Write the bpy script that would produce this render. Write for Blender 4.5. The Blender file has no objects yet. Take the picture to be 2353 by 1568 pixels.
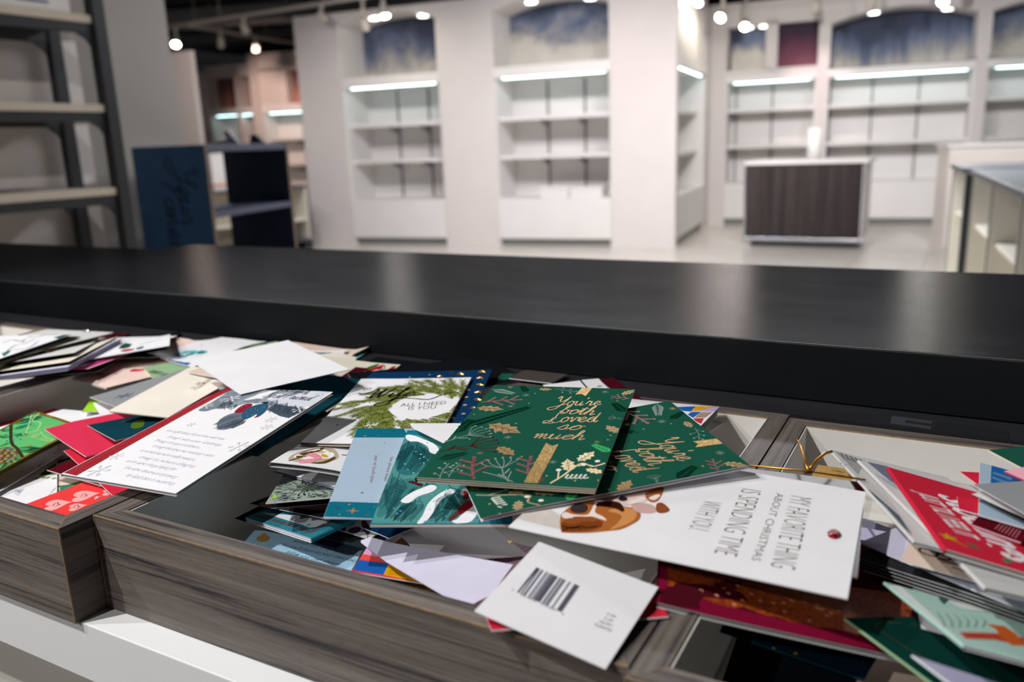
import bpy, bmesh, math, random
import numpy as np
from mathutils import Matrix, Vector
random.seed(7)
SC = bpy.context.scene
COL = SC.collection
PI = math.pi
# ------------------------------------------------------------------ camera
CAMLOC = (0.0, 0.0, 1.195)
RIGHT = Vector((0.87711251, 0.47887607, -0.03676088))
FWD = Vector((-0.47345247, 0.84923391, -0.2337617))
UP = RIGHT.cross(FWD)
cam_data = bpy.data.cameras.new('camera')
cam_data.sensor_width = 36.0
cam_data.lens = 36.0 * 1886.0 / 2353.0
cam_data.clip_start = 0.02
cam_data.dof.use_dof = True
cam_data.dof.focus_distance = 0.67
cam_data.dof.aperture_fstop = 5.2
cam = bpy.data.objects.new('camera', cam_data)
COL.objects.link(cam)
M3 = Matrix((RIGHT, UP, -FWD)).transposed()
cam.matrix_world = Matrix.Translation(CAMLOC) @ M3.to_4x4()
SC.camera = cam
# ------------------------------------------------------------------ world, light, exposure
world = bpy.data.worlds.new('world'); SC.world = world
world.use_nodes = True
world.node_tree.nodes['Background'].inputs[0].default_value = (0.75, 0.8, 0.9, 1)
world.node_tree.nodes['Background'].inputs[1].default_value = 0.012
vs = SC.view_settings
vs.view_transform = 'Standard'; vs.look = 'None'; vs.gamma = 1.0
vs.use_curve_mapping = False
vs.exposure = 0.0
SC.cycles.max_bounces = 7
SC.cycles.diffuse_bounces = 4
SC.cycles.glossy_bounces = 3
SC.cycles.transmission_bounces = 3
SC.cycles.caustics_reflective = False
SC.cycles.caustics_refractive = False
SC.cycles.sample_clamp_indirect = 4.0
try:
    SC.cycles.use_denoising = True
except Exception:
    pass

def spot_lamp(loc, target, power, color, angle=60, blend=0.6, radius=0.02):
    d = bpy.data.lights.new('spot_lamp', 'SPOT')
    d.energy = power; d.color = color; d.spot_size = math.radians(angle); d.spot_blend = blend
    d.shadow_soft_size = radius
    o = bpy.data.objects.new('spot_lamp', d); COL.objects.link(o)
    o.location = loc
    o.rotation_euler = (Vector(target) - Vector(loc)).to_track_quat('-Z', 'Y').to_euler()
    return o
def area_lamp(loc, target, power, color, sx, sy):
    d = bpy.data.lights.new('fill_lamp', 'AREA')
    d.shape = 'RECTANGLE'; d.size = sx; d.size_y = sy; d.energy = power; d.color = color
    o = bpy.data.objects.new('fill_lamp', d); COL.objects.link(o)
    o.location = loc
    o.rotation_euler = (Vector(target) - Vector(loc)).to_track_quat('-Z', 'Y').to_euler()
    return o
# three track spots of the shop ceiling behind the camera light the card trays
KEYC = (1.0, 0.985, 0.97)
spot_lamp((-1.27, -0.58, 2.95), (-0.35, 0.5, 0.94), 165, KEYC, 62, 0.5, 0.016)
spot_lamp((-2.05, -0.50, 2.95), (-0.40, 0.5, 0.94), 95, KEYC, 62, 0.5, 0.016)
spot_lamp((-1.25, -2.20, 2.95), (-0.45, 0.4, 0.9), 130, KEYC, 50, 0.5, 0.016)
# track spot on the shelf rack and bookcase at left
spot_lamp((-0.70, 0.90, 2.95), (-3.6, 1.9, 1.3), 75, (1.0, 0.95, 0.9), 50, 0.8, 0.03)
# warm pinkish track spots over the display walls, plus two added front lamps
PINK = (1.0, 0.86, 0.85)
spot_lamp((-2.0, 6.8, 2.9), (-3.1, 8.9, 1.3), 78, PINK, 85, 0.9, 0.05)
spot_lamp((-3.9, 6.4, 2.9), (-4.2, 8.7, 1.2), 85, PINK, 90, 0.9, 0.05)
spot_lamp((-6.2, 6.2, 2.9), (-6.4, 8.4, 1.2), 60, PINK, 90, 0.9, 0.05)
spot_lamp((-1.75, 10.2, 2.75), (-1.80, 11.3, 1.85), 55, (1.0, 0.74, 0.74), 40, 0.8, 0.04)
spot_lamp((-1.4, 7.6, 2.9), (-2.0, 11.3, 1.0), 210, (1.0, 0.95, 0.94), 75, 0.9, 0.05)  # added front lamp, brightens the shelf edges of the far wall
spot_lamp((0.2, 7.6, 2.9), (0.3, 11.3, 1.0), 210, (0.98, 0.98, 1.0), 80, 0.9, 0.05)  # second added front lamp for the far wall
spot_lamp((-1.3, 5.8, 2.9), (-1.5, 9.2, 0.2), 90, PINK, 80, 0.9, 0.05)
spot_lamp((-9.3, 9.2, 2.7), (-10.3, 11.0, 1.9), 190, (1.0, 0.72, 0.62), 60, 0.8, 0.04)
spot_lamp((-7.2, 5.6, 2.8), (-8.4, 7.3, 1.5), 60, (1.0, 0.84, 0.80), 80, 0.9, 0.05)
# lit track heads that point back towards the counter (they streak the black worktop); the last one is added
spot_lamp((-2.64, 10.90, 2.50), (-0.6, 1.1, 1.0), 55, (1.0, 0.86, 0.84), 40, 0.7, 0.05)
spot_lamp((-2.74, 10.20, 2.54), (-1.0, 1.1, 1.0), 30, (1.0, 0.84, 0.82), 40, 0.7, 0.05)
spot_lamp((-0.42, 10.77, 2.54), (0.0, 1.0, 1.0), 40, (1.0, 0.97, 0.92), 36, 0.7, 0.05)
spot_lamp((-5.98, 7.95, 2.66), (-1.0, 1.1, 1.0), 22, (1.0, 0.93, 0.92), 40, 0.7, 0.05)
spot_lamp((-9.40, 8.02, 2.62), (-1.4, 1.1, 1.0), 20, (1.0, 0.66, 0.55), 34, 0.7, 0.05)  # added lamp, stands in for the bright pillar's pink streak on the worktop
# unseen area lamps added as general fill over the shop floor
area_lamp((-1.5, 5.6, 3.2), (-1.5, 5.9, 0), 170, (0.97, 0.98, 1.0), 3.2, 0.5)
area_lamp((-4.6, 5.2, 3.2), (-4.6, 5.4, 0), 90, (0.97, 0.98, 1.0), 3.2, 0.5)

# ------------------------------------------------------------------ materials
def lin(h):
    if isinstance(h, str):
        h = h.lstrip('#'); c = [int(h[i:i+2], 16)/255 for i in (0, 2, 4)]
    else: c = [v/255 for v in h]
    return tuple((v/12.92 if v <= .04045 else ((v+.055)/1.055)**2.4) for v in c)
MATS = {}
def nodes_of(m):
    nt = m.node_tree; return nt, nt.nodes['Principled BSDF']
def mat(name, col, rough=0.5, metal=0.0, spec=0.5, var=0.06, scale=18.0, bump=0.0, bscale=200.0, coat=0.0, emit=None, alpha=None):
    if name in MATS: return MATS[name]
    m = bpy.data.materials.new(name); m.use_nodes = True
    nt, b = nodes_of(m)
    c = lin(col)
    b.inputs['Roughness'].default_value = rough
    b.inputs['Metallic'].default_value = metal
    b.inputs['Specular IOR Level'].default_value = spec
    if coat: b.inputs['Coat Weight'].default_value = coat; b.inputs['Coat Roughness'].default_value = 0.15
    tc = nt.nodes.new('ShaderNodeTexCoord')
    n = nt.nodes.new('ShaderNodeTexNoise'); n.inputs['Scale'].default_value = scale; n.inputs['Detail'].default_value = 4
    nt.links.new(tc.outputs['Object'], n.inputs['Vector'])
    r = nt.nodes.new('ShaderNodeValToRGB')
    r.color_ramp.elements[0].position = 0.3; r.color_ramp.elements[1].position = 0.7
    r.color_ramp.elements[0].color = tuple(v*(1-var) for v in c)+(1,)
    r.color_ramp.elements[1].color = tuple(min(1, v*(1+var)) for v in c)+(1,)
    nt.links.new(n.outputs['Fac'], r.inputs['Fac']); nt.links.new(r.outputs['Color'], b.inputs['Base Color'])
    if bump:
        n2 = nt.nodes.new('ShaderNodeTexNoise'); n2.inputs['Scale'].default_value = bscale
        nt.links.new(tc.outputs['Object'], n2.inputs['Vector'])
        bp = nt.nodes.new('ShaderNodeBump'); bp.inputs['Strength'].default_value = bump; bp.inputs['Distance'].default_value = 0.001
        nt.links.new(n2.outputs['Fac'], bp.inputs['Height']); nt.links.new(bp.outputs['Normal'], b.inputs['Normal'])
    if emit:
        b.inputs['Emission Color'].default_value = lin(emit[0])+(1,); b.inputs['Emission Strength'].default_value = emit[1]
    if alpha is not None: b.inputs['Alpha'].default_value = alpha
    MATS[name] = m; return m
def lam_mat(name, col, rough, fac):
    """matt laminate with a faint satin sheen"""
    m = bpy.data.materials.new(name); m.use_nodes = True; nt = m.node_tree
    nt.nodes.remove(nt.nodes['Principled BSDF']); out = nt.nodes['Material Output']
    d = nt.nodes.new('ShaderNodeBsdfDiffuse'); g = nt.nodes.new('ShaderNodeBsdfGlossy'); x = nt.nodes.new('ShaderNodeMixShader')
    tc = nt.nodes.new('ShaderNodeTexCoord'); n = nt.nodes.new('ShaderNodeTexNoise'); n.inputs['Scale'].default_value = 7; n.inputs['Detail'].default_value = 8
    mp = nt.nodes.new('ShaderNodeMapping'); mp.inputs['Scale'].default_value = (1, 3, 1)
    nt.links.new(tc.outputs['Object'], mp.inputs['Vector']); nt.links.new(mp.outputs['Vector'], n.inputs['Vector'])
    r = nt.nodes.new('ShaderNodeValToRGB'); c = lin(col)
    r.color_ramp.elements[0].position = .3; r.color_ramp.elements[1].position = .75
    r.color_ramp.elements[0].color = tuple(v*.85 for v in c)+(1,); r.color_ramp.elements[1].color = tuple(v*1.2 for v in c)+(1,)
    nt.links.new(n.outputs['Fac'], r.inputs['Fac']); nt.links.new(r.outputs['Color'], d.inputs['Color'])
    mr = nt.nodes.new('ShaderNodeMapRange'); mr.inputs['To Min'].default_value = rough*.85; mr.inputs['To Max'].default_value = rough*1.2
    nt.links.new(n.outputs['Fac'], mr.inputs['Value']); nt.links.new(mr.outputs['Result'], g.inputs['Roughness'])
    n2 = nt.nodes.new('ShaderNodeTexNoise'); n2.inputs['Scale'].default_value = 900
    nt.links.new(tc.outputs['Object'], n2.inputs['Vector'])
    bp = nt.nodes.new('ShaderNodeBump'); bp.inputs['Strength'].default_value = .12; bp.inputs['Distance'].default_value = .001
    nt.links.new(n2.outputs['Fac'], bp.inputs['Height']); nt.links.new(bp.outputs['Normal'], g.inputs['Normal'])
    x.inputs['Fac'].default_value = fac
    nt.links.new(d.outputs[0], x.inputs[1]); nt.links.new(g.outputs[0], x.inputs[2]); nt.links.new(x.outputs[0], out.inputs['Surface'])
    MATS[name] = m; return m
def wood(name, c0, c1, c2, axis='X', rough=0.5, sx=3.0, sy=70.0, spec=0.5):
    m = bpy.data.materials.new(name); m.use_nodes = True
    nt, b = nodes_of(m)
    tc = nt.nodes.new('ShaderNodeTexCoord'); mp = nt.nodes.new('ShaderNodeMapping')
    s = {'X': (sx, sy, sy), 'Y': (sy, sx, sy), 'Z': (sy, sy, sx)}[axis]
    mp.inputs['Scale'].default_value = s
    nt.links.new(tc.outputs['Object'], mp.inputs['Vector'])
    n = nt.nodes.new('ShaderNodeTexNoise'); n.inputs['Scale'].default_value = 1.0; n.inputs['Detail'].default_value = 6; n.inputs['Roughness'].default_value = 0.65
    n.inputs['Distortion'].default_value = 0.4
    nt.links.new(mp.outputs['Vector'], n.inputs['Vector'])
    r = nt.nodes.new('ShaderNodeValToRGB'); e = r.color_ramp.elements
    e[0].position = 0.36; e[0].color = lin(c0)+(1,); e[1].position = 0.66; e[1].color = lin(c2)+(1,)
    k = e.new(0.46); k.color = lin(c1)+(1,)
    nt.links.new(n.outputs['Fac'], r.inputs['Fac'])
    n3 = nt.nodes.new('ShaderNodeTexNoise'); n3.inputs['Scale'].default_value = 9.0; n3.inputs['Detail'].default_value = 8
    mp3 = nt.nodes.new('ShaderNodeMapping'); mp3.inputs['Scale'].default_value = tuple(v*3 for v in s)
    nt.links.new(tc.outputs['Object'], mp3.inputs['Vector']); nt.links.new(mp3.outputs['Vector'], n3.inputs['Vector'])
    mx = nt.nodes.new('ShaderNodeMix'); mx.data_type = 'RGBA'; mx.blend_type = 'MULTIPLY'; mx.inputs['Factor'].default_value = 0.6
    r3 = nt.nodes.new('ShaderNodeValToRGB'); r3.color_ramp.elements[0].position = .35; r3.color_ramp.elements[1].position = .6
    r3.color_ramp.elements[0].color = (.45, .45, .46, 1)
    nt.links.new(n3.outputs['Fac'], r3.inputs['Fac'])
    nt.links.new(r.outputs['Color'], mx.inputs['A']); nt.links.new(r3.outputs['Color'], mx.inputs['B'])
    nt.links.new(mx.outputs['Result'], b.inputs['Base Color'])
    b.inputs['Roughness'].default_value = rough; b.inputs['Specular IOR Level'].default_value = .2
    bp = nt.nodes.new('ShaderNodeBump'); bp.inputs['Strength'].default_value = 0.15; bp.inputs['Distance'].default_value = 0.0008
    nt.links.new(n3.outputs['Fac'], bp.inputs['Height']); nt.links.new(bp.outputs['Normal'], b.inputs['Normal'])
    MATS[name] = m; return m
def mural_mat(name, stops, scale=(2.2, 2.2, 1.2), bias=0.5, seed=0.0):
    """washed watercolour cloth: vertical gradient of tones broken by noise"""
    m = bpy.data.materials.new(name); m.use_nodes = True
    nt, b = nodes_of(m)
    tc = nt.nodes.new('ShaderNodeTexCoord'); mp = nt.nodes.new('ShaderNodeMapping')
    mp.inputs['Scale'].default_value = scale; mp.inputs['Location'].default_value = (seed, seed*.3, seed*.7)
    nt.links.new(tc.outputs['Object'], mp.inputs['Vector'])
    n = nt.nodes.new('ShaderNodeTexNoise'); n.inputs['Scale'].default_value = 1.0; n.inputs['Detail'].default_value = 9; n.inputs['Roughness'].default_value = .62; n.inputs['Distortion'].default_value = .35
    nt.links.new(mp.outputs['Vector'], n.inputs['Vector'])
    sp = nt.nodes.new('ShaderNodeSeparateXYZ'); nt.links.new(tc.outputs['Generated'], sp.inputs['Vector'])
    a = nt.nodes.new('ShaderNodeMath'); a.operation = 'MULTIPLY_ADD'
    nt.links.new(sp.outputs['Z'], a.inputs[0]); a.inputs[1].default_value = -0.62
    nt.links.new(n.outputs['Fac'], a.inputs[2])
    a2 = nt.nodes.new('ShaderNodeMath'); a2.operation = 'ADD'; nt.links.new(a.outputs[0], a2.inputs[0]); a2.inputs[1].default_value = bias
    r = nt.nodes.new('ShaderNodeValToRGB'); e = r.color_ramp.elements
    e[0].position = stops[0][0]; e[0].color = lin(stops[0][1])+(1,)
    e[1].position = stops[-1][0]; e[1].color = lin(stops[-1][1])+(1,)
    for p, c in stops[1:-1]:
        k = e.new(p); k.color = lin(c)+(1,)
    nt.links.new(a2.outputs[0], r.inputs['Fac']); nt.links.new(r.outputs['Color'], b.inputs['Base Color'])
    b.inputs['Roughness'].default_value = .8
    MATS[name] = m; return m
def glitter_mat(name, c0, c1, metal=0.8, rough=0.3, scale=900):
    m = bpy.data.materials.new(name); m.use_nodes = True
    nt, b = nodes_of(m)
    tc = nt.nodes.new('ShaderNodeTexCoord'); v = nt.nodes.new('ShaderNodeTexVoronoi'); v.inputs['Scale'].default_value = scale
    nt.links.new(tc.outputs['Object'], v.inputs['Vector'])
    sp = nt.nodes.new('ShaderNodeSeparateColor'); nt.links.new(v.outputs['Color'], sp.inputs['Color'])
    r = nt.nodes.new('ShaderNodeValToRGB'); r.color_ramp.elements[0].color = lin(c0)+(1,); r.color_ramp.elements[1].color = lin(c1)+(1,)
    nt.links.new(sp.outputs[0], r.inputs['Fac']); nt.links.new(r.outputs['Color'], b.inputs['Base Color'])
    bp = nt.nodes.new('ShaderNodeBump'); bp.inputs['Strength'].default_value = .8; bp.inputs['Distance'].default_value = .002
    nt.links.new(sp.outputs[1], bp.inputs['Height']); nt.links.new(bp.outputs['Normal'], b.inputs['Normal'])
    b.inputs['Metallic'].default_value = metal; b.inputs['Roughness'].default_value = rough
    MATS[name] = m; return m

m_white = mat('white_board', '#e6e4e2', .55, var=.015, scale=4)
m_wallwhite = mat('wall_paint', '#dcd6d4', .75, var=.02, scale=3)
m_wallgrey = mat('grey_wall_paint', '#a5a19c', .8, var=.02, scale=3)
m_wallpink = mat('pale_wall_paint', '#d9cfca', .8, var=.02, scale=3)
m_black = mat('ceiling_black', '#16171a', .9, var=.1, scale=2)
m_duct = mat('duct_metal', '#8e9196', .6, var=.1, scale=3)
m_rail = mat('track_white', '#c9c2b8', .5, var=.03)
m_steel = mat('standard_grey', '#8f918e', .45, metal=.3, var=.04)
m_led = mat('led_strip', '#ffffff', .4, emit=('#c6eef2', 13.0))
m_bulb = mat('lit_bulb', '#ffffff', .4, emit=('#fff1dc', 140.0))
m_can = mat('can_lens', '#ffffff', .4, emit=('#fffdf5', 6.0))
m_darkmetal = mat('dark_metal', '#35383c', .45, metal=.3, var=.06)
m_lath = mat('shelf_cream', '#cfc3b2', .5, var=.03)
m_pole = mat('brown_pole', '#4a3826', .5, var=.1)
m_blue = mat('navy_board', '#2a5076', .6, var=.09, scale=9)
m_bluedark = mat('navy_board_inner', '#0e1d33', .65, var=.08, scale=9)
m_blueshelf = mat('slate_board', '#454b60', .5, var=.06, scale=9)
m_rawedge = mat('raw_edge', '#6b5a4e', .8, var=.15, scale=60)
m_cream = mat('cream_board', '#d9cfb6', .6, var=.03, scale=5)
m_cream2 = mat('ivory_board', '#e9e4d8', .6, var=.03, scale=5)
m_chrome = mat('chrome_trim', '#c8ccd4', .2, metal=.9, var=.02)
m_greytop = mat('grey_laminate', '#8c9198', .35, var=.03, scale=6)
m_greyframe = mat('charcoal_frame', '#4a4b4f', .45, var=.05)
m_slab = lam_mat('black_laminate', '#1b1c20', .2, .07)
m_slabedge = lam_mat('black_edge_band', '#0d1014', .45, .02)
m_wornedge = mat('worn_edge', '#30312f', .5, var=.3, scale=120)
m_deck = lam_mat('deck_laminate', '#29292c', .24, .09)
m_traywood = wood('tray_wood', '#38353a', '#6b635d', '#877c72', 'X', .5, 3.0, 160)
m_traywoody = wood('tray_wood_side', '#38353a', '#655d58', '#7c7269', 'Y', .5, 3.0, 160)
m_trayedge = mat('tray_edge_band', '#8a7358', .6, var=.2, scale=150)
m_trayin = mat('tray_inner_white', '#dcd9d3', .6, var=.03, scale=10)
m_ledge = mat('ledge_white', '#e9e9ea', .45, var=.01, scale=6)
m_island = wood('island_wood', '#2e2828', '#3d3535', '#4c4342', 'Z', .5, .6, 26)
m_floor = None

# ------------------------------------------------------------------ mesh helpers
def tag(o, label=None, cat=None, group=None, kind=None):
    if label: o['label'] = label
    if cat: o['category'] = cat
    if group: o['group'] = group
    if kind: o['kind'] = kind
    return o
def link(name, me, parent=None):
    o = bpy.data.objects.new(name, me); COL.objects.link(o)
    if parent: o.parent = parent
    return o
def empty(name, loc=(0, 0, 0), rotz=0.0):
    o = bpy.data.objects.new(name, None); o.empty_display_size = .05; COL.objects.link(o)
    o.location = loc; o.rotation_euler = (0, 0, rotz); return o
class MB:
    def __init__(s): s.bm = bmesh.new(); s.mats = []
    def mi(s, m):
        if m not in s.mats: s.mats.append(m)
        return s.mats.index(m)
    def box(s, x0, x1, y0, y1, z0, z1, m, bev=0.0):
        if x1 < x0: x0, x1 = x1, x0
        r = bmesh.ops.create_cube(s.bm, size=1.0)
        vs_ = r['verts']
        for v in vs_:
            v.co = Vector(((x0+x1)/2+v.co.x*(x1-x0), (y0+y1)/2+v.co.y*(y1-y0), (z0+z1)/2+v.co.z*(z1-z0)))
        fs = set(f for v in vs_ for f in v.link_faces)
        if bev:
            es = list(set(e for v in vs_ for e in v.link_edges))
            rr = bmesh.ops.bevel(s.bm, geom=es, offset=bev, segments=2, affect='EDGES', profile=.5)
            fs = set(f for f in rr['faces']) | set(f for f in fs if f.is_valid)
        i = s.mi(m)
        for f in fs:
            if f.is_valid: f.material_index = i
        return s
    def prism(s, pts, axis, a0, a1, m):
        """polygon (2D) extruded along axis 0/1/2"""
        def mk(p, a):
            return {0: (a, p[0], p[1]), 1: (p[0], a, p[1]), 2: (p[0], p[1], a)}[axis]
        A = [s.bm.verts.new(mk(p, a0)) for p in pts]; B = [s.bm.verts.new(mk(p, a1)) for p in pts]
        i = s.mi(m); n = len(pts)
        fs = [s.bm.faces.new(A), s.bm.faces.new(B[::-1])]
        for k in range(n): fs.append(s.bm.faces.new((A[k], B[k], B[(k+1) % n], A[(k+1) % n])))
        for f in fs: f.material_index = i
        return s
    def tube(s, pts, r, m, seg=8, r1=None):
        i = s.mi(m); pts = [Vector(p) for p in pts]; rings = []
        for k, p in enumerate(pts):
            d = (pts[min(k+1, len(pts)-1)]-pts[max(k-1, 0)]).normalized()
            a = d.cross(Vector((0, 0, 1)));
            if a.length < 1e-3: a = d.cross(Vector((1, 0, 0)))
            a.normalize(); b = d.cross(a)
            rr = r if r1 is None else r+(r1-r)*k/(len(pts)-1)
            rings.append([s.bm.verts.new(p+a*rr*math.cos(2*PI*j/seg)+b*rr*math.sin(2*PI*j/seg)) for j in range(seg)])
        for k in range(len(rings)-1):
            for j in range(seg):
                f = s.bm.faces.new((rings[k][j], rings[k][(j+1) % seg], rings[k+1][(j+1) % seg], rings[k+1][j])); f.material_index = i; f.smooth = True
        for ring in (rings[0][::-1], rings[-1]):
            f = s.bm.faces.new(ring); f.material_index = i
        return s
    def build(s, name, parent=None):
        bmesh.ops.recalc_face_normals(s.bm, faces=s.bm.faces)
        me = bpy.data.meshes.new(name); s.bm.to_mesh(me); s.bm.free()
        for m in s.mats: me.materials.append(m)
        return link(name, me, parent)
def B(name, parent, x0, x1, y0, y1, z0, z1, m, bev=0.0):
    return MB().box(x0, x1, y0, y1, z0, z1, m, bev).build(name, parent)
def struct(o): o['kind'] = 'structure'; return o
def dup(root, loc=None, rotz=None, label=None):
    r = root.copy(); COL.objects.link(r)
    if loc is not None: r.location = loc
    if rotz is not None: r.rotation_euler = (0, 0, rotz)
    if label: r['label'] = label
    for ch in root.children:
        c = ch.copy(); COL.objects.link(c); c.parent = r
        for g in ch.children:
            d = g.copy(); COL.objects.link(d); d.parent = c
    return r
def crom(P, n):
    out = []; P = [P[0]]+list(P)+[P[-1]]
    for i in range(1, len(P)-2):
        a, b, c_, d = P[i-1], P[i], P[i+1], P[i+2]
        for k in range(n):
            t = k/n
            out.append(tuple(.5*((2*b[q])+(-a[q]+c_[q])*t+(2*a[q]-5*b[q]+4*c_[q]-d[q])*t*t+(-a[q]+3*b[q]-3*c_[q]+d[q])*t**3) for q in (0, 1)))
    out.append(tuple(P[-2])); return out
GL = {
'a': ([(.85,.85),(.5,1.0),(.15,.65),(.15,.2),(.4,0),(.7,.3),(.88,.95),(.82,.3),(.95,0),(1.2,.3)],1.1),
'b': ([(0,.3),(.45,1.6),(.4,2),(.25,1.9),(.2,1),(.2,.2),(.5,0),(.8,.3),(.75,.8),(.5,.9),(.9,.75),(1.15,.8)],1.05),
'c': ([(.85,.8),(.6,1),(.2,.7),(.15,.25),(.45,0),(.8,.15),(1.0,.35)],.95),
'd': ([(.85,.85),(.5,1),(.15,.65),(.15,.2),(.4,0),(.7,.3),(1.0,1.9),(.88,.9),(.85,.2),(1.0,0),(1.25,.3)],1.15),
'e': ([(0,.25),(.5,.5),(.75,.8),(.5,1),(.2,.65),(.2,.2),(.5,0),(.85,.2),(1.0,.4)],.95),
'f': ([(0,.2),(.5,1.2),(.7,1.9),(.5,2),(.4,1.2),(.35,0),(.3,-.9),(.15,-1),(.2,-.5),(.5,.1),(.9,.4)],.85),
'g': ([(.85,.85),(.5,1),(.15,.65),(.15,.2),(.4,0),(.7,.3),(.88,.95),(.8,-.3),(.55,-1),(.25,-.8),(.5,-.3),(1.1,.3)],1.1),
'h': ([(0,.3),(.45,1.6),(.4,2),(.25,1.8),(.2,.8),(.15,0),(.3,.7),(.6,1),(.75,.8),(.72,.2),(.85,0),(1.15,.3)],1.1),
'i': ([(0,.3),(.25,.95),(.2,.2),(.35,0),(.6,.3)],.55),
'k': ([(0,.3),(.4,1.6),(.4,2),(.25,1.8),(.18,.8),(.15,0),(.2,.5),(.6,1),(.65,.7),(.3,.5),(.6,.1),(.75,0),(1.0,.3)],.95),
'l': ([(0,.3),(.4,1.5),(.4,2),(.25,1.9),(.2,.8),(.2,.15),(.35,0),(.65,.3)],.6),
'm': ([(0,.7),(.15,1),(.2,0),(.4,.9),(.55,.95),(.6,0),(.8,.9),(.95,.95),(1.0,.2),(1.12,0),(1.4,.3)],1.35),
'n': ([(0,.7),(.15,1),(.2,0),(.45,.9),(.65,.95),(.7,.2),(.82,0),(1.1,.3)],1.05),
'o': ([(.5,1),(.15,.65),(.2,.1),(.5,0),(.8,.4),(.7,.9),(.5,1),(.75,.8),(1.05,.85)],1.0),
'p': ([(0,.3),(.25,.95),(.15,-1),(.2,.6),(.55,1),(.85,.6),(.6,.05),(.3,.1),(.7,0),(1.1,.3)],1.05),
'r': ([(0,.3),(.25,1.05),(.35,.85),(.6,.9),(.55,.2),(.65,0),(.9,.3)],.85),
's': ([(0,.2),(.45,1.1),(.6,.5),(.5,0),(.15,.1),(.5,.05),(.85,.3)],.8),
't': ([(0,.3),(.35,1.7),(.25,.3),(.4,0),(.7,.3)],.65),
'u': ([(0,.8),(.15,.95),(.15,.2),(.4,0),(.7,.4),(.8,.95),(.75,.2),(.9,0),(1.15,.3)],1.1),
'v': ([(0,.8),(.15,.95),(.3,0),(.65,.95),(.8,.85),(1.0,.9)],.95),
'y': ([(0,.8),(.15,.95),(.15,.3),(.4,.05),(.7,.4),(.8,.95),(.7,-.4),(.45,-1),(.2,-.8),(.6,-.2),(1.1,.3)],1.05),
"'": ([(.15,1.9),(.1,1.5)],.3), ',': ([(.1,.1),(.0,-.4)],.3), '.': ([(.05,.08),(.1,.0)],.3), ' ': ([],.7),
'Y': ([(0,1.6),(.2,2.1),(.4,1.9),(.45,1.1),(.8,.9),(1.2,1.4),(1.45,2.1),(1.1,.5),(.6,-.8),(-.1,-1),(-.3,-.6),(.5,-.2),(1.5,.3)],1.55),
'L': ([(1.3,1.7),(1.0,2.05),(.65,1.7),(.6,.8),(.3,0),(-.2,-.1),(-.3,.25),(.3,.25),(1.0,-.15),(1.5,.2)],1.4),
'W': ([(0,1.5),(.25,2),(.4,1.6),(.35,.3),(.5,.0),(.85,1.0),(1.1,2),(1.0,.9),(1.05,.05),(1.3,.4),(1.7,1.5),(1.85,2.1)],1.9),
'B': ([(.2,0),(.45,2),(.1,1.5),(.6,2.1),(1.1,1.8),(.5,1.1),(1.15,.7),(.9,.05),(.2,.1)],1.3),
'F': ([(.2,0),(.4,2),(.1,1.8),(.5,2.05),(1.3,2.1)],1.2), 'H': ([(.1,0),(.35,2),(.2,1.0),(1.0,1.1),(1.25,2.0),(1.0,0),(1.3,.2)],1.4),
'M': ([(0,0),(.3,2),(.5,.6),(1.0,2),(1.0,0),(1.3,.2)],1.4), 'J': ([(.4,1.9),(1.0,2.1),(.7,.2),(.3,-.9),(-.1,-.6),(.5,.1),(1.0,.3)],1.0),
'S': ([(1.0,1.8),(.6,2.1),(.3,1.6),(.8,.9),(.7,.1),(.1,.1),(.4,.0),(1.1,.3)],1.1), 'P': ([(.2,0),(.45,2),(.1,1.5),(.6,2.1),(1.1,1.7),(.4,1.0)],1.1),
}
EXTRA = {'i': [[(.3,1.45),(.34,1.55)]], 't': [[(-.1,1.25),(.65,1.35)]], 'F': [[(.15,1.1),(.9,1.15)]], 'J': []}
def cursive(txt):
    x = 0; st = []; cur = []
    for ch in txt:
        g, adv = GL.get(ch, GL[' '])
        low = ch.islower() and ch not in "',. "
        pts = [(px+x, py) for px, py in g]
        if low and cur and g: cur += pts
        else:
            if cur: st.append(cur)
            cur = list(pts) if g else []
            if not low: 
                if cur: st.append(cur)
                cur = []
        for e in EXTRA.get(ch, []): st.append([(px+x, py) for px, py in e])
        x += adv
    if cur: st.append(cur)
    return st, max(x, .1)
# ------------------------------------------------------------------ room shell
def tile_mat():
    m = mat('floor_tile', '#d2cbc4', .25, var=.05, scale=2.5, spec=.5); return m
m_tile = tile_mat(); m_grout = mat('floor_grout', '#8f8a85', .7, var=.05)
fl = struct(B('floor', None, -14.5, 4.5, -2.5, 14.5, -.06, -.012, m_grout))
fl['label'] = 'pale polished tile floor of the shop'
TS = .6
tile_me = None
for i in range(-14, 6):
    for j in range(11, 20):
        x, y = i*TS, j*TS
        if y > 11.4 and (x < -3.4): continue
        if tile_me is None:
            o = MB().box(-TS/2+.002, TS/2-.002, -TS/2+.002, TS/2-.002, -.012, 0, m_tile).build('floor_tile', fl); tile_me = o.data
        else: o = link('floor_tile', tile_me, fl)
        o.location = (x, y, 0); o.rotation_euler = (0, 0, 0)
rest = MB()
rest.box(-14.5, 4.5, -2.5, 11*TS-TS/2, -.012, -.001, m_tile); rest.box(-14.5, -14*TS-TS/2, 6.3, 14.5, -.012, -.001, m_tile)
o = rest.build('floor_tile', fl)
struct(B('ceiling', None, -14.5, 4.5, -2.5, 14.5, 3.34, 3.42, m_black))
struct(B('wall_rear', None, -14.5, 4.5, 14.3, 14.45, 0, 3.4, m_black))
struct(B('wall_right', None, 4.3, 4.45, -2.5, 14.3, 0, 3.4, m_wallwhite))
struct(B('wall_left', None, -4.15, -4.0, -2.5, 3.36, 0, 3.4, m_wallgrey))
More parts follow.
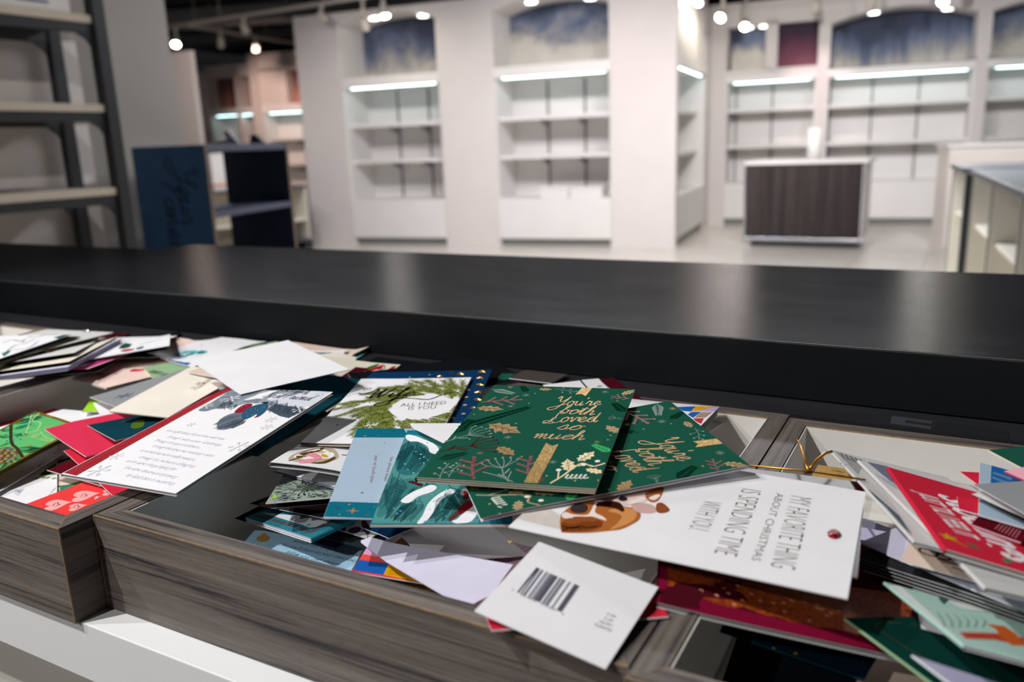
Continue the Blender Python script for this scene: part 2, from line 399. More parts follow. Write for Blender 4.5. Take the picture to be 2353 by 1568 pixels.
# ducts and beams under the dark ceiling, seen top left
def duct(p0, p1, w, h, z, label):
    p0, p1 = Vector(p0), Vector(p1); d = p1-p0; L = d.length
    e = empty('air_duct', (p0.x, p0.y, z), math.atan2(d.y, d.x))
    B('duct_body', e, 0, L, -w/2, w/2, -h/2, h/2, m_duct, .01)
    for k in range(int(L/1.2)+1):
        B('duct_flange', e, k*1.2, k*1.2+.04, -w/2-.02, w/2+.02, -h/2-.02, h/2+.02, m_duct)
    tag(e, label, 'duct'); return e
duct((-13.5, 8.3), (-6.5, 10.6), .55, .22, 3.2, 'long grey duct nearest the camera under the black ceiling at left')
duct((-13.8, 11.0), (-8.0, 12.6), .9, .18, 3.22, 'wide grey duct farther back under the black ceiling')
duct((-11.5, 6.6), (-5.0, 7.4), .35, .22, 3.2, 'thin grey duct crossing the top edge of the picture')

# ------------------------------------------------------------------ display walls
ANG = math.atan2(.1262, .992)
OA = Vector((-2.82, 8.86, 0))
UD = Vector((math.cos(ANG), math.sin(ANG), 0)); ND = Vector((-math.sin(ANG), math.cos(ANG), 0))
def arc(x0, x1, zs, zt, n=14):
    return [(x0+(x1-x0)*k/n, zs+(zt-zs)*(1-(2*k/n-1)**2)) for k in range(n+1)]
def frame_obj(o, O, ang): o.location = O; o.rotation_euler = (0, 0, ang); return o
H_TOP = 2.82
wa = MB()
for x0, x1 in ((-4.77, -4.14), (-2.80, -2.11)):
    wa.box(x0, x1, 0, .66, 0, H_TOP, m_wallwhite)
wa.box(-.72, 0, 0, .10, 0, H_TOP, m_wallwhite)
for x0, x1 in ((-4.14, -2.80), (-2.11, -.72)):
    wa.prism([(x0, H_TOP), (x1, H_TOP)]+arc(x1, x0, 2.655, 2.775), 1, 0, .66, m_wallwhite)
wa.box(-4.14, -.72, .64, .70, 0, H_TOP, m_wallwhite)
struct(frame_obj(wa.build('wall_back'), OA, ANG))
for k, (x0, x1) in enumerate(((-4.79, -4.14), (-2.80, -2.11), (-.72, 0))):
    struct(frame_obj(MB().box(x0, x1, -.012, .0, 0, .1, m_wallwhite).build('baseboard_back'), OA, ANG))

def cloth_mural(name, parent, x0, x1, y, z0, z1, m, arch=None):
    mb = MB()
    if arch: mb.prism([(x0, z0), (x1, z0)]+arc(x1, x0, arch[0], arch[1]), 1, y, y+.02, m)
    else: mb.box(x0, x1, y, y+.02, z0, z1, m)
    return mb.build(name, parent)
def shelf_unit(O, ang, x0, x1, label, mural, arch=True, depth=.6, stds=(1/3., 2/3.), led=True, shelves=(1.5, 1.06), base=.56, mz=(2.05, 2.775), led_m=None, upper=True, hz=(1.93, 2.05), cans=True, lip=.012):
    e = empty('shelf_unit', O, ang); tag(e, label, 'shelves', 'white lit wall shelf units')
    t = .018; w = x1-x0; D = depth
    cuts = [x0]+[x0+w*s for s in stds]+[x1]
    for a, b in zip(cuts[:-1], cuts[1:]):
        B('back_panel', e, a+.004, b-.004, D-.012, D, base, hz[0], m_white)
    B('side_panel', e, x0, x0+t, .02, D, 0, hz[0], m_white); B('side_panel', e, x1-t, x1, .02, D, 0, hz[0], m_white)
    for z in shelves:
        s = B('shelf', e, x0+t, x1-t, .10, D-.014, z-.045, z, m_white, .003)
        for c in cuts[1:-1]:
            MB().prism([(D-.014, z-.05), (D-.3, z-.05), (D-.3, z-.062), (D-.05, z-.13), (D-.014, z-.14)], 0, c-.006, c+.006, m_steel).build('bracket', s)
    for c in cuts[1:-1]:
        B('upright_standard', e, c-.013, c+.013, D-.026, D-.012, base+.01, hz[0]-.02, m_steel)
    B('base_panel', e, x0+.004, x1-.004, .0, .02, .09, base, m_white, .002)
    B('base_top', e, x0+t, x1-t, .02, D-.014, base-.03, base, m_white)
    B('toe_kick', e, x0+.03, x1-.03, .05, .07, 0, .09, m_steel)
    B('header', e, x0, x1, -lip, D, hz[0], hz[1], m_white, .003)
    if led:
        B('light_strip', e, x0+.1, x1-.08, .05, .062, hz[0]-.006, hz[0], m_led)
    if upper:
        pass
    if mural:
        cloth_mural('mural', e, x0+.003, x1-.003, D-.03, mz[0], mz[1], mural, (mz[1]-.12, mz[1]) if arch else None)
        B('reveal_panel', e, x0, x0+.012, .0, D, mz[0], mz[1]-.12, m_white); B('reveal_panel', e, x1-.012, x1, 0, D, mz[0], mz[1]-.12, m_white)
    if cans:
        for f in (.3, .8):
            xx = x0+w*f; zz = (mz[1]-.12)+.12*(1-(2*f-1)**2)
            c = MB(); c.tube([(xx, .22, zz-.004), (xx, .22, zz-.02)], .06, m_can, 16); c.build('downlight', e)
    return e
GR = [(.0, '#c9c6c0'), (.35, '#b2b0ae'), (.5, '#7e838c'), (.62, '#4b5566'), (.8, '#2f3950'), (1.0, '#232a3c')]
GR2 = [(.0, '#2c3145'), (.3, '#3b4459'), (.48, '#64708a'), (.6, '#97989c'), (.75, '#cfccc2'), (1.0, '#dcd9cf')]
mu1 = mural_mat('mural_blue_grey', GR2, (2.2, 2.2, 1.6), .30, 3.1)
mu2 = mural_mat('mural_pale', GR2, (1.8, 1.8, 2.6), .43, 8.4)
mu3 = mural_mat('mural_slate', GR2, (3.2, 3.2, .6), .20, 1.7)
mu4 = mural_mat('mural_mist', GR2, (2.0, 2.0, 2.0), .38, 5.5)
mu5 = mural_mat('mural_plum', [(.0, '#1f1b2e'), (.45, '#3a2438'), (.7, '#6d3d52'), (1., '#8a5260')], (1.3, 1.3, 1.3), .35, 2.2)
mu6 = mural_mat('mural_rust', [(.0, '#2f2631'), (.5, '#7d5550'), (1., '#b57d6a')], (1.3, 1.3, 1.3), .45, 6.2)
uA1 = shelf_unit(OA, ANG, -4.14, -2.80, 'white arched shelf niche left of the two, with darker blue mural', mu1)
uA2 = shelf_unit(OA, ANG, -2.11, -.72, 'white arched shelf niche with two white boxes on its base', mu2)
# white cartons on the base of the second niche
def carton(x0, x1, y0, y1, z, h, label):
    e = empty('carton', OA, ANG)
    B('carton_body', e, x0, x1, y0, y1, z, z+h*.7, m_white, .002); B('carton_lid', e, x0-.006, x1+.006, y0-.006, y1+.006, z+h*.7, z+h, m_white, .002)
    tag(e, label, 'box', 'white boxes on the niche base'); return e
carton(-1.58, -1.235, .03, .3, .561, .13, 'flat white box at left on the base of the arched niche')
carton(-1.22, -.84, .03, .3, .561, .12, 'flat white box at right on the base of the arched niche')

# wall that turns back behind the corner (faces right) with its own unit
AB_ = ANG+PI/2
struct(frame_obj(MB().box(.101, .14, 0, .55, 0, H_TOP, m_wallwhite).box(2.06, 2.45, 0, .55, 0, 2.76, m_wallwhite).box(.14, 2.06, 0.0, .55, 2.74, 2.95, m_wallwhite).box(.101, 2.45, .5, .56, 0, 2.95, m_wallwhite).build('wall_corner'), OA+ND*.0, AB_))
uB = shelf_unit(OA, AB_, .14, 2.06, 'white shelf unit on the return wall, seen at a steep angle', None, depth=.48, shelves=(1.52, 1.03), hz=(1.95, 2.08), cans=False, stds=(.5,))
for k in range(3):
    a = .14+k*.64
    d = B('cupboard_door', uB, a+.01, a+.63, .03, .05, 2.09, 2.73, m_white, .003)
    B('door_panel', d, a+.08, a+.56, .026, .031, 2.15, 2.67, m_white, .002)
# far wall C
OC = Vector((-3.10, 11.29, 0))
def shiftx(v): return v+.13
wc = MB()
for x0, x1 in ((-.05, .17), (1.30, 1.43), (3.08, 3.20), (5.0, 5.6)):
    wc.box(x0, x1, 0, .56, 0, 2.74, m_wallwhite)
wc.box(.17, 5.0, .52, .58, 0, 2.74, m_wallwhite)
wc.box(.17, 1.30, 0, .5, 2.56, 2.74, m_wallwhite).box(.17, 1.30, 0, .5, 1.93, 2.02, m_wallwhite).box(.66, .81, 0, .5, 2.0, 2.6, m_wallwhite)
for x0, x1 in ((1.43, 3.08), (3.20, 5.0)):
    wc.prism([(x0, 2.74), (x1, 2.74)]+arc(x1, x0, 2.50, 2.64), 1, 0, .56, m_wallwhite)
struct(frame_obj(wc.build('wall_far'), OC, ANG))
struct(frame_obj(MB().box(-.1, 5.7, -.05, .56, 2.74, 2.84, m_wallwhite).build('trim_1'), OC, ANG))
uC1 = shelf_unit(OC, ANG, .17, 1.30, 'white far shelf unit beside the corner, with two small murals above', None, depth=.48, hz=(1.86, 1.94), cans=False, stds=(.08, .5), shelves=(1.53, 1.06))
cloth_mural('mural', uC1, .20, .66, .3, 2.02, 2.56, mu4); cloth_mural('mural', uC1, .81, 1.29, .12, 2.02, 2.54, mu5)
for xx in (.43, .62):
    MB().tube([(xx, .14, 2.558), (xx, .14, 2.54)], .05, m_can, 14).build('downlight', uC1)
uC2 = shelf_unit(OC, ANG, 1.43, 3.08, 'white far shelf unit under the widest arched slate mural', mu3, depth=.48, hz=(1.86, 1.96), mz=(2.0, 2.64), stds=(.02, .33, .66), shelves=(1.53, 1.06))
uC3 = shelf_unit(OC, ANG, 3.20, 5.0, 'white far shelf unit at the right edge, with a pale misty mural', mu4, depth=.48, hz=(1.86, 1.96), mz=(2.0, 2.64), stds=(.33, .66), shelves=(1.53, 1.06))
# far left room: pale wall and lit units beyond it
struct(B('wall_side', None, -8.85, -8.30, 7.25, 7.32, 0, 2.42, m_wallpink))
OF = Vector((-12.0, 10.66, 0)); AF = math.atan2(.2, .98)
wf = MB().box(-1.2, .10, 0, .5, 0, 2.62, m_wallpink).box(.66, .73, 0, .5, 0, 2.62, m_wallpink).box(1.05, 1.18, -.12, .5, 0, 2.85, m_wallpink).box(.1, 1.05, 0, .5, 2.5, 2.7, m_wallpink).box(1.18, 2.2, 0, .5, 2.55, 2.85, m_wallpink).box(.1, 2.4, .46, .5, 0, 2.8, m_wallpink).box(1.18, 1.70, 0, .5, 1.95, 2.6, m_wallpink)
struct(frame_obj(wf.build('wall_alcove'), OF, AF))
uF1 = shelf_unit(OF, AF, .10, 1.05, 'distant lit shelf unit with two brown murals, far left', None, depth=.44, hz=(1.86, 1.98), cans=False, stds=(.5,), shelves=(1.42, 1.0))
cloth_mural('mural', uF1, .12, .48, .3, 1.98, 2.5, mu6); cloth_mural('mural', uF1, .48, .66, .2, 1.98, 2.5, mu5); cloth_mural('mural', uF1, .74, 1.04, .3, 1.98, 2.5, mu6)
uF2 = shelf_unit(OF, AF, 1.18, 2.2, 'distant lit shelf unit beside the blue bookcase, next to the bright pillar', None, depth=.44, hz=(1.86, 2.0), cans=False, stds=(.5,), shelves=(1.44, 1.0))
cloth_mural('mural', uF2, 1.71, 2.15, .2, 2.0, 2.55, mu6)

# ------------------------------------------------------------------ track lighting
def rail(p0, p1, label):
    p0, p1 = Vector(p0), Vector(p1); d = p1-p0
    e = empty('light_track', p0, math.atan2(d.y, d.x))
    B('rail', e, 0, d.length, -.018, .018, -.02, .02, m_rail, .003)
    n = max(2, int(d.length/1.6))
    for k in range(n+1):
        MB().tube([(d.length*(k+.1)/(n+.2), 0, .02), (d.length*(k+.1)/(n+.2), 0, 3.34-p0.z)], .006, m_rail, 6).build('hanger', e)
    tag(e, label, 'light track', 'white ceiling light tracks')
rail((-10.6, 8.15, 2.9), (-3.2, 8.05, 2.9), 'white light track crossing from the grey wall to the wall niches')
rail((-9.42, 8.25, 2.9), (-9.85, 11.6, 2.9), 'white light track running away from the camera at left')
rail((-13.4, 10.2, 2.9), (-12.1, 13.6, 2.9), 'farthest white light track above the distant units')
rail((-2.9, 9.2, 2.92), (-2.6, 11.2, 2.92), 'white light track over the corner of the display walls')
rail((-2.2, 10.75, 2.92), (1.6, 11.0, 2.92), 'white light track in front of the far murals')
def track_head(x, y, z, aim, lit, label, s=1.0, top=2.9):
    e = empty('track_spotlight', (x, y, z))
    B('adapter', e, -.03*s, .03*s, -.02*s, .02*s, top-z-.05, top-z-.02, m_rail, .003)
    MB().tube([(0, 0, top-z-.05), (0, 0, .05)], .022*s, m_rail, 10).build('stem', e)
    a = Vector(aim).normalized()
    h = MB(); h.tube([-a*.05*s, -a*.03*s, a*.06*s, a*.085*s], .036*s, m_rail, 14, .055*s); hd = h.build('lamp_head', e)
    l = MB(); l.tube([a*.085*s, a*.092*s], .047*s, m_bulb if lit else m_steel, 14); l.build('lens', hd)
    tag(e, label, 'spotlight', 'white track spotlights'); return e
tr = [(-9.52, 8.12, 2.72, (.35, -.5, -.75), 1, 'lit track spotlight nearest the grey wall, glowing white'),
      (-9.2, 8.6, 2.72, (-.4, .3, -.8), 0, 'unlit track spotlight just right of the lit one'),
      (-8.23, 8.1, 2.76, (.3, .2, -.9), 0, 'unlit track spotlight on the nearer rail, in front of the ducts'),
      (-9.45, 9.5, 2.76, (-.3, .2, -.9), 0, 'unlit track spotlight halfway along the receding rail'),
      (-9.65, 10.6, 2.74, (.2, .3, -.9), 0, 'unlit track spotlight at the end of the receding rail, by the niche wall'),
      (-6.93, 8.08, 2.76, (.5, .3, -.7), 0, 'unlit track spotlight above the left corner of the niche wall'),
      (-6.0, 8.06, 2.74, (.2, -.1, -.9), 1, 'lit track spotlight at the top edge above the first niche'),
      (-6.3, 8.07, 2.62, (-.2, .5, -.8), 0, 'track spotlight hanging in front of the first arch'),
      (-12.75, 12.0, 2.72, (.1, .3, -.9), 0, 'small unlit spotlight in the distant room, left one'),
      (-12.5, 12.5, 2.70, (.2, -.5, -.7), 0, 'middle unlit small spotlight in the distant room'),
      (-12.2, 13.3, 2.74, (.3, .4, -.8), 0, 'small unlit spotlight in the distant room, right one'),
      (-2.72, 10.3, 2.60, (-.15, -.75, -.6), 1, 'lit spotlight over the corner, the higher of the pair'),
      (-2.62, 11.0, 2.56, (.1, -.7, -.65), 1, 'lit spotlight over the corner, the lower of the pair'),
      (-2.82, 9.7, 2.72, (-.2, -.6, -.7), 1, 'lit spotlight cut by the top edge near the corner'),
      (-.42, 10.87, 2.60, (.0, -.75, -.6), 1, 'lit spotlight in front of the slate mural, at its right end'),
      (-.12, 10.88, 2.72, (.1, -.7, -.65), 1, 'lit spotlight at the top edge above the right pillar'),
      (-1.15, 10.82, 2.64, (-.1, .6, -.7), 0, 'unlit spotlight before the middle of the slate mural'),
      (-1.75, 10.78, 2.66, (0, .5, -.8), 0, 'unlit spotlight above the plum coloured mural')]
for t in tr: track_head(*t)

# ------------------------------------------------------------------ left shelf rack
XR, YR = -3.39, 2.48
rk = empty('shelf_rack', (XR, YR, 0)); tag(rk, 'tall dark metal shelf rack with cream edged shelves at far left', 'shelf rack')
RL = 2.2
for (xx, yy) in ((0, 0), (-.33, 0), (0, -RL), (-.33, -RL)):
    B('post', rk, xx-.022, xx+.022, yy-.03, yy+.03, 0, 2.5, m_darkmetal, .004)
for z in (2.16, 1.80, 1.43, 1.07, .70, .34):
    s = B('shelf', rk, -.32, -.004, -RL+.03, -.03, z-.03, z-.004, m_lath, .002)
    B('shelf_edge', s, -.012, .010, -RL+.03, -.032, z-.034, z, m_lath, .004)
    B('shelf_rail', s, -.03, .004, -RL+.03, -.03, z-.075, z-.034, m_darkmetal, .003)
    B('rear_rail', s, -.345, -.315, -RL+.03, -.03, z-.085, z-.03, m_darkmetal, .003)
    MB().prism([(-.03, z-.075), (-.10, z-.075), (-.085, z-.083), (-.055, z-.10), (-.038, z-.13), (-.03, z-.16)], 0, -.018, .002, m_darkmetal).build('corner_gusset', s)
    MB().prism([(-.03, z-.085), (-.09, z-.085), (-.07, z-.10), (-.045, z-.12), (-.03, z-.15)], 0, -.34, -.32, m_darkmetal).build('corner_gusset', s)
for z0, z1 in ((1.81, 2.12), (1.44, 1.74), (1.08, 1.36), (.71, 1.0)):
    B('back_panel', rk, -.40, -.385, -RL, .15, z0, z1, m_wallwhite)
pl_ = empty('pole', (XR-.10, YR+.0, 0)); tag(pl_, 'brown upright pole standing in the shelf rack', 'pole')
B('pole_shaft', pl_, .0, .022, .035, .07, 0, 2.6, m_pole, .004); B('pole_channel', pl_, -.022, .0, .035, .07, 0, 2.6, m_black, .002)
sg = empty('shelf_notice', (XR+.0, YR-.12, 1.80)); tag(sg, 'white printed notice standing on the top shelf of the rack', 'sign')
B('notice_sheet', sg, -.006, -.003, -.33, 0, 0, .16, m_white)
for k in range(2): B('notice_lettering', sg, -.0029, -.0027, -.28+.05*k, -.04-.05*k, .055-.028*k, .066-.028*k, mat('notice_ink', '#3d4a78', .6))

# ------------------------------------------------------------------ blue bookcase and things around it
bk = empty('bookcase', (-3.71, 2.80, 0), math.atan2(.24, .97)); tag(bk, 'dark blue open bookcase with scratched handwriting on its side', 'bookcase')
BW, BD, BH = .42, .80, 1.246
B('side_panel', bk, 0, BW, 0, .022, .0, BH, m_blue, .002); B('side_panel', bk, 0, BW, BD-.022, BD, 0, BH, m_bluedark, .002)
B('edge_strip', bk, BW-.001, BW+.002, 0, .022, 0, BH, m_rawedge); B('edge_strip', bk, BW-.001, BW+.002, BD-.022, BD, 0, BH, m_rawedge)
B('top_board', bk, .0, BW, .022, BD-.022, BH-.034, BH, m_blueshelf, .002)
B('shelf', bk, .0, BW, .022, BD-.022, .885, .915, m_blueshelf, .002); B('shelf', bk, .0, BW, .022, BD-.022, .48, .51, m_blueshelf, .002)
B('bottom_board', bk, .0, BW, .022, BD-.022, .05, .08, m_blueshelf, .002)
hw = MB(); m_scr = mat('scratch_ink', '#12263c', .7)
for k, (txt, xx, z0_, z1_) in enumerate((("Your", .245, 1.16, .86), ("Panel", .155, 1.08, .74))):
    st, adv = cursive(txt)
    for line in st:
        pts = crom([(xx+py*.055, z0_+(z1_-z0_)*(px+py*.2)/adv) for px, py in line], 3) if len(line) > 2 else [(xx+py*.055, z0_+(z1_-z0_)*px/adv) for px, py in line]
        for (a, b), (c, d) in zip(pts[:-1], pts[1:]):
            L = math.hypot(c-a, d-b)
            if L < 1e-6: continue
            nx, nz = -(d-b)/L*.005, (c-a)/L*.005
            vs4 = [hw.bm.verts.new(v) for v in ((a+nx, -.0006, b+nz), (a-nx, -.0006, b-nz), (c-nx, -.0006, d-nz), (c+nx, -.0006, d+nz))]
            hw.bm.faces.new(vs4).material_index = hw.mi(m_scr)
hw.build('handwriting', bk)
# clutter on top
def wedge_plate(name, x, y, ang, label, pts, th=.02, m=None):
    e = empty(name, (x, y, BH), ang); MB().prism(pts, 1, -th/2, th/2, m or m_greytop).build('plate', e); B('foot_plate', e, min(p[0] for p in pts), max(p[0] for p in pts), -.03, .03, 0, .006, m or m_greytop)
    tag(e, label, 'bracket', 'metal brackets on the bookcase'); return e
wedge_plate('metal_bracket', -3.60, 3.38, .3, 'slanted grey metal bracket lying on the blue bookcase', [(-.20, .006), (-.02, .006), (.0, .006), (.03, .006), (-.03, .075), (-.06, .08), (-.04, .03)])
wedge_plate('metal_bracket', -3.52, 3.46, .3, 'small upright grey bracket beside the slanted one on the bookcase', [(-.03, .006), (.05, .006), (.03, .03), (.01, .05), (-.02, .05)], .03, m_darkmetal)
# ivory cabinet behind
cb = empty('low_cabinet', (-7.62, 6.55, 0), math.atan2(1.27, .42)); tag(cb, 'low ivory open cabinet standing behind the blue bookcase', 'cabinet')
CL, CD, CH = 1.36, .42, .79
B('top_board', cb, 0, CL, 0, CD, CH-.03, CH, m_greyframe, .003); B('bottom_board', cb, 0, CL, 0, CD, .10, .13, m_greyframe, .003)
B('back_panel', cb, 0, CL, CD-.02, CD, .13, CH-.03, m_cream)
for xx in (0, .66, CL-.03): B('side_panel', cb, xx, xx+.03, .0, CD-.02, .13, CH-.03, m_cream2)
B('end_frame', cb, CL-.012, CL+.004, -.01, CD, 0.0, CH, m_greyframe)
B('shelf', cb, .03, CL-.03, .02, CD-.02, .36, .385, m_cream2)
for xx in (.03, CL-.06): 
    for yy in (.03, CD-.06): B('leg', cb, xx, xx+.03, yy, yy+.03, 0, .1, m_greyframe)
wb = empty('white_box', (-7.55, 6.80, CH), math.atan2(1.27, .42)); tag(wb, 'tall white box with an orange stripe on the ivory cabinet', 'box')
B('box_body', wb, -.05, .55, .06, .34, 0.001, .42, m_white, .003); B('stripe', wb, -.051, .551, .058, .342, .05, .075, mat('orange_stripe', '#d8694a', .5))

# ------------------------------------------------------------------ island, roll, partition, display case on the right
il = empty('island_counter', (-2.14, 9.2, 0), 0.0); tag(il, 'brown wood grain island counter with white top and chrome frame', 'counter')
IW = 1.2
B('front_panel', il, .02, IW-.02, 0, .02, .10, .875, m_island); B('back_panel', il, .02, IW-.02, .68, .70, .10, .875, m_island)
B('side_panel', il, 0.004, .02, .0, .7, .10, .875, m_island); B('side_panel', il, IW-.02, IW-.004, 0, .7, .10, .875, m_white)
B('worktop', il, -.01, IW+.03, -.02, .72, .875, .91, m_white, .003)
for xx in (0, IW): B('corner_trim', il, xx-.012, xx+.012, -.012, .012, .05, .875, m_chrome, .002)
B('base_rail', il, -.01, IW+.01, -.014, .01, .055, .095, m_chrome, .002); B('plinth', il, .06, IW-.06, .05, .65, .0, .10, m_black)
pr = empty('paper_roll', (-1.50, 9.56, .91)); tag(pr, 'white paper roll standing upright on the island counter', 'paper roll')
MB().tube([(0, 0, .001), (0, 0, .33)], .075, m_white, 24).build('roll', pr); MB().tube([(0, 0, .33), (0, 0, .335)], .03, m_lath, 16).build('core', pr)
sl = empty('paper_sheet', (-1.78, 9.42, .91), .1); tag(sl, 'loose white sheet lying on the island counter top', 'paper'); B('sheet', sl, -.2, .12, -.1, .12, .0005, .004, m_white)
pt = empty('partition', (0, 0, 0)); tag(pt, 'waist high white partition wall behind the display case', 'partition')
MB().prism([(-.31, 9.76), (-.20, 9.49), (3.9, 9.62), (3.9, 9.9)], 2, 0, 1.0, m_wallpink).build('panel', pt)
MB().prism([(-.335, 9.78), (-.215, 9.47), (3.9, 9.60), (3.9, 9.92)], 2, 1.0, 1.03, m_white).build('cap', pt)
def case_unit(p0, p1, label, dividers, hook=()):
    p0, p1 = Vector(p0), Vector(p1); d = p1-p0; L = d.length
    e = empty('display_case', p0, math.atan2(d.y, d.x)); tag(e, label, 'display case', 'open ivory display cases at right')
    Dp = .5; Ht = .945
    B('top_board', e, -.02, L+.02, -.02, Dp, Ht-.025, Ht, m_greytop, .003); B('top_edge', e, -.022, L+.022, -.024, -.018, Ht-.03, Ht-.002, m_greyframe)
    B('back_panel', e, 0, L, Dp-.02, Dp, .05, Ht-.025, m_cream2); B('bottom_board', e, 0, L, 0, Dp, .05, .08, m_cream2)
    B('plinth', e, .03, L-.03, .03, Dp, 0, .05, m_greyframe)
    cuts = [0]+[L*f for f in dividers]+[L]
    for c in cuts: B('divider', e, c-.012, c+.012, 0, Dp-.02, .08, Ht-.025, m_cream2); B('divider_edge', e, c-.013, c+.013, -.006, 0, .08, Ht-.025, m_steel)
    for a, b in zip(cuts[:-1], cuts[1:]): B('shelf', e, a+.013, b-.013, .03, Dp-.02, .60, .62, m_cream2, .002)
    for hx in hook:
        pts = [(L*hx, Dp-.03+.0*k, .70-.04*math.cos(k*.5)*.5+.012*k/2) for k in range(6)]
        MB().tube([(L*hx+.02*math.cos(k*.7), Dp-.05, .70+.02*math.sin(k*.7)) for k in range(7)], .004, m_darkmetal, 6).build('hook', e)
    return e
# runs towards the viewer: local +x along -y so the open side (local -y) faces left
case_unit((-.10, 6.62, 0), (-.02, 5.92, 0), 'ivory open display case farther from the counter', (), (.5,))
case_unit((.02, 5.70, 0), (.30, 2.75, 0), 'ivory open display case nearer the counter, with dividers', (.31, .62), (.15, .45))
bp_ = empty('black_post', (.0, 5.81, 0)); tag(bp_, 'black post between the two display cases', 'post')
B('post', bp_, -.02, .40, -.06, .06, 0, .92, m_darkmetal, .003)
# ------------------------------------------------------------------ counter
RZ = .94
wt = empty('worktop', (0, 0, 0)); tag(wt, 'long black laminate worktop slab behind the card trays', 'counter top')
B('slab', wt, -1.553, 2.4, .8085, 1.297, .9405, .9975, m_slab, .0012)
B('edge_band', wt, -1.552, 2.4, .807, .8084, .9415, .9955, m_slabedge); B('worn_edge', wt, -1.552, 2.4, .8072, .8098, .9955, .9973, m_wornedge)
w2 = empty('worktop', (0, 0, 0)); tag(w2, 'shorter black worktop section joined at the left end', 'counter top')
B('slab', w2, -3.35, -1.555, .76, 1.212, .9405, .9965, m_slab, .0012)
dk = empty('counter_deck', (0, 0, 0)); tag(dk, 'dark laminate deck strip between the trays and the worktop', 'counter top')
B('deck_board', dk, -3.3, 2.4, .762, 1.25, .915, .9395, m_deck)
st = empty('deck_patch', (0, 0, .9396)); tag(st, 'dark notched patch on the deck at right', 'sticker')  # thin dark patches in two tones on the deck
MB().prism([(-.045, .768), (-.012, .766), (-.012, .772), (-.033, .774), (-.033, .783), (-.012, .781), (-.012, .787), (-.045, .790)], 2, 0, .0004, mat('patch_grey', '#3a3d42', .6)).build('patch', st)
MB().prism([(-.010, .763), (.046, .762), (.046, .786), (-.010, .788)], 2, 0, .0004, mat('patch_black', '#1b1d21', .55)).build('patch', st)
bc = empty('base_cabinet', (0, 0, 0)); tag(bc, 'white base cabinet with ledge under the wooden card trays', 'cabinet')
B('ledge_board', bc, -2.4, 1.6, .3155, .90, .814, .8635, m_ledge, .0008)
B('cabinet_body', bc, -2.4, 1.6, .345, 1.24, .08, .8135, mat('cabinet_grey', '#c9c6bd', .6, var=.01))
B('rear_support', bc, -2.4, 1.6, .90, 1.24, .8135, .915, m_ledge); B('plinth', bc, -2.3, 1.5, .42, 1.2, 0, .08, m_black)

def card_tray(x0, x1, y0, y1, label):
    e = empty('card_tray', (x0, y0, .864)); tag(e, label, 'tray', 'wooden card trays on the counter')
    w, d, h, t, l = x1-x0, y1-y0, RZ-.864, .0165, .0015
    def wall(name, poly, m, bev=None):
        o = MB().prism(poly, 2, .0, h, m).build(name, e)
        return o
    # mitred walls
    wall('front_wall', [(0, 0), (w, 0), (w-t, t), (t, t)], m_traywood); wall('back_wall', [(t, d-t), (w-t, d-t), (w, d), (0, d)], m_traywood)
    wall('side_wall', [(0, 0), (t, t), (t, d-t), (0, d)], m_traywoody); wall('side_wall', [(w-t, t), (w, 0), (w, d), (w-t, d-t)], m_traywoody)
    B('front_lining', e, t, w-t, t, t+l, .012, h-.0012, m_trayin); B('back_lining', e, t, w-t, d-t-l, d-t, .012, h-.0012, m_trayin)
    B('side_lining', e, t, t+l, t+l, d-t-l, .012, h-.0012, m_trayin); B('side_lining', e, w-t-l, w-t, t+l, d-t-l, .012, h-.0012, m_trayin)
    B('floor_panel', e, t, w-t, t, d-t, .003, .0145, m_trayin)
    B('edge_band', e, .0, w, -.0004, .0006, h-.0009, h+.0002, m_trayedge); B('edge_band', e, t, w-t, d-t-.0004, d-t+.0004, h-.0012, h+.0002, m_trayedge)
    for (xx, yy, sx) in ((0, 0, 1), (w, 0, -1)):
        b = MB(); b.prism([(xx, yy), (xx+sx*t, yy+t), (xx+sx*(t-.0004), yy+t+.0004), (xx-sx*.0, yy+.0005)], 2, h-.0003, h+.00015, m_trayedge); b.build('mitre_line', e)
    for xx in (0, w): B('corner_edge', e, xx-.0004, xx+.0004, -.0004, .0006, 0, h, m_trayedge)
    return e
card_tray(-1.368, -.9615, .31, .752, 'wooden card tray farthest left, behind and beyond the front left one')
card_tray(-.960, -.5495, .312, .756, 'wooden card tray at left with its front corner jutting over the ledge')
card_tray(-.5475, -.1295, .338, .758, 'middle wooden card tray under the green and puppy cards')
card_tray(-.128, .281, .330, .750, 'right wooden card tray with the orange glitter card')

# ------------------------------------------------------------------ greeting cards
N7 = 7
def vor(name, h, **k): return mat(name, h, **k)
PAPER = dict(
 white='#e4e3e6', cream='#e6dfd3', ivory='#dcd5c4', paleblue='#a3b8ca', aqua='#5fb3b3', dkteal='#123b48', teal='#1f6f80', tealcard='#2b7484', green='#1c5141', greenlt='#5cb36a', sage='#8fae86', pattern='#94a294',
 red='#c9283f', crimson='#d23452', dkred='#5a0f1c', burg='#4a0f1c', navy='#12324f', navydeep='#0c1c2c', blue='#0f3357', black='#14171b', darkgrey='#2b2d31', grey='#8b8d90', lav='#c3bfdc', lavwhite='#cfccdf', pinkcream='#e8cdc2', orange='#7a2e12',
 mint='#a9cbc0', dkgreen='#0f3a33', tan='#b08d55', coral='#e2403f', gold='#a8812e', olive='#6b5f2f', lime='#a4d62c', pink='#e8a9bb', ging='#e3c3d6', bluelt='#9fc6dd', redfoil='#3c0508', greywhite='#c9c8c6', magenta='#b52e72', beige='#d9c3b4', kraft='#4a4340')
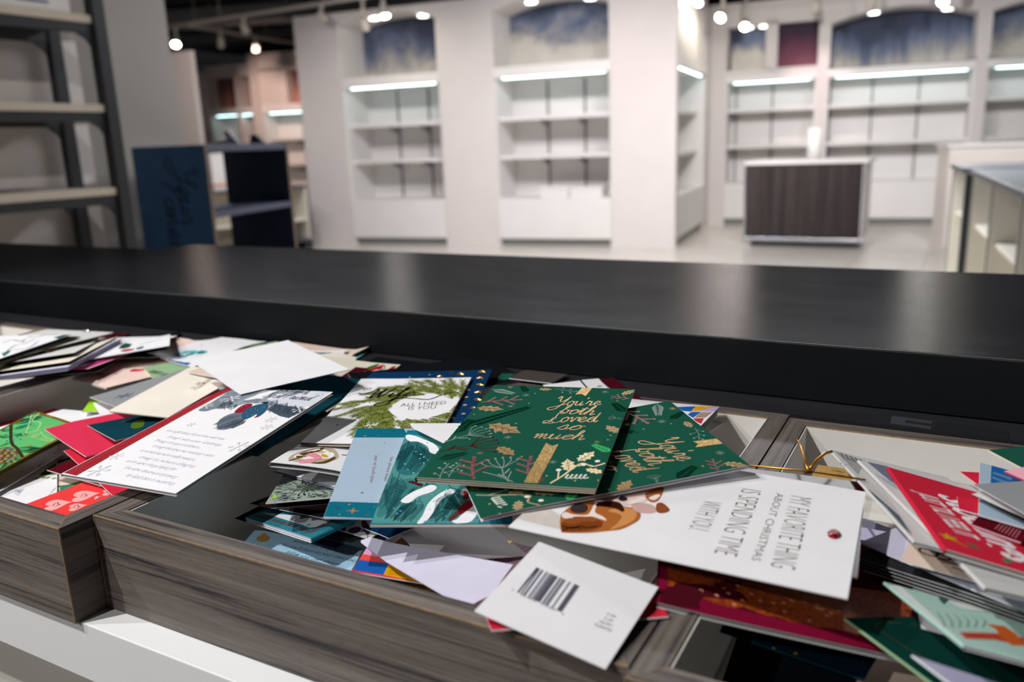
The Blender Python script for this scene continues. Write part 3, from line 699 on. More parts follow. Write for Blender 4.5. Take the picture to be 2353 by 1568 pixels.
def paper(n):
    if n == 'orange': return MATS.get('paper_orange') or glitter_mat('paper_orange', '#6b2508', '#a34a18', .45, .35, 500)
    if n == 'gold': return mat('paper_gold', PAPER[n], .28, metal=.85, var=.15, scale=30)
    if n == 'redfoil': return mat('paper_redfoil', '#2e0306', .25, spec=.3, var=.2, scale=30)
    if n in ('clear',): return mat('clear_sleeve', '#8f9698', .15, alpha=.35)
    return mat('paper_'+n, PAPER[n], .7, spec=.0, var=.025, scale=30, bump=.05, bscale=1500)
INK = {}
def ink(n):
    if n in INK: return INK[n]
    if n == 'goldfoil': m = mat('ink_goldfoil', '#b0894c', .34, metal=.85, var=.1, scale=120)
    elif n == 'goldbright': m = mat('ink_goldbright', '#e8d3a4', .38, metal=.55, var=.05, scale=120)
    elif n == 'coppergold': m = mat('ink_coppergold', '#9a7434', .42, metal=.5, var=.2, scale=120)
    elif n == 'goldglit': m = glitter_mat('ink_goldglit', '#7a5a10', '#c79a2c', .7, .35, 900)
    elif n == 'redglit': m = glitter_mat('ink_redglit', '#4a060c', '#9c1420', .15, .45, 1100)
    elif n == 'redribbon': m = mat('ink_redribbon', '#8e0717', .6, var=.18, scale=260, bump=.3, bscale=900)
    elif n == 'gem': m = mat('ink_gem', '#eef2f6', .05, metal=.6, var=.2, scale=300)
    elif n == 'redgem': m = mat('ink_redgem', '#8a0010', .08, coat=1.0, var=.2, scale=300)
    elif n == 'blackfoil': m = mat('ink_blackfoil', '#170d10', .6, spec=.0)
    elif n == 'sequin': m = mat('ink_sequin', '#2f8fe0', .25, metal=.4)
    elif n == 'seqaqua': m = mat('ink_seqaqua', '#35d6c4', .25, metal=.4)
    elif n == 'silver': m = mat('ink_silver', '#8d9a97', .7, spec=0.0, var=.05)
    elif n == 'redshine': m = mat('ink_redshine', '#b00a20', .15, metal=.5)
    elif n == 'orangeglit': m = glitter_mat('ink_orangeglit', '#7a2a0a', '#b8541c', .2, .4, 700)
    elif n == 'bead': m = mat('ink_bead', '#d08a6a', .1, coat=1.0)
    elif n == 'goldcord': m = mat('ink_goldcord', '#c58a2a', .3, metal=.8)
    else:
        m = mat('ink_'+n.lstrip('#'), n, .7, spec=.0, var=.05, scale=150)
    INK[n] = m; return m
def bil(d, u, v):
    u = min(max(u, 0), 1)*(N7-1); v = min(max(v, 0), 1)*(N7-1)
    i = min(int(u), N7-2); j = min(int(v), N7-2); f = u-i; g = v-j
    return (d[i*N7+j]*(1-f)*(1-g)+d[(i+1)*N7+j]*f*(1-g)+d[i*N7+j+1]*(1-f)*g+d[(i+1)*N7+j+1]*f*g)
class Card:
    def __init__(s, cid):
        p = POSE[cid]; s.id = cid
        s.o = Vector(p[0:3])*1e-5
        ps, a, b = [v*1e-5 for v in p[3:6]]
        s.R = Matrix.Rotation(ps, 3, 'Z') @ Matrix.Rotation(a, 3, 'X') @ Matrix.Rotation(b, 3, 'Y')
        s.w, s.h, s.th = p[6]*1e-4, p[7]*1e-4, p[8]*1e-4
        s.d = [v*1e-4 for v in p[9:]]; s.up = s.R.transposed() @ Vector((0, 0, 1)); s.layer = 0
    def pt(s, x, y, lift=0.0):
        """card millimetres (origin lower left) -> local vector"""
        u, v = x/s.w, y/s.h
        return Vector((x-s.w/2, y-s.h/2, lift))+s.up*bil(s.d, u, v)
    def place(s, o): o.matrix_world = Matrix.Translation(s.o) @ s.R.to_4x4()
def sheet(bm, c, z0, z1, mi_top, mi_side, x0=0., x1=1., y0=0., y1=1., n=6, droop=None, jag=None):
    """closed slab following the card's curve, from depth z0 (top) to z1 (below)"""
    T = []; Bt = []
    for i in range(n+1):
        rt = []; rb = []
        for j in range(n+1):
            u = x0+(x1-x0)*i/n; v = y0+(y1-y0)*j/n
            x, y = u*c.w, v*c.h
            dz = droop(u, v) if droop else 0.0
            if jag:
                if jag == 'left' and i == 0: x += .0012*((j*7) % 3-1)
            rt.append(bm.verts.new(c.pt(x, y, z0+dz))); rb.append(bm.verts.new(c.pt(x, y, z1+dz)))
        T.append(rt); Bt.append(rb)
    for i in range(n):
        for j in range(n):
            f = bm.faces.new((T[i][j], T[i+1][j], T[i+1][j+1], T[i][j+1])); f.material_index = mi_top; f.smooth = True
            f = bm.faces.new((Bt[i][j], Bt[i][j+1], Bt[i+1][j+1], Bt[i+1][j])); f.material_index = mi_side; f.smooth = True
    for k in range(n):
        for q in ((T[k][0], Bt[k][0], Bt[k+1][0], T[k+1][0]), (T[k][n], T[k+1][n], Bt[k+1][n], Bt[k][n]), (T[0][k], T[0][k+1], Bt[0][k+1], Bt[0][k]), (T[n][k], Bt[n][k], Bt[n][k+1], T[n][k+1])):
            f = bm.faces.new([bm.verts.new(v.co) for v in q]); f.material_index = mi_side
def leaf(c, name, parent, top, side, z0, z1, droop=None, **k):
    me = bpy.data.meshes.new(name); bm = bmesh.new(); sheet(bm, c, z0, z1, 0, 1, droop=droop, **k); bm.to_mesh(me); bm.free()
    me.materials.append(top); me.materials.append(side); return link(name, me, parent)
def make_card(cid, label, top, kind='fold', side='white', cat='card', name='greeting_card', group='greeting cards heaped in the trays', leaves=2, inner=None, fold='L', gap=1.0, back_x0=0.0):
    c = Card(cid); t = .00045
    tm, sm = paper(top), paper(side)
    im = paper(inner) if inner else sm
    if kind == 'poly':
        tmp = bmesh.new(); pts = [(OUTLINE[cid][i]*1e-5, OUTLINE[cid][i+1]*1e-5) for i in range(0, len(OUTLINE[cid]), 2)]
        f = tmp.faces.new([tmp.verts.new((x, y, 0)) for x, y in pts]); f.normal_update()
        if f.normal.z < 0: f.normal_flip()
        bmesh.ops.triangulate(tmp, faces=[f])
        for it in range(2):
            bmesh.ops.subdivide_edges(tmp, edges=[e_ for e_ in tmp.edges if e_.calc_length() > .03], cuts=1); bmesh.ops.triangulate(tmp, faces=tmp.faces[:])
        r = bmesh.ops.extrude_face_region(tmp, geom=tmp.faces[:])
        low = set(v for v in r['geom'] if isinstance(v, bmesh.types.BMVert))
        for v in tmp.verts: v.co = c.pt(v.co.x, v.co.y, 0 if v in low else -.0006)
        bmesh.ops.recalc_face_normals(tmp, faces=tmp.faces[:])
        me = bpy.data.meshes.new(name); tmp.to_mesh(me); tmp.free(); me.materials.append(tm); e = link(name, me); c.place(e)
    elif kind in ('flat', 'env'):
        e = leaf(c, name, None, tm, sm, 0, -max(c.th*.5, .0004))
        c.place(e)
        if kind == 'env':
            c.layer = 0
    else:
        e = bpy.data.objects.new(name, None); COL.objects.link(e); e.empty_display_size = .03; c.place(e)
        leaf(c, 'front_leaf', e, tm, sm, 0, -t)
        n = leaves
        for k in range(1, n):
            zz = -(c.th-t)*k/(n-1)
            leaf(c, 'back_leaf' if k == n-1 else 'inner_leaf', e, im if k < n else sm, sm, zz, zz-t, x0=back_x0, x1=1-.004*k, y0=.002*k)
        # spine along the fold
        me = bpy.data.meshes.new('spine'); bm = bmesh.new()
        rows = []
        for j in range(7):
            v = j/6; x = 0.0 if fold == 'L' else c.w
            rows.append([bm.verts.new(c.pt(x+(-1 if fold == 'L' else 1)*c.th*.35*math.sin(a), v*c.h, -c.th/2+c.th/2*math.cos(a))) for a in (0, PI*.25, PI*.5, PI*.75, PI)])
        for j in range(6):
            for k in range(4):
                f = bm.faces.new((rows[j][k], rows[j+1][k], rows[j+1][k+1], rows[j][k+1])); f.smooth = True
        bm.to_mesh(me); bm.free(); me.materials.append(tm); link('spine', me, e)
    tag(e, label, cat, group)
    c.obj = e; return c

# ---- flat print laid on a card: thin geometry that follows its curve
SOFT = {'snow_print', 'puppy_print', 'scarf_print', 'penguin_print', 'beak_print', 'bird_print', 'oval_print', 'shell_print', 'flower_print', 'bow_print', 'wreath_print', 'cone_print', 'soft_print', 'foil_patch'}
class Print:
    def __init__(s, c): s.c = c; s.g = {}
    def get(s, part, col):
        k = (part, col)
        if k not in s.g: s.g[k] = bmesh.new()
        return s.g[k]
    def poly(s, part, col, layer, pts, clip=True):
        bm = s.get(part, col); c = s.c
        pts = [(min(max(x, 0.0002), c.w-.0002), min(max(y, .0002), c.h-.0002)) for x, y in pts] if clip else pts
        if part in SOFT and len(pts) > 3:
            m_ = len(pts); cl = crom([pts[-1]]+pts+[pts[0], pts[1]], 3)[3:-4]
            pts = [(min(max(x, 0.0002), c.w-.0002), min(max(y, .0002), c.h-.0002)) for x, y in cl]
        q = [pts[0]]
        for p in pts[1:]:
            if abs(p[0]-q[-1][0])+abs(p[1]-q[-1][1]) > 1e-5: q.append(p)
        if len(q) > 2 and abs(q[0][0]-q[-1][0])+abs(q[0][1]-q[-1][1]) < 1e-5: q.pop()
        if len(q) < 3: return
        tmp = bmesh.new()
        f = tmp.faces.new([tmp.verts.new((x, y, 0)) for x, y in q])
        f.normal_update()
        if f.normal.z < 0: f.normal_flip()
        bmesh.ops.triangulate(tmp, faces=[f])
        for it in range(3):
            es = [e for e in tmp.edges if e.calc_length() > .02]
            if not es: break
            bmesh.ops.subdivide_edges(tmp, edges=es, cuts=1); bmesh.ops.triangulate(tmp, faces=tmp.faces[:])
        lift = .00006+.000025*layer
        m = {v: bm.verts.new(c.pt(v.co.x, v.co.y, lift)) for v in tmp.verts}
        for f in tmp.faces:
            try: bm.faces.new([m[v] for v in f.verts])
            except ValueError: pass
        tmp.free()
    def stroke(s, part, col, layer, width, pts, taper=False, smooth=True):
        if len(pts) < 2: return
        if smooth and len(pts) > 2: pts = crom(pts, 4)
        bm = s.get(part, col); c = s.c; lift = .00006+.000025*layer
        n = len(pts); prev = None
        for k in range(n):
            a = pts[max(k-1, 0)]; b = pts[min(k+1, n-1)]
            dx, dy = b[0]-a[0], b[1]-a[1]; L = math.hypot(dx, dy) or 1
            f = (math.sin(PI*(k+.35)/(n+.0))**.6 if taper == 1 else (1-k/(n-.5)) if taper == 2 else 1.0)
            hw = width/2*max(f, .12); nx, ny = -dy/L*hw, dx/L*hw
            x, y = pts[k]
            if not (0 < x < c.w and 0 < y < c.h): prev = None; continue
            v = (bm.verts.new(c.pt(x+nx, y+ny, lift)), bm.verts.new(c.pt(x-nx, y-ny, lift)))
            if prev: bm.faces.new((prev[1], v[1], v[0], prev[0]))
            prev = v
    def dot(s, part, col, layer, x, y, r, n=10, sq=1.0):
        s.poly(part, col, layer, [(x+r*math.cos(2*PI*k/n), y+r*sq*math.sin(2*PI*k/n)) for k in range(n)])
    def text(s, part, col, layer, txt, x, y, dx, dy, height, shear=0.0, fit=True, upscale=1.0, bold=0.0):
        """baseline from (x,y) along (dx,dy); text fitted to that length; height of capitals in metres"""
        cu = bpy.data.curves.new('t', 'FONT'); cu.body = txt; cu.size = 1.0; cu.shear = shear; cu.resolution_u = 2; cu.fill_mode = 'FRONT'
        if bold: cu.offset = bold
        o = bpy.data.objects.new('t', cu); COL.objects.link(o)
        bpy.context.view_layer.update()
        me = o.to_mesh()
        vs_ = [tuple(v.co) for v in me.vertices]; ps = [tuple(p.vertices) for p in me.polygons]
        o.to_mesh_clear(); bpy.data.objects.remove(o); bpy.data.curves.remove(cu)
        if not vs_: return
        x0 = min(v[0] for v in vs_); x1 = max(v[0] for v in vs_)
        L = math.hypot(dx, dy); ex, ey = dx/L, dy/L; sx = L/(x1-x0) if fit else height/.7
        sy = height/.7; c = s.c; bm = s.get(part, col); lift = .00006+.000025*layer
        m = []
        for v in vs_:
            a = (v[0]-x0)*sx; b = v[1]*sy
            X, Y = x+ex*a-ey*b, y+ey*a+ex*b
            m.append(bm.verts.new(c.pt(X, Y, lift)) if (0 < X < c.w and 0 < Y < c.h) else None)
        for p in ps:
            if all(m[i] is not None for i in p):
                try: bm.faces.new([m[i] for i in p])
                except ValueError: pass
    def script(s, part, col, layer, txt, x, y, dx, dy, xh, width, slant=.25, taper=False):
        st, adv = cursive(txt); L = math.hypot(dx, dy); ex, ey = dx/L, dy/L; k = L/adv
        for line in st:
            q = []
            for px, py in line:
                a = (px+py*slant)*k; b = py*xh
                q.append((x+ex*a-ey*b, y+ey*a+ex*b))
            s.stroke(part, col, layer, width, q, taper)
    def done(s):
        for (part, col), bm in s.g.items():
            if not bm.faces: bm.free(); continue
            bm.normal_update()
            me = bpy.data.meshes.new(part); bm.to_mesh(me); bm.free(); me.materials.append(ink(col)); link(part, me, s.c.obj)
# botanical motifs, drawn from a base point to a tip
def motif(p, kind, col, layer, x0, y0, x1, y1):
    L = math.hypot(x1-x0, y1-y0); ex, ey = (x1-x0)/L, (y1-y0)/L
    def P(a, b): return (x0+(ex*a-ey*b)*L, y0+(ey*a+ex*b)*L)
    if kind == 'holly':
        up = [(0, 0), (.12, .07), (.18, .2), (.3, .14), (.42, .27), (.55, .15), (.68, .24), (.78, .11), (1, 0)]
        pts = [P(a, b) for a, b in up]+[P(a, -b) for a, b in up[-2:0:-1]]
        p.poly('leaf_print', col, layer, pts)
        p.stroke('vein_print', '#5b4a1e', layer+1, L*.022, [P(.05, 0), P(.9, 0)])
        for a in (.3, .5, .7):
            p.stroke('vein_print', '#5b4a1e', layer+1, L*.018, [P(a-.1, 0), P(a+.06, .11)]); p.stroke('vein_print', '#5b4a1e', layer+1, L*.018, [P(a-.1, 0), P(a+.06, -.11)])
    elif kind in ('sprig', 'fern', 'needle'):
        p.stroke('stem_print', col, layer, min(L*.02, .0006), [P(0, 0), P(.5, .03), P(1, 0)])
        n = {'sprig': 6, 'fern': 9, 'needle': 14}[kind]
        if kind != 'needle' and L > .03: n = int(n*min(L/.03, 2.5))
        k_ = min(1.0, .03/L) if kind != 'needle' else 1.0
        for k in range(n):
            a = .12+.82*k/n; s = k_*(.30 if kind == 'sprig' else .32 if kind == 'fern' else .34)*(1-.55*k/n)
            for sg in (1, -1):
                q = [P(a, .02*sg), P(a+s*.5, sg*s*.38), P(a+s*.95, sg*s*.55)]
                p.stroke('leaf_print', col, layer, L*k_*(.10 if kind == 'sprig' else .035 if kind == 'fern' else .018), q, 1)
    elif kind == 'redsprig':
        p.stroke('berry_print', col, layer, L*.05, [P(0, 0), P(.5, .04), P(1, 0)])
        for a, s in ((.12, 1), (.3, -1), (.42, 1), (.6, -1), (.7, 1)):
            p.stroke('berry_print', col, layer, L*.055, [P(a, 0), P(a+.12, .13*s), P(a+.2, .24*s)]); q = P(a+.22, .26*s); p.dot('berry_print', col, layer, q[0], q[1], L*.045)
        for a in (.85, 1.0): q = P(a, 0); p.dot('berry_print', col, layer, q[0], q[1], L*.05)
    elif kind == 'umbel':
        p.stroke('stem_print', col, layer, L*.02, [P(0, 0), P(.3, .03), P(.55, 0)])
        for b in (-.38, -.24, -.1, .04, .18, .32):
            q = P(1-.25*b*b*4, b); p.stroke('stem_print', col, layer, L*.015, [P(.55, 0), P(.78, b*.85), q]); p.dot('berry_print', col, layer, q[0], q[1], L*.028)
        for a, s in ((.18, 1), (.32, -1)):
            p.stroke('leaf_print', col, layer, L*.03, [P(a, 0), P(a+.16, .12*s)])
    elif kind == 'berries':
        p.stroke('stem_print', col, layer, L*.02, [P(0, 0), P(.5, .06), P(1, 0)])
        for a, b in ((.25, .22), (.45, -.2), (.62, .2), (.8, -.14), (.92, .12)):
            p.stroke('stem_print', col, layer, L*.014, [P(a-.12, .03), P(a, b*.6), P(a+.05, b)]); q = P(a+.06, b*1.1); p.dot('berry_print', col, layer, q[0], q[1], L*.045)
    elif kind == 'star':
        for k in range(6):
            t = PI*k/6+.2; p.stroke('star_print', col, layer, L*.09, [(x0+math.cos(t)*L, y0+math.sin(t)*L), (x0, y0), (x0-math.cos(t)*L, y0-math.sin(t)*L)], 1, False)
        p.dot('star_print', col, layer, x0, y0, L*.25)
    elif kind == 'star4':
        pts = []
        for k in range(8):
            t = PI*k/4; r = L if k % 2 == 0 else L*.28
            pts.append((x0+math.cos(t)*r, y0+math.sin(t)*r))
        p.poly('star_print', col, layer, pts)
    elif kind == 'star5':
        pts = []
        for k in range(10):
            t = PI*k/5+PI/2; r = L if k % 2 == 0 else L*.42
            pts.append((x0+math.cos(t)*r, y0+math.sin(t)*r))
        p.poly('star_print', col, layer, pts)
    elif kind == 'flake':
        for k in range(3):
            t = PI*k/3+.3
            p.stroke('snowflake_print', col, layer, L*.09, [(x0+math.cos(t)*L, y0+math.sin(t)*L), (x0-math.cos(t)*L, y0-math.sin(t)*L)])
        for k in range(6):
            t = PI*k/3+.3
            for s in (.5, .75):
                bx, by = x0+math.cos(t)*L*s, y0+math.sin(t)*L*s
                for q in (.6, -.6): p.stroke('snowflake_print', col, layer, L*.07, [(bx, by), (bx+math.cos(t+q)*L*.28, by+math.sin(t+q)*L*.28)])
    elif kind == 'heart':
        pts = []
        for k in range(20):
            t = 2*PI*k/20; a = 16*math.sin(t)**3/17; b = (13*math.cos(t)-5*math.cos(2*t)-2*math.cos(3*t)-math.cos(4*t))/17
            pts.append((x0+(ex*a-ey*b)*L, y0+(ey*a+ex*b)*L))
        p.poly('heart_print', col, layer, pts)
def gem_part(p, col, pts, r, kind):
    c = p.c; x, y = pts[0]*1e-5, pts[1]*1e-5; r *= 1e-5; bm = bmesh.new()
    rings = [(1.0, .0), (1.0, .25), (.62, .62)] 
    V = []
    for q, (s, h) in enumerate(rings):
        V.append([bm.verts.new(c.pt(x+r*s*math.cos(2*PI*k/10+.3*q)*1.25, y+r*s*math.sin(2*PI*k/10+.3*q)*.85, .0003+r*h*.8)) for k in range(10)])
    for a, b in zip(V[:-1], V[1:]):
        for k in range(10): bm.faces.new((a[k], a[(k+1) % 10], b[(k+1) % 10])); bm.faces.new((a[k], b[(k+1) % 10], b[k]))
    bm.faces.new(V[-1])
    me = bpy.data.meshes.new('jewel'); bm.to_mesh(me); bm.free(); me.materials.append(ink(col)); o = link('jewel', me, c.obj)
def raised_star(p, pts, r):
    c = p.c; x, y = pts[0]*1e-5, pts[1]*1e-5; r *= 1e-5
    bm = p.get('raised_star', 'goldfoil'); t0 = random.random()
    top = bm.verts.new(c.pt(x, y, r*.32))
    rim = [bm.verts.new(c.pt(x+(r if k % 2 == 0 else r*.36)*math.cos(PI*k/6+t0), y+(r if k % 2 == 0 else r*.36)*math.sin(PI*k/6+t0), .0002)) for k in range(12)]
    for k in range(12): bm.faces.new((rim[k], rim[(k+1) % 12], top))
def wreath(p, ctr, a, b):
    rnd = random.Random(11); c = p.c
    x0, y0 = ctr[0]*1e-5, ctr[1]*1e-5
    r = .5*(math.hypot(a[0]*1e-5-x0, a[1]*1e-5-y0)+math.hypot(b[0]*1e-5-x0, b[1]*1e-5-y0))
    cols = ('#66702f', '#7d8640', '#4f5a24', '#959c5a', '#5b652b')
    for k in range(190):
        t = 2*PI*k/190+rnd.uniform(-.05, .05)
        R0 = r*(1.02+1.15*rnd.random()**1.5)
        bx, by = x0+math.cos(t)*R0, y0+math.sin(t)*R0
        ang = t+PI/2+rnd.uniform(-.1, .75)*(-1); L = r*rnd.uniform(.55, 1.0)
        out = rnd.uniform(.1, .8)
        dx, dy = math.cos(ang)*(1-out*.3)+math.cos(t)*out, math.sin(ang)*(1-out*.3)+math.sin(t)*out
        n = math.hypot(dx, dy); dx /= n; dy /= n
        p.stroke('branch_print', '#5d692a', 1, .0009, [(bx, by), (bx+dx*L*.5, by+dy*L*.5), (bx+dx*L, by+dy*L)])
        for j in range(13):
            f = j/13; qx, qy = bx+dx*L*f, by+dy*L*f
            for s in (1, -1):
                aa = math.atan2(dy, dx)+s*rnd.uniform(.35, .6); l = r*.40*(1-.45*f)*rnd.uniform(.8, 1.2)
                ex, ey = qx+math.cos(aa)*l, qy+math.sin(aa)*l
                if math.hypot(ex-x0, ey-y0) < r*1.0 or math.hypot(qx-x0, qy-y0) < r*.98: continue
                p.stroke('needle_print', cols[(k+j) % 5], 1+(k+j) % 4, .00115, [(qx, qy), ((qx+ex)/2+.0004*s, (qy+ey)/2), (ex, ey)], 2)
def brush_pattern(p, seed):
    rnd = random.Random(seed); c = p.c
    for k in range(420):
        x, y = rnd.uniform(.002, c.w-.002), rnd.uniform(.002, c.h-.002)
        fan = math.atan2(y-c.h*.35, x-c.w*.45); rr = math.hypot(y-c.h*.35, x-c.w*.45)
        if rr < .03: a = fan; l = .0055; w = .0009
        else: a = fan+PI/2+rnd.uniform(-.4, .4); l = rnd.uniform(.002, .0045); w = .0014
        p.stroke('brush_print', '#27323f' if k % 7 else '#6f7d80', 1+k % 3, w, [(x, y), (x+math.cos(a)*l*.5+.0004, y+math.sin(a)*l*.5), (x+math.cos(a)*l, y+math.sin(a)*l)], 1)
def gold_bow(p, pts):
    c = p.c; q = [(pts[i]*1e-5, pts[i+1]*1e-5) for i in range(0, 10, 2)]
    m = ink('goldcord'); k, e1, e2, a, b = q
    def at(P, l): return c.pt(P[0], P[1], l)
    def mix(A, B_, t): return (A[0]+(B_[0]-A[0])*t, A[1]+(B_[1]-A[1])*t)
    mb = MB(); mb.tube([at(a, .0012), at(k, .0018), at(b, .0012)], .0007, m, 6).build('gold_cord', c.obj)
    mb = MB(); mb.tube([at(k, .002), at(mix(k, e1, .3), .004), at(mix(k, e1, .65), .006), at(e1, .004)], .0011, m, 6).build('bow_end', c.obj)
    mb = MB(); mb.tube([at(k, .002), at((mix(k, e2, .35)[0], mix(k, e2, .35)[1]), .006), at(mix(k, e2, .7), .007), at(e2, .005)], .0011, m, 6).build('bow_end', c.obj)
    mb = MB(); mb.tube([at(mix(k, a, .02), .001), at(k, .004), at(mix(k, b, .03), .001)], .002, m, 8).build('knot', c.obj)
def run_ops(c, ops, sc=(1.0, 1.0)):
    p = Print(c); fx, fy = sc
    U = lambda a: [(a[i]*1e-5*fx, a[i+1]*1e-5*fy) for i in range(0, len(a), 2)]
    for o in ops:
        k = o[0]
        if k == 'P': p.poly(o[1], o[2], o[3], U(o[4]))
        elif k == 'S': p.stroke(o[1], o[2], o[3], o[4]*1e-5, U(o[5]), o[6] if len(o) > 6 else False)
        elif k == 'T':
            q = U(o[5]); p.text(o[1], o[2], o[3], o[4], q[0][0], q[0][1], q[1][0]-q[0][0], q[1][1]-q[0][1], o[6]*1e-5, o[7] if len(o) > 7 else 0.0, bold=o[8] if len(o) > 8 else 0.0)
        elif k == 'X':
            q = U(o[5]); p.script(o[1], o[2], o[3], o[4], q[0][0], q[0][1], q[1][0]-q[0][0], q[1][1]-q[0][1], o[6]*1e-5, o[7]*1e-5)
        elif k == 'M':
            q = U(o[4]); motif(p, o[1], o[2], o[3], q[0][0], q[0][1], q[1][0], q[1][1])
        elif k == 'D':
            for q in U(o[5]): p.dot(o[1], o[2], o[3], q[0], q[1], o[4]*1e-5)
        elif k == 'F': globals()[o[1]](p, *o[2:])
    return p
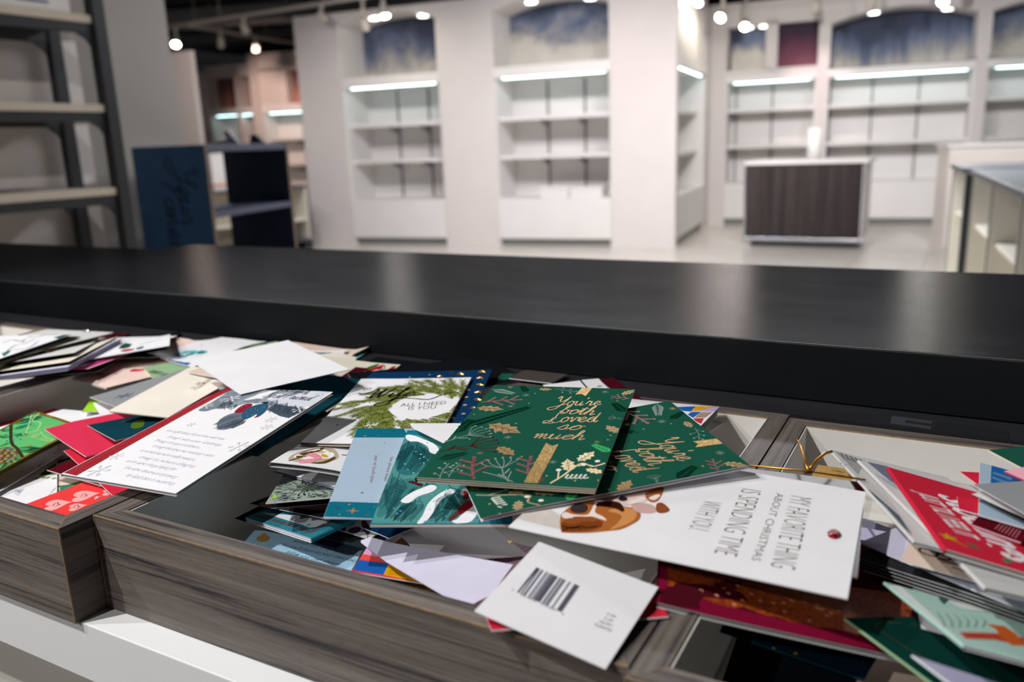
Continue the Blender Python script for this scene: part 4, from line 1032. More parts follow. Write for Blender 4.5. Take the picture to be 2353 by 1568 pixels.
POSE = {
 'lt_floral': [-88107,71732,92677,30313,18992,-5381,1237,1328,16,0,17,38,59,80,101,60,0,17,37,56,73,91,49,0,18,37,54,66,80,38,0,19,38,54,32,69,27,0,20,41,65,100,58,16,0,20,41,63,89,47,5,0,19,39,58,78,37,-3],
 'lt_bird': [-91512,66972,93719,-9512,1932,2029,1120,1769,22,-2,54,48,43,40,43,49,-1,58,52,47,41,57,56,-1,21,25,26,26,30,47,0,7,9,12,18,27,48,0,-1,-6,0,9,6,43,0,-7,-16,-10,-3,36,59,0,-12,-26,-17,-8,12,67],
 'll_dark1': [-98616,60240,94073,52227,-2244,-4483,1274,852,16,0,0,0,0,0,0,0,1,2,4,6,7,7,6,2,4,8,13,15,15,13,3,6,12,25,28,24,20,2,7,17,36,39,35,27,1,5,12,20,24,31,30,0,1,3,5,8,12,20],
 'll_burg': [-115485,72725,94103,180504,1222,-1123,338,1779,16,0,0,0,0,0,0,0,22,10,6,3,2,1,0,21,13,9,6,4,2,0,21,17,12,8,5,2,0,20,16,13,9,6,3,0,19,16,12,9,6,3,0,19,15,12,9,6,3,0],
 'll_dark2': [-97623,71046,94630,71149,-5119,-3022,738,1686,16,-15,-10,-5,-1,3,7,11,-18,-10,-6,-4,0,4,8,-21,-15,-11,-8,-3,1,4,-23,-23,-18,-12,-6,-1,3,-31,-38,-29,-13,-6,-2,1,-47,-67,-46,-8,-2,-3,1,-50,-76,-55,0,-7,-4,0],
 'll_pink': [-99225,65081,94864,28665,-907,-4010,1266,1786,16,-8,-14,-20,-27,-30,-14,0,-6,-11,-17,-25,-26,-12,0,-5,-9,-14,-24,-23,-9,0,-3,-6,-9,-11,-10,-5,0,-2,-3,-4,-5,-5,-3,0,-1,-1,-2,-2,-2,-1,0,0,0,0,0,0,0,0],
 'll_snow': [-95011,66790,95491,88131,-5297,-6070,1078,995,10,-1,-5,-8,-12,-15,-19,-25,-1,-3,-5,-8,-11,-16,-22,0,-2,-3,-5,-7,-10,-13,0,-1,-2,-3,-4,-6,-7,0,-1,-1,-2,-2,-3,-4,0,0,-1,-1,-1,-1,-2,0,0,0,0,0,0,0],
 'll_lav': [-99347,59164,95580,60931,-3848,-7639,1158,1781,50,0,-2,-6,-9,-12,-15,-18,0,-2,-6,-9,-12,-16,-21,0,-2,-5,-9,-13,-17,-24,0,-2,-5,-8,-12,-17,-29,0,-1,-4,-6,-10,-16,-31,0,-1,-2,-4,-6,-13,-20,0,0,0,0,0,0,0],
 'll_green': [-100311,59379,95785,64720,-5625,-7442,1184,1772,20,0,-1,-2,-3,-5,-6,-7,0,-1,-2,-4,-6,-8,-12,0,-1,-2,-5,-7,-10,-14,0,-1,-2,-5,-8,-11,-19,0,-1,-2,-4,-8,-14,-28,0,0,-1,-2,-5,-11,-23,0,0,0,0,0,1,1],
 'll_white': [-101856,61233,95921,75902,-9185,-6581,921,1707,16,0,0,0,1,1,1,1,0,0,0,0,0,0,-1,0,0,-1,-1,-2,-1,-3,0,-1,-2,-3,-4,-3,-8,0,-1,-2,-4,-8,-9,-15,0,-1,-3,-5,-11,-16,-25,0,-1,-2,-5,-8,-13,-35],
 'll_red': [-103330,66142,95765,46918,-9558,-2207,153,1742,16,-9,-7,-6,-4,-3,-1,0,-9,-7,-5,-3,-2,-1,0,-8,-5,-4,-2,-1,-1,0,-8,-4,-3,-1,-1,0,0,-4,-3,-1,-1,0,0,0,-2,-1,0,0,0,0,0,0,0,1,1,1,0,0],
 'll_gem': [-106227,61800,96497,12597,-1700,-1590,1272,1358,16,0,0,0,0,0,0,0,0,0,0,0,0,0,0,0,0,0,0,0,0,0,0,1,1,1,1,0,0,0,1,1,1,1,0,0,0,3,3,2,1,0,0,0,5,4,3,1,1,0],
 'll_black': [-99853,56517,96921,32254,-743,-742,258,1673,16,0,0,0,0,0,0,0,0,0,0,0,0,0,0,0,0,0,0,0,0,0,0,0,0,0,0,0,0,0,0,1,1,1,0,0,0,0,1,2,2,1,0,0,0,1,2,2,1,0],
 'll_top': [-105492,54709,97132,36872,-1007,-1421,1270,1599,16,0,0,0,0,0,0,0,0,0,0,0,0,0,0,0,0,0,0,0,0,0,0,0,0,0,0,0,0,0,0,0,0,0,0,0,0,0,0,0,0,0,0,0,0,0,0,0,0,0],
 'lt_globe': [-87329,73341,93939,-7251,3531,1918,947,1176,16,86,64,43,39,48,16,0,89,55,40,35,50,29,10,56,43,36,35,45,29,19,38,37,38,45,59,34,26,30,36,47,54,65,40,30,27,38,48,62,80,49,35,29,40,50,64,79,69,50],
 'lt_sage': [-82542,71104,93889,-45027,3197,-1319,688,1731,22,27,22,23,35,53,30,14,16,12,16,29,53,43,12,5,3,8,19,30,26,11,-4,-6,0,11,18,19,9,-17,-12,-4,5,12,17,8,-28,-20,-9,0,8,16,6,-29,-21,-12,-3,5,14,5],
 'lf_plaid': [-68314,40171,88680,193769,226,2079,849,562,16,0,0,0,0,0,0,0,0,0,0,0,0,0,0,0,0,0,0,0,0,0,0,0,0,0,0,0,0,0,0,0,0,0,0,0,0,0,0,0,0,0,0,0,0,0,0,0,0,0],
 'lf_beige': [-80552,48413,88556,99721,-1468,-1732,285,1765,16,-17,-14,-11,-9,-6,-3,0,-14,-10,-9,-7,-4,-2,0,-11,-8,-7,-5,-3,-1,0,-9,-6,-5,-4,-2,-1,0,-6,-4,-3,-2,-2,-1,0,-3,-2,-2,-1,-1,0,0,0,0,0,0,0,0,0],
 'lf_wtoday': [-81256,43242,88694,99477,257,-616,667,1788,16,0,0,0,0,0,0,0,0,0,0,0,0,0,0,0,0,0,0,0,0,0,0,0,0,0,0,0,0,0,0,0,0,0,0,0,0,0,0,0,0,0,0,0,0,0,0,0,0,0],
 'lf_hearts': [-69946,41217,89198,150305,229,-1247,788,604,16,0,0,0,0,0,0,0,0,0,0,0,0,0,0,0,0,0,0,0,0,0,0,0,0,0,0,0,0,0,0,0,0,0,0,0,0,0,0,0,0,0,0,0,0,0,0,0,0,0],
 'lf_redenv': [-73419,45532,89783,-1453,1913,1235,867,301,16,0,0,0,0,0,0,0,0,0,0,0,0,0,0,0,0,0,0,0,0,0,0,0,0,0,0,0,0,0,0,0,0,0,0,0,0,0,0,0,0,0,0,0,0,0,0,0,0,0],
 'lf_dkred': [-91329,49851,91036,-12046,1315,-9396,565,1000,16,0,0,0,0,0,0,0,0,-1,-1,-2,-2,-3,-3,0,-1,-3,-4,-5,-6,-8,0,-2,-4,-6,-8,-10,-13,0,-3,-6,-9,-11,-14,-17,0,-4,-7,-11,-14,-18,-20,0,-5,-9,-14,-18,-21,-24],
 'lf_white': [-86126,50017,91652,5256,-4356,-5840,939,991,16,0,0,0,0,0,0,1,-17,-16,-13,-10,-6,-3,0,-38,-32,-26,-20,-13,-7,-1,-59,-50,-40,-31,-21,-10,-3,-80,-68,-55,-42,-28,-15,-5,-101,-86,-70,-53,-34,-20,-7,-123,-104,-85,-66,-47,-28,-9],
 'lf_lime': [-87240,56463,91670,86315,-9548,6252,215,760,16,0,0,0,0,0,0,0,-2,-1,-1,-1,0,0,0,-3,-3,-2,-2,-1,-1,0,-6,-5,-4,-3,-2,-1,0,-11,-8,-6,-4,-3,-1,0,-12,-9,-7,-5,-3,-2,0,-12,-10,-8,-6,-4,-2,0],
 'lf_leafwhite': [-82163,42734,89110,39823,598,-309,417,1278,16,0,0,0,0,0,0,0,0,0,0,0,0,0,0,0,0,0,0,0,0,0,0,0,0,0,0,0,0,0,0,0,0,0,0,0,0,0,0,0,0,0,0,0,0,0,0,0,0,0],
 'lf_pine': [-83628,44125,91631,10676,15740,6560,755,1238,50,0,0,0,0,0,0,0,0,-1,-1,-2,-3,-4,-6,0,-1,-2,-4,-6,-9,-13,0,-2,-3,-6,-10,-16,-23,0,-2,-5,-8,-15,-25,-40,0,-3,-6,-11,-18,-32,-49,0,-3,-7,-12,-21,-35,-50],
 'lf_boxw': [-81176,60014,91762,111612,8591,4214,1268,560,16,0,2,4,7,5,2,0,0,1,3,4,3,2,0,0,1,2,2,2,1,0,0,1,1,1,1,1,0,0,0,1,1,1,0,0,0,0,0,0,0,0,0,0,0,0,0,0,0,0],
 'lf_snowflake': [-80817,59302,93614,-28692,5337,-6609,868,1095,16,0,2,5,10,16,18,22,0,2,4,7,11,15,19,0,1,3,6,9,12,15,0,1,2,5,7,9,11,0,1,2,3,5,6,7,0,0,1,2,2,3,4,0,0,0,0,0,0,0],
 'lf_redlow': [-67034,49020,91086,124624,2251,338,1265,1745,16,0,0,0,0,0,0,0,0,0,0,0,0,0,0,0,0,0,0,0,0,0,0,0,0,0,0,0,0,0,0,0,0,0,0,0,0,0,0,0,0,0,0,0,0,0,0,0,0,0],
 'lf_red': [-74725,54471,91953,-28254,-1727,-1513,1240,1780,16,13,27,17,13,9,4,0,8,7,2,2,3,2,0,5,2,-2,-2,1,1,0,3,1,0,0,0,0,0,2,1,0,0,0,0,0,1,0,0,0,0,0,0,0,0,0,0,0,0,0],
 'lf_teal': [-72602,51271,92907,-39485,-1663,-13412,1240,746,16,11,9,8,7,7,8,9,7,6,5,5,5,6,7,4,4,3,3,4,4,6,3,2,2,2,3,4,4,1,1,1,1,2,2,3,1,1,1,1,1,1,1,0,0,0,0,0,0,0],
 'lf_logo': [-74759,58566,94383,180830,4440,-6856,1390,727,30,0,0,0,0,0,0,0,-2,-2,-1,-1,-1,0,0,-4,-3,-3,-2,-1,-1,0,-7,-6,-5,-4,-3,-1,0,-12,-9,-8,-7,-5,-2,0,-17,-15,-13,-11,-8,-4,0,-22,-20,-19,-17,-16,-8,0],
 'mb_aqua': [-66392,78611,93837,23163,-2892,5209,162,462,16,25,28,30,32,34,37,39,27,29,31,33,36,38,40,28,30,33,35,37,39,42,30,32,34,36,39,41,43,31,33,35,38,40,42,44,32,35,37,39,41,44,46,34,36,38,41,43,45,47],
 'mb_tree': [-72081,71390,94488,2995,-3067,4285,1276,1802,16,1,5,4,3,2,1,0,1,3,3,2,2,3,1,1,1,1,0,0,1,3,1,1,0,-1,-4,-5,5,0,0,0,-2,-7,-1,8,0,1,1,1,-1,8,24,0,2,4,6,8,60,91],
 'mb_redart': [-69290,75764,94540,49491,-504,6586,505,414,40,8,7,7,7,7,7,7,11,10,10,9,8,8,7,15,14,13,11,10,9,9,18,17,16,13,12,12,12,22,21,19,18,18,18,18,26,27,27,25,24,24,25,34,39,42,42,40,36,32],
 'mb_cream': [-66465,67410,94835,56506,-2874,10466,1270,1439,16,0,0,0,0,0,0,0,-10,-5,-1,3,7,11,16,-20,-9,-1,7,14,23,32,-21,-10,0,10,20,32,49,-21,-10,1,12,24,36,65,-20,-9,1,12,26,38,100,-18,-8,1,12,24,38,46],
 'mb_black': [-59132,76503,94182,-4504,-1842,-331,806,388,20,4,5,6,7,8,10,11,3,4,5,7,8,9,10,3,4,5,6,7,9,10,2,3,5,6,7,8,9,2,3,4,5,7,8,9,1,3,4,5,6,7,8,1,2,3,4,6,7,8],
 'mb_bow': [-60871,66227,94715,20520,-1745,8574,1051,1752,16,0,9,11,12,13,15,16,-5,2,5,7,8,10,15,-10,-3,1,1,2,5,11,-10,-5,-3,-3,-6,-4,12,-9,-6,-5,-6,-10,-7,15,-8,-5,-5,-5,1,8,24,0,-2,-5,-4,12,26,34],
 'mb_burg': [-59637,70001,94765,27716,-1106,3457,175,461,30,6,4,4,4,4,5,6,5,3,3,3,3,3,4,4,3,2,2,2,2,3,3,2,2,1,2,2,2,2,1,1,1,1,2,2,0,1,1,1,1,2,2,-1,0,0,1,1,2,3],
 'mb_dkgreen': [-50103,72457,94566,-54176,-352,2299,1112,1668,20,60,28,17,10,6,3,0,5,-3,3,3,1,0,-2,-11,-16,-6,-4,-3,-3,-3,-14,-13,-10,-9,-7,-6,-6,-17,-16,-14,-13,-12,-11,-10,-21,-19,-18,-16,-15,-15,-17,-24,-23,-21,-20,-18,-17,-17],
 'mb_grey': [-40004,77428,94440,-1929,-1993,-835,526,404,16,2,4,6,8,6,3,0,1,2,3,4,3,2,0,1,1,2,2,1,1,0,0,1,1,1,1,0,0,0,0,0,0,0,0,0,0,0,0,0,0,0,0,0,0,0,0,0,0,0],
 'mb_dkred': [-29924,76523,94217,74710,1375,1639,179,909,16,-21,-11,-1,-1,0,0,0,-17,-8,-1,0,0,0,0,-14,-5,0,0,0,0,0,-10,2,1,1,0,0,0,-7,3,2,1,1,0,0,-3,3,2,2,1,0,0,0,4,2,2,1,0,0],
 'mb_white2': [-32721,76264,94594,65990,-232,-285,185,435,16,0,0,0,0,0,0,0,0,0,0,0,0,0,0,0,0,0,0,0,0,0,0,0,0,0,0,0,0,0,0,0,0,0,0,0,0,0,0,0,0,0,0,0,0,0,0,0,0,0],
 'mb_white1': [-34940,73479,94893,66347,415,-3661,395,318,16,0,0,0,0,0,0,0,0,0,0,0,0,0,0,0,0,0,0,0,0,0,0,0,0,0,0,0,0,0,0,0,0,0,0,0,0,0,0,0,0,0,0,0,0,0,0,0,0,0],
 'mb_smallw': [-19437,72537,93046,-15404,-2242,-5016,113,298,16,0,0,0,0,0,0,0,0,0,0,0,0,0,0,0,0,0,0,0,0,0,0,0,0,0,0,0,0,0,0,0,0,0,0,0,0,0,0,0,0,0,0,0,0,0,0,0,0,0],
 'mb_geo': [-22867,68154,95398,10208,-14345,-1279,893,969,80,0,3,6,9,12,15,18,0,2,5,7,8,10,11,0,2,3,5,6,7,7,0,1,2,3,4,5,5,0,1,1,2,2,3,3,0,0,1,1,1,1,1,0,0,0,0,0,0,0],
 'hus_teal': [-58067,56675,94968,20408,3458,7319,836,2079,25,0,1,1,2,2,1,0,0,0,1,2,2,0,-1,0,0,1,1,0,-1,-2,0,0,0,0,-1,-2,-3,0,0,-1,-1,-2,-4,-5,0,-1,-1,-2,-4,-6,-9,0,-1,-2,-3,-5,-9,-13],
 'husband': [-55982,45834,96463,5596,11714,-2650,1268,1901,30,0,-2,-4,-7,-12,-19,-32,0,-2,-4,-7,-12,-22,-39,0,-1,-3,-6,-12,-22,-45,0,-1,-3,-5,-9,-16,-26,0,-1,-2,-3,-6,-10,-14,0,0,-1,-2,-3,-4,-6,0,0,0,0,0,0,0],
 'envelope': [-64560,61632,97451,114227,1871,-2174,1146,1644,12,0,0,0,0,0,0,0,1,0,0,0,0,0,0,1,0,0,0,0,0,0,1,0,0,0,0,0,0,0,0,0,0,0,0,0,0,0,0,0,0,0,0,0,0,0,0,0,0,0],
 'mf_gingham': [-31637,46142,89195,-20422,992,-9712,1329,1000,16,-4,-3,-3,-2,-1,-1,0,-3,-2,-2,-2,-1,-1,-1,-2,-2,-2,-1,-1,-1,-1,-1,-1,-1,-1,-1,-2,-3,-1,-1,-1,-1,-1,-2,-2,0,0,0,0,0,-1,-1,0,0,0,0,0,0,0],
 'mf_bluetext': [-43291,41178,88758,40021,-511,654,1017,1172,16,0,0,0,0,0,0,0,0,0,0,0,0,0,0,0,0,0,0,0,0,0,0,0,0,0,0,0,0,0,0,0,0,0,0,0,0,0,0,0,0,0,0,0,0,0,0,0,0,0],
 'mf_gold': [-32755,45485,89730,2663,-2039,-2330,847,952,16,0,0,0,0,0,0,0,0,0,-1,-1,-2,-3,-4,0,-1,-1,-3,-4,-6,-8,0,-1,-2,-3,-5,-8,-12,0,-1,-2,-4,-6,-10,-16,0,-1,-2,-3,-5,-10,-21,0,0,-1,-1,-2,-3,0],
 'mf_redcard': [-18997,39012,92882,-89483,-1287,-40374,950,974,16,0,0,0,0,0,0,0,11,10,8,8,9,13,19,26,19,14,13,17,25,38,39,26,17,14,19,33,57,63,29,14,8,12,29,76,28,12,0,-7,-8,-2,14,0,-9,-18,-26,-35,-43,-49],
 'mf_colour': [-33805,42582,90454,38057,-2818,14457,561,408,20,0,0,0,0,0,0,0,0,0,0,0,0,0,0,0,0,0,0,0,0,0,0,0,0,0,0,0,0,0,0,0,0,0,0,0,0,0,0,0,0,0,0,0,0,0,0,0,0,0],
 'mf_navy': [-45799,45188,89937,-2790,-134,2210,1100,332,12,0,0,0,0,0,0,0,0,0,-1,-1,-2,-2,-3,0,-1,-2,-2,-3,-4,-5,0,-1,-2,-4,-5,-6,-8,0,-2,-3,-5,-7,-9,-11,0,-2,-4,-6,-9,-11,-14,0,-2,-5,-7,-10,-13,-17],
 'mf_envcut': [-42675,45417,90069,8379,-144,2440,1000,299,16,0,0,0,0,0,0,0,0,0,-1,-1,-2,-3,-3,0,-1,-2,-3,-4,-6,-7,0,-1,-2,-4,-7,-9,-10,0,-1,-2,-5,-10,-13,-14,0,-1,-2,-5,-11,-16,-14,0,0,-1,-1,-2,-4,-5],
 'mf_purple': [-40553,47030,90201,-4089,-300,2277,423,340,16,1,1,1,1,0,0,0,1,0,-1,-2,-2,-2,-2,1,-2,-4,-4,-4,-4,-4,0,-4,-11,-8,-7,-7,-7,1,-5,-11,-13,-14,-10,-9,1,-2,-6,-8,-11,-11,-11,1,0,-1,-2,-4,-5,-6],
 'mf_greyback': [-31780,47664,90312,93787,-8577,18781,795,763,16,0,-1,-3,-4,-6,-10,-17,0,-1,-2,-3,-5,-7,-12,0,-1,-1,-2,-3,-5,-7,0,0,-1,-1,-2,-3,-5,0,0,0,-1,-1,-2,-3,0,0,0,0,0,-1,-2,0,0,0,1,1,0,0],
 'mf_blueband': [-37317,46973,90723,-44446,-2664,-26012,466,342,16,13,12,12,15,16,8,0,6,6,7,8,8,4,0,1,2,3,4,4,2,0,-3,-2,0,0,1,1,0,-8,-6,-4,-2,-1,-1,0,-15,-11,-7,-5,-3,-2,0,-24,-18,-12,-8,-4,-2,-1],
 'mf_env': [-27914,45554,92484,-50115,7535,-13875,1630,1268,12,7,13,11,8,6,3,0,6,10,8,6,4,2,0,3,5,4,3,3,1,0,2,2,2,2,2,1,0,1,1,1,1,1,0,0,1,1,1,0,0,0,0,0,0,0,0,0,0,0],
 'mf_teal': [-45030,44847,90946,-19320,443,-8613,883,470,40,0,-1,-2,-3,-4,-5,-6,0,-1,-1,-2,-3,-4,-5,0,0,-1,-1,-2,-3,-4,0,0,-1,-1,-2,-2,-3,0,0,0,-1,-1,-2,-2,0,0,0,0,-1,-1,-1,0,0,0,0,0,0,0],
 'mf_clear': [-46069,45983,91269,-24465,45,-17824,1212,276,12,0,0,0,0,0,0,0,0,0,0,0,0,0,0,0,0,0,0,0,0,0,0,0,0,0,0,0,0,0,0,0,0,0,0,0,0,0,0,0,0,0,0,0,0,0,0,0,0,0],
 'mf_black': [-43985,44402,92618,57705,-12018,-1033,484,204,12,0,0,0,0,0,0,0,0,0,0,0,0,0,0,0,0,0,0,0,0,0,0,0,0,0,0,0,0,0,0,0,0,0,0,0,0,0,0,0,0,0,0,0,0,0,0,0,0,0],
 'mf_pattern': [-45789,46984,92807,65551,-18153,773,549,1135,16,0,0,-1,-1,-2,-3,-5,0,0,0,-1,-2,-2,-4,0,0,0,-1,-1,-2,-3,0,0,0,-1,-1,-2,-3,0,0,0,-1,-1,-1,-2,0,0,0,0,-1,-1,-1,0,0,0,0,0,0,0],
 'mf_whenv': [-45971,49554,92692,-38060,-10348,-16965,1193,471,20,0,0,0,0,0,0,0,0,0,0,0,0,0,0,0,0,0,0,0,0,0,0,0,0,0,0,0,0,0,0,0,0,0,0,0,0,0,0,0,0,0,0,0,0,0,0,0,0,0],
 'mf_penguin': [-46355,49601,94486,52840,-20016,13291,600,1144,40,0,-2,-5,-9,-16,-14,0,-2,-3,-5,-7,-10,-9,0,-4,-4,-5,-5,-6,-4,0,-7,-7,-6,-6,-5,-3,0,-13,-11,-9,-8,-5,-3,0,-21,-17,-14,-12,-8,-4,0,-35,-29,-23,-17,-12,-6,0],
 'bluestar': [-47962,65396,94687,37336,6792,-2949,1353,1530,20,0,3,5,8,11,31,9,0,2,3,3,1,-1,5,0,1,1,1,0,1,3,0,0,0,0,-1,-2,2,0,0,0,-1,-2,-3,1,0,0,-1,-1,-3,-4,0,0,0,0,-1,-1,-2,0],
 'wife': [-47508,61084,94797,36152,5291,-2824,1216,1736,30,29,18,13,10,10,12,17,18,13,9,8,7,9,12,12,9,7,6,5,6,7,9,7,5,4,4,4,5,6,5,3,3,3,3,4,3,2,2,2,2,2,3,0,0,0,1,1,2,3],
 'whflap': [-37139,53751,96172,60960,-978,4475,498,580,12,0,0,0,0,0,0,0,0,0,0,0,0,0,0,0,0,0,0,0,0,0,0,0,0,0,0,0,0,0,0,0,0,0,0,0,0,0,0,0,0,0,0,0,0,0,0,0,0,0],
 'plan': [-39066,47778,95034,-102314,-6223,2542,1715,577,20,0,0,0,0,0,0,0,0,0,0,-1,-1,-1,0,0,0,-1,-1,-2,-1,0,0,0,-1,-2,-3,-2,0,0,-1,-1,-2,-4,-2,0,0,-1,-2,-4,-5,-2,0,0,-1,-2,-4,-6,-3,0],
 'pine': [-33153,49317,95130,47777,2468,2351,953,1743,30,0,1,1,1,1,0,0,0,0,0,0,0,0,0,0,0,0,0,0,0,0,0,0,0,0,0,0,0,0,0,0,0,0,0,0,0,0,0,0,0,0,0,0,0,0,0,0,0,0],
 'green2': [-22849,51674,97421,-82276,5875,6021,1278,1887,30,0,0,0,0,0,0,0,0,0,0,0,0,0,0,1,1,1,1,1,0,0,1,2,2,1,1,0,0,2,3,3,2,1,1,0,3,6,5,3,2,1,0,5,13,8,4,2,1,0],
 'green1': [-27402,52564,98315,21822,6587,-1757,1241,1817,40,0,0,0,0,0,0,0,0,0,0,0,0,0,0,0,0,0,0,0,0,0,0,0,0,0,0,0,0,0,0,0,0,0,0,0,0,0,0,0,0,0,0,0,0,0,0,0,0,0],
 'rf_navy': [-7043,44719,90552,-16910,-845,-1596,896,259,16,0,0,0,0,0,0,0,0,0,0,0,0,0,0,0,0,0,0,0,0,0,0,0,0,0,0,0,0,0,0,0,0,0,0,0,0,0,0,0,0,0,0,0,0,0,0,0,0,0],
 'rf_lav': [-4014,56575,88760,-49507,343,-1233,1266,1788,16,0,0,0,0,0,0,0,-1,-1,0,0,0,0,0,-1,-1,-1,-1,-1,0,0,-2,-2,-1,-1,-1,0,0,-2,-2,-2,-2,-1,-1,0,-4,-3,-3,-2,-2,-1,0,-6,-5,-4,-3,-2,-1,0],
 'rf_beige': [-736,45311,89015,40,-480,-1319,523,517,16,0,0,0,0,0,0,0,0,0,0,0,0,0,0,0,0,0,0,0,0,0,0,0,0,0,0,0,0,0,0,0,0,0,0,0,0,0,0,0,0,0,0,0,0,0,0,0,0,0],
 'glitter': [-7700,47366,93352,29578,2404,14920,1557,1263,35,25,17,10,7,5,2,0,14,37,32,27,22,26,25,8,16,19,22,30,55,50,5,7,9,14,21,32,38,3,1,1,3,6,15,25,1,-8,-11,-10,-11,-2,13,0,-18,-28,-23,-16,-9,0],
 'rf_green': [1877,44271,92503,88361,4250,24444,959,781,30,0,0,0,0,0,0,0,-11,-8,-5,-3,-3,-3,-2,-22,-15,-9,-6,-7,-10,-4,-33,-21,-12,-8,-9,-19,-7,-45,-31,-13,-8,-7,-7,2,-22,-15,-8,-5,-4,-2,1,0,0,0,0,0,0,0],
 'rf_lavenv': [3757,39381,93684,73573,-6464,46662,873,410,16,0,0,0,0,0,0,0,0,0,0,1,1,1,1,0,1,1,2,2,2,3,0,1,2,3,3,4,5,0,2,4,5,6,7,8,0,3,5,8,10,11,13,0,4,7,11,14,18,22],
 'rf_deck': [2138,48984,92197,14289,-2464,10244,584,562,12,11,8,5,4,3,1,1,7,6,5,3,2,1,0,6,5,4,3,2,1,0,4,4,3,2,1,1,0,3,2,2,1,1,1,0,1,1,1,1,0,0,0,0,0,0,0,0,0,0],
 'rf_mint': [3642,44408,94274,42103,-23832,25555,905,992,20,0,0,0,0,0,0,0,0,0,0,-1,-1,-2,-3,0,0,0,-1,-2,-3,-6,0,0,-1,-1,-3,-5,-11,0,0,-1,-1,-2,-5,-11,0,0,0,-1,-2,-3,-5,0,0,0,0,0,0,0],
 'barcode': [-17456,36613,95094,-3538,9967,14427,767,725,6,0,0,0,0,0,0,0,0,0,0,0,0,0,0,0,0,0,0,0,0,0,0,0,0,0,0,0,0,0,0,0,0,0,0,0,0,0,0,0,0,0,0,0,0,0,0,0,0,0],
 'rb_tag': [-7500,64347,93467,-2485,-4025,-1091,284,302,16,0,0,0,0,0,0,0,0,0,0,0,0,0,0,0,0,0,0,0,0,0,0,0,0,0,0,0,0,0,0,0,0,0,0,0,0,0,0,0,0,0,0,0,0,0,0,0,0,0],
 'favback': [-13879,49954,95896,-149682,555,-88,1370,1960,12,0,-1,-1,-2,-2,-3,-5,0,0,-1,-1,-2,-3,-4,0,0,-1,-1,-2,-2,-2,0,0,-1,-1,-1,-1,-1,0,0,0,-1,-1,-1,-1,0,0,0,0,0,0,0,0,0,0,0,0,0,0],
 'fav': [-13845,47735,96458,-152785,-2217,2954,1373,1956,15,0,-2,-4,-5,-7,-10,-17,-2,-3,-3,-4,-5,-7,-10,-4,-4,-3,-3,-4,-5,-6,-6,-4,-3,-2,-3,-3,-4,-8,-4,-3,-2,-2,-2,-2,-10,-4,-2,-1,-1,-1,-1,0,0,0,0,0,0,0],
 'rs_low': [1097,50604,92807,-21318,-2032,-44,969,179,20,4,4,3,2,2,2,1,3,3,2,2,1,1,1,3,3,2,1,1,1,1,4,3,2,1,1,1,1,6,3,2,1,1,1,1,4,2,1,1,0,0,0,0,0,0,0,0,0,0],
 'rs_navy': [1072,50241,93611,-31837,-2536,-917,1007,232,70,2,2,1,1,1,0,0,3,2,2,1,1,0,0,5,3,2,1,1,0,0,9,4,2,1,1,0,0,9,4,2,1,1,0,0,4,2,1,1,0,0,0,0,0,0,0,0,0,0],
 'rs_lav': [1652,51836,93857,-51388,-2779,-2386,1117,469,20,1,0,0,0,0,0,0,0,0,0,0,0,0,0,0,0,0,0,0,0,0,0,0,0,0,0,0,0,0,0,0,0,0,0,0,0,0,0,0,0,0,0,0,0,0,0,0,0,0],
 'rs_cream': [784,51028,94525,-9025,-2697,6253,475,405,10,0,0,0,0,-1,0,-1,0,0,0,0,0,0,-1,0,0,0,0,0,0,0,0,0,0,0,0,0,0,0,0,0,0,0,0,0,0,0,0,0,0,0,0,0,0,0,0,0,0,0],
 'rs_dkred': [388,51925,94691,-37872,-5159,3087,290,117,10,1,1,2,2,2,2,2,1,1,1,1,1,2,2,0,1,1,1,1,1,1,0,0,0,1,1,1,1,0,0,0,0,1,1,1,0,0,0,0,0,0,0,0,0,0,0,0,0,0],
 'rl_lattice': [-367,56774,95395,39185,-7622,24183,893,1763,20,0,1,3,5,3,1,0,-4,-1,1,2,1,1,0,-3,-1,0,1,1,0,0,-3,-1,0,0,0,0,0,-2,-1,0,0,0,0,0,-1,-1,0,0,0,0,0,0,0,0,0,0,0,0],
 'rl_white': [2480,53703,95668,40698,-6115,23442,900,1983,25,0,3,4,2,1,1,0,0,1,2,2,1,0,0,0,1,1,1,1,0,0,0,0,1,0,0,0,0,0,0,0,0,0,0,0,0,0,0,0,0,0,0,0,0,0,-1,-1,0,0],
 'rl_red': [2454,53254,96198,26209,-9733,24971,828,1507,30,0,0,0,0,0,0,0,0,-1,-1,-2,-2,-1,0,0,-1,-3,-6,-7,-2,0,0,-1,-2,-4,-5,-2,0,0,-1,-1,-2,-2,-1,0,0,0,0,-1,0,0,0,0,0,0,1,1,1,0],
 'rl_gift2': [1888,55577,96195,4203,-8030,6518,181,281,12,11,8,5,3,2,1,0,7,5,3,2,1,1,0,4,3,2,1,1,0,0,2,2,1,1,1,0,0,2,1,1,1,0,0,0,1,0,0,0,0,0,0,0,0,0,0,0,0,0],
 'rl_gift': [3274,52606,96487,-21260,-9179,12309,258,322,15,5,3,2,1,0,0,0,3,2,1,1,0,0,0,2,1,1,0,0,0,0,1,1,0,0,0,0,0,1,0,0,0,0,0,0,0,0,0,0,0,0,0,0,0,0,0,0,0,0],
 'rr_redpink': [2545,62507,95416,45842,-3414,7242,191,285,15,0,0,0,0,0,0,0,0,0,0,0,0,0,0,0,0,0,0,0,0,0,0,0,0,0,0,0,0,0,0,0,0,0,0,0,0,0,0,0,0,0,0,0,0,0,0,0,0,0],
 'rr_blue': [4068,57730,96432,-1444,-3604,14779,388,1000,20,1,0,0,0,0,0,0,1,1,0,0,0,0,0,1,1,1,0,0,0,0,1,1,1,0,0,0,0,1,1,0,0,0,0,0,1,0,0,0,0,0,0,0,0,0,0,0,0,0],
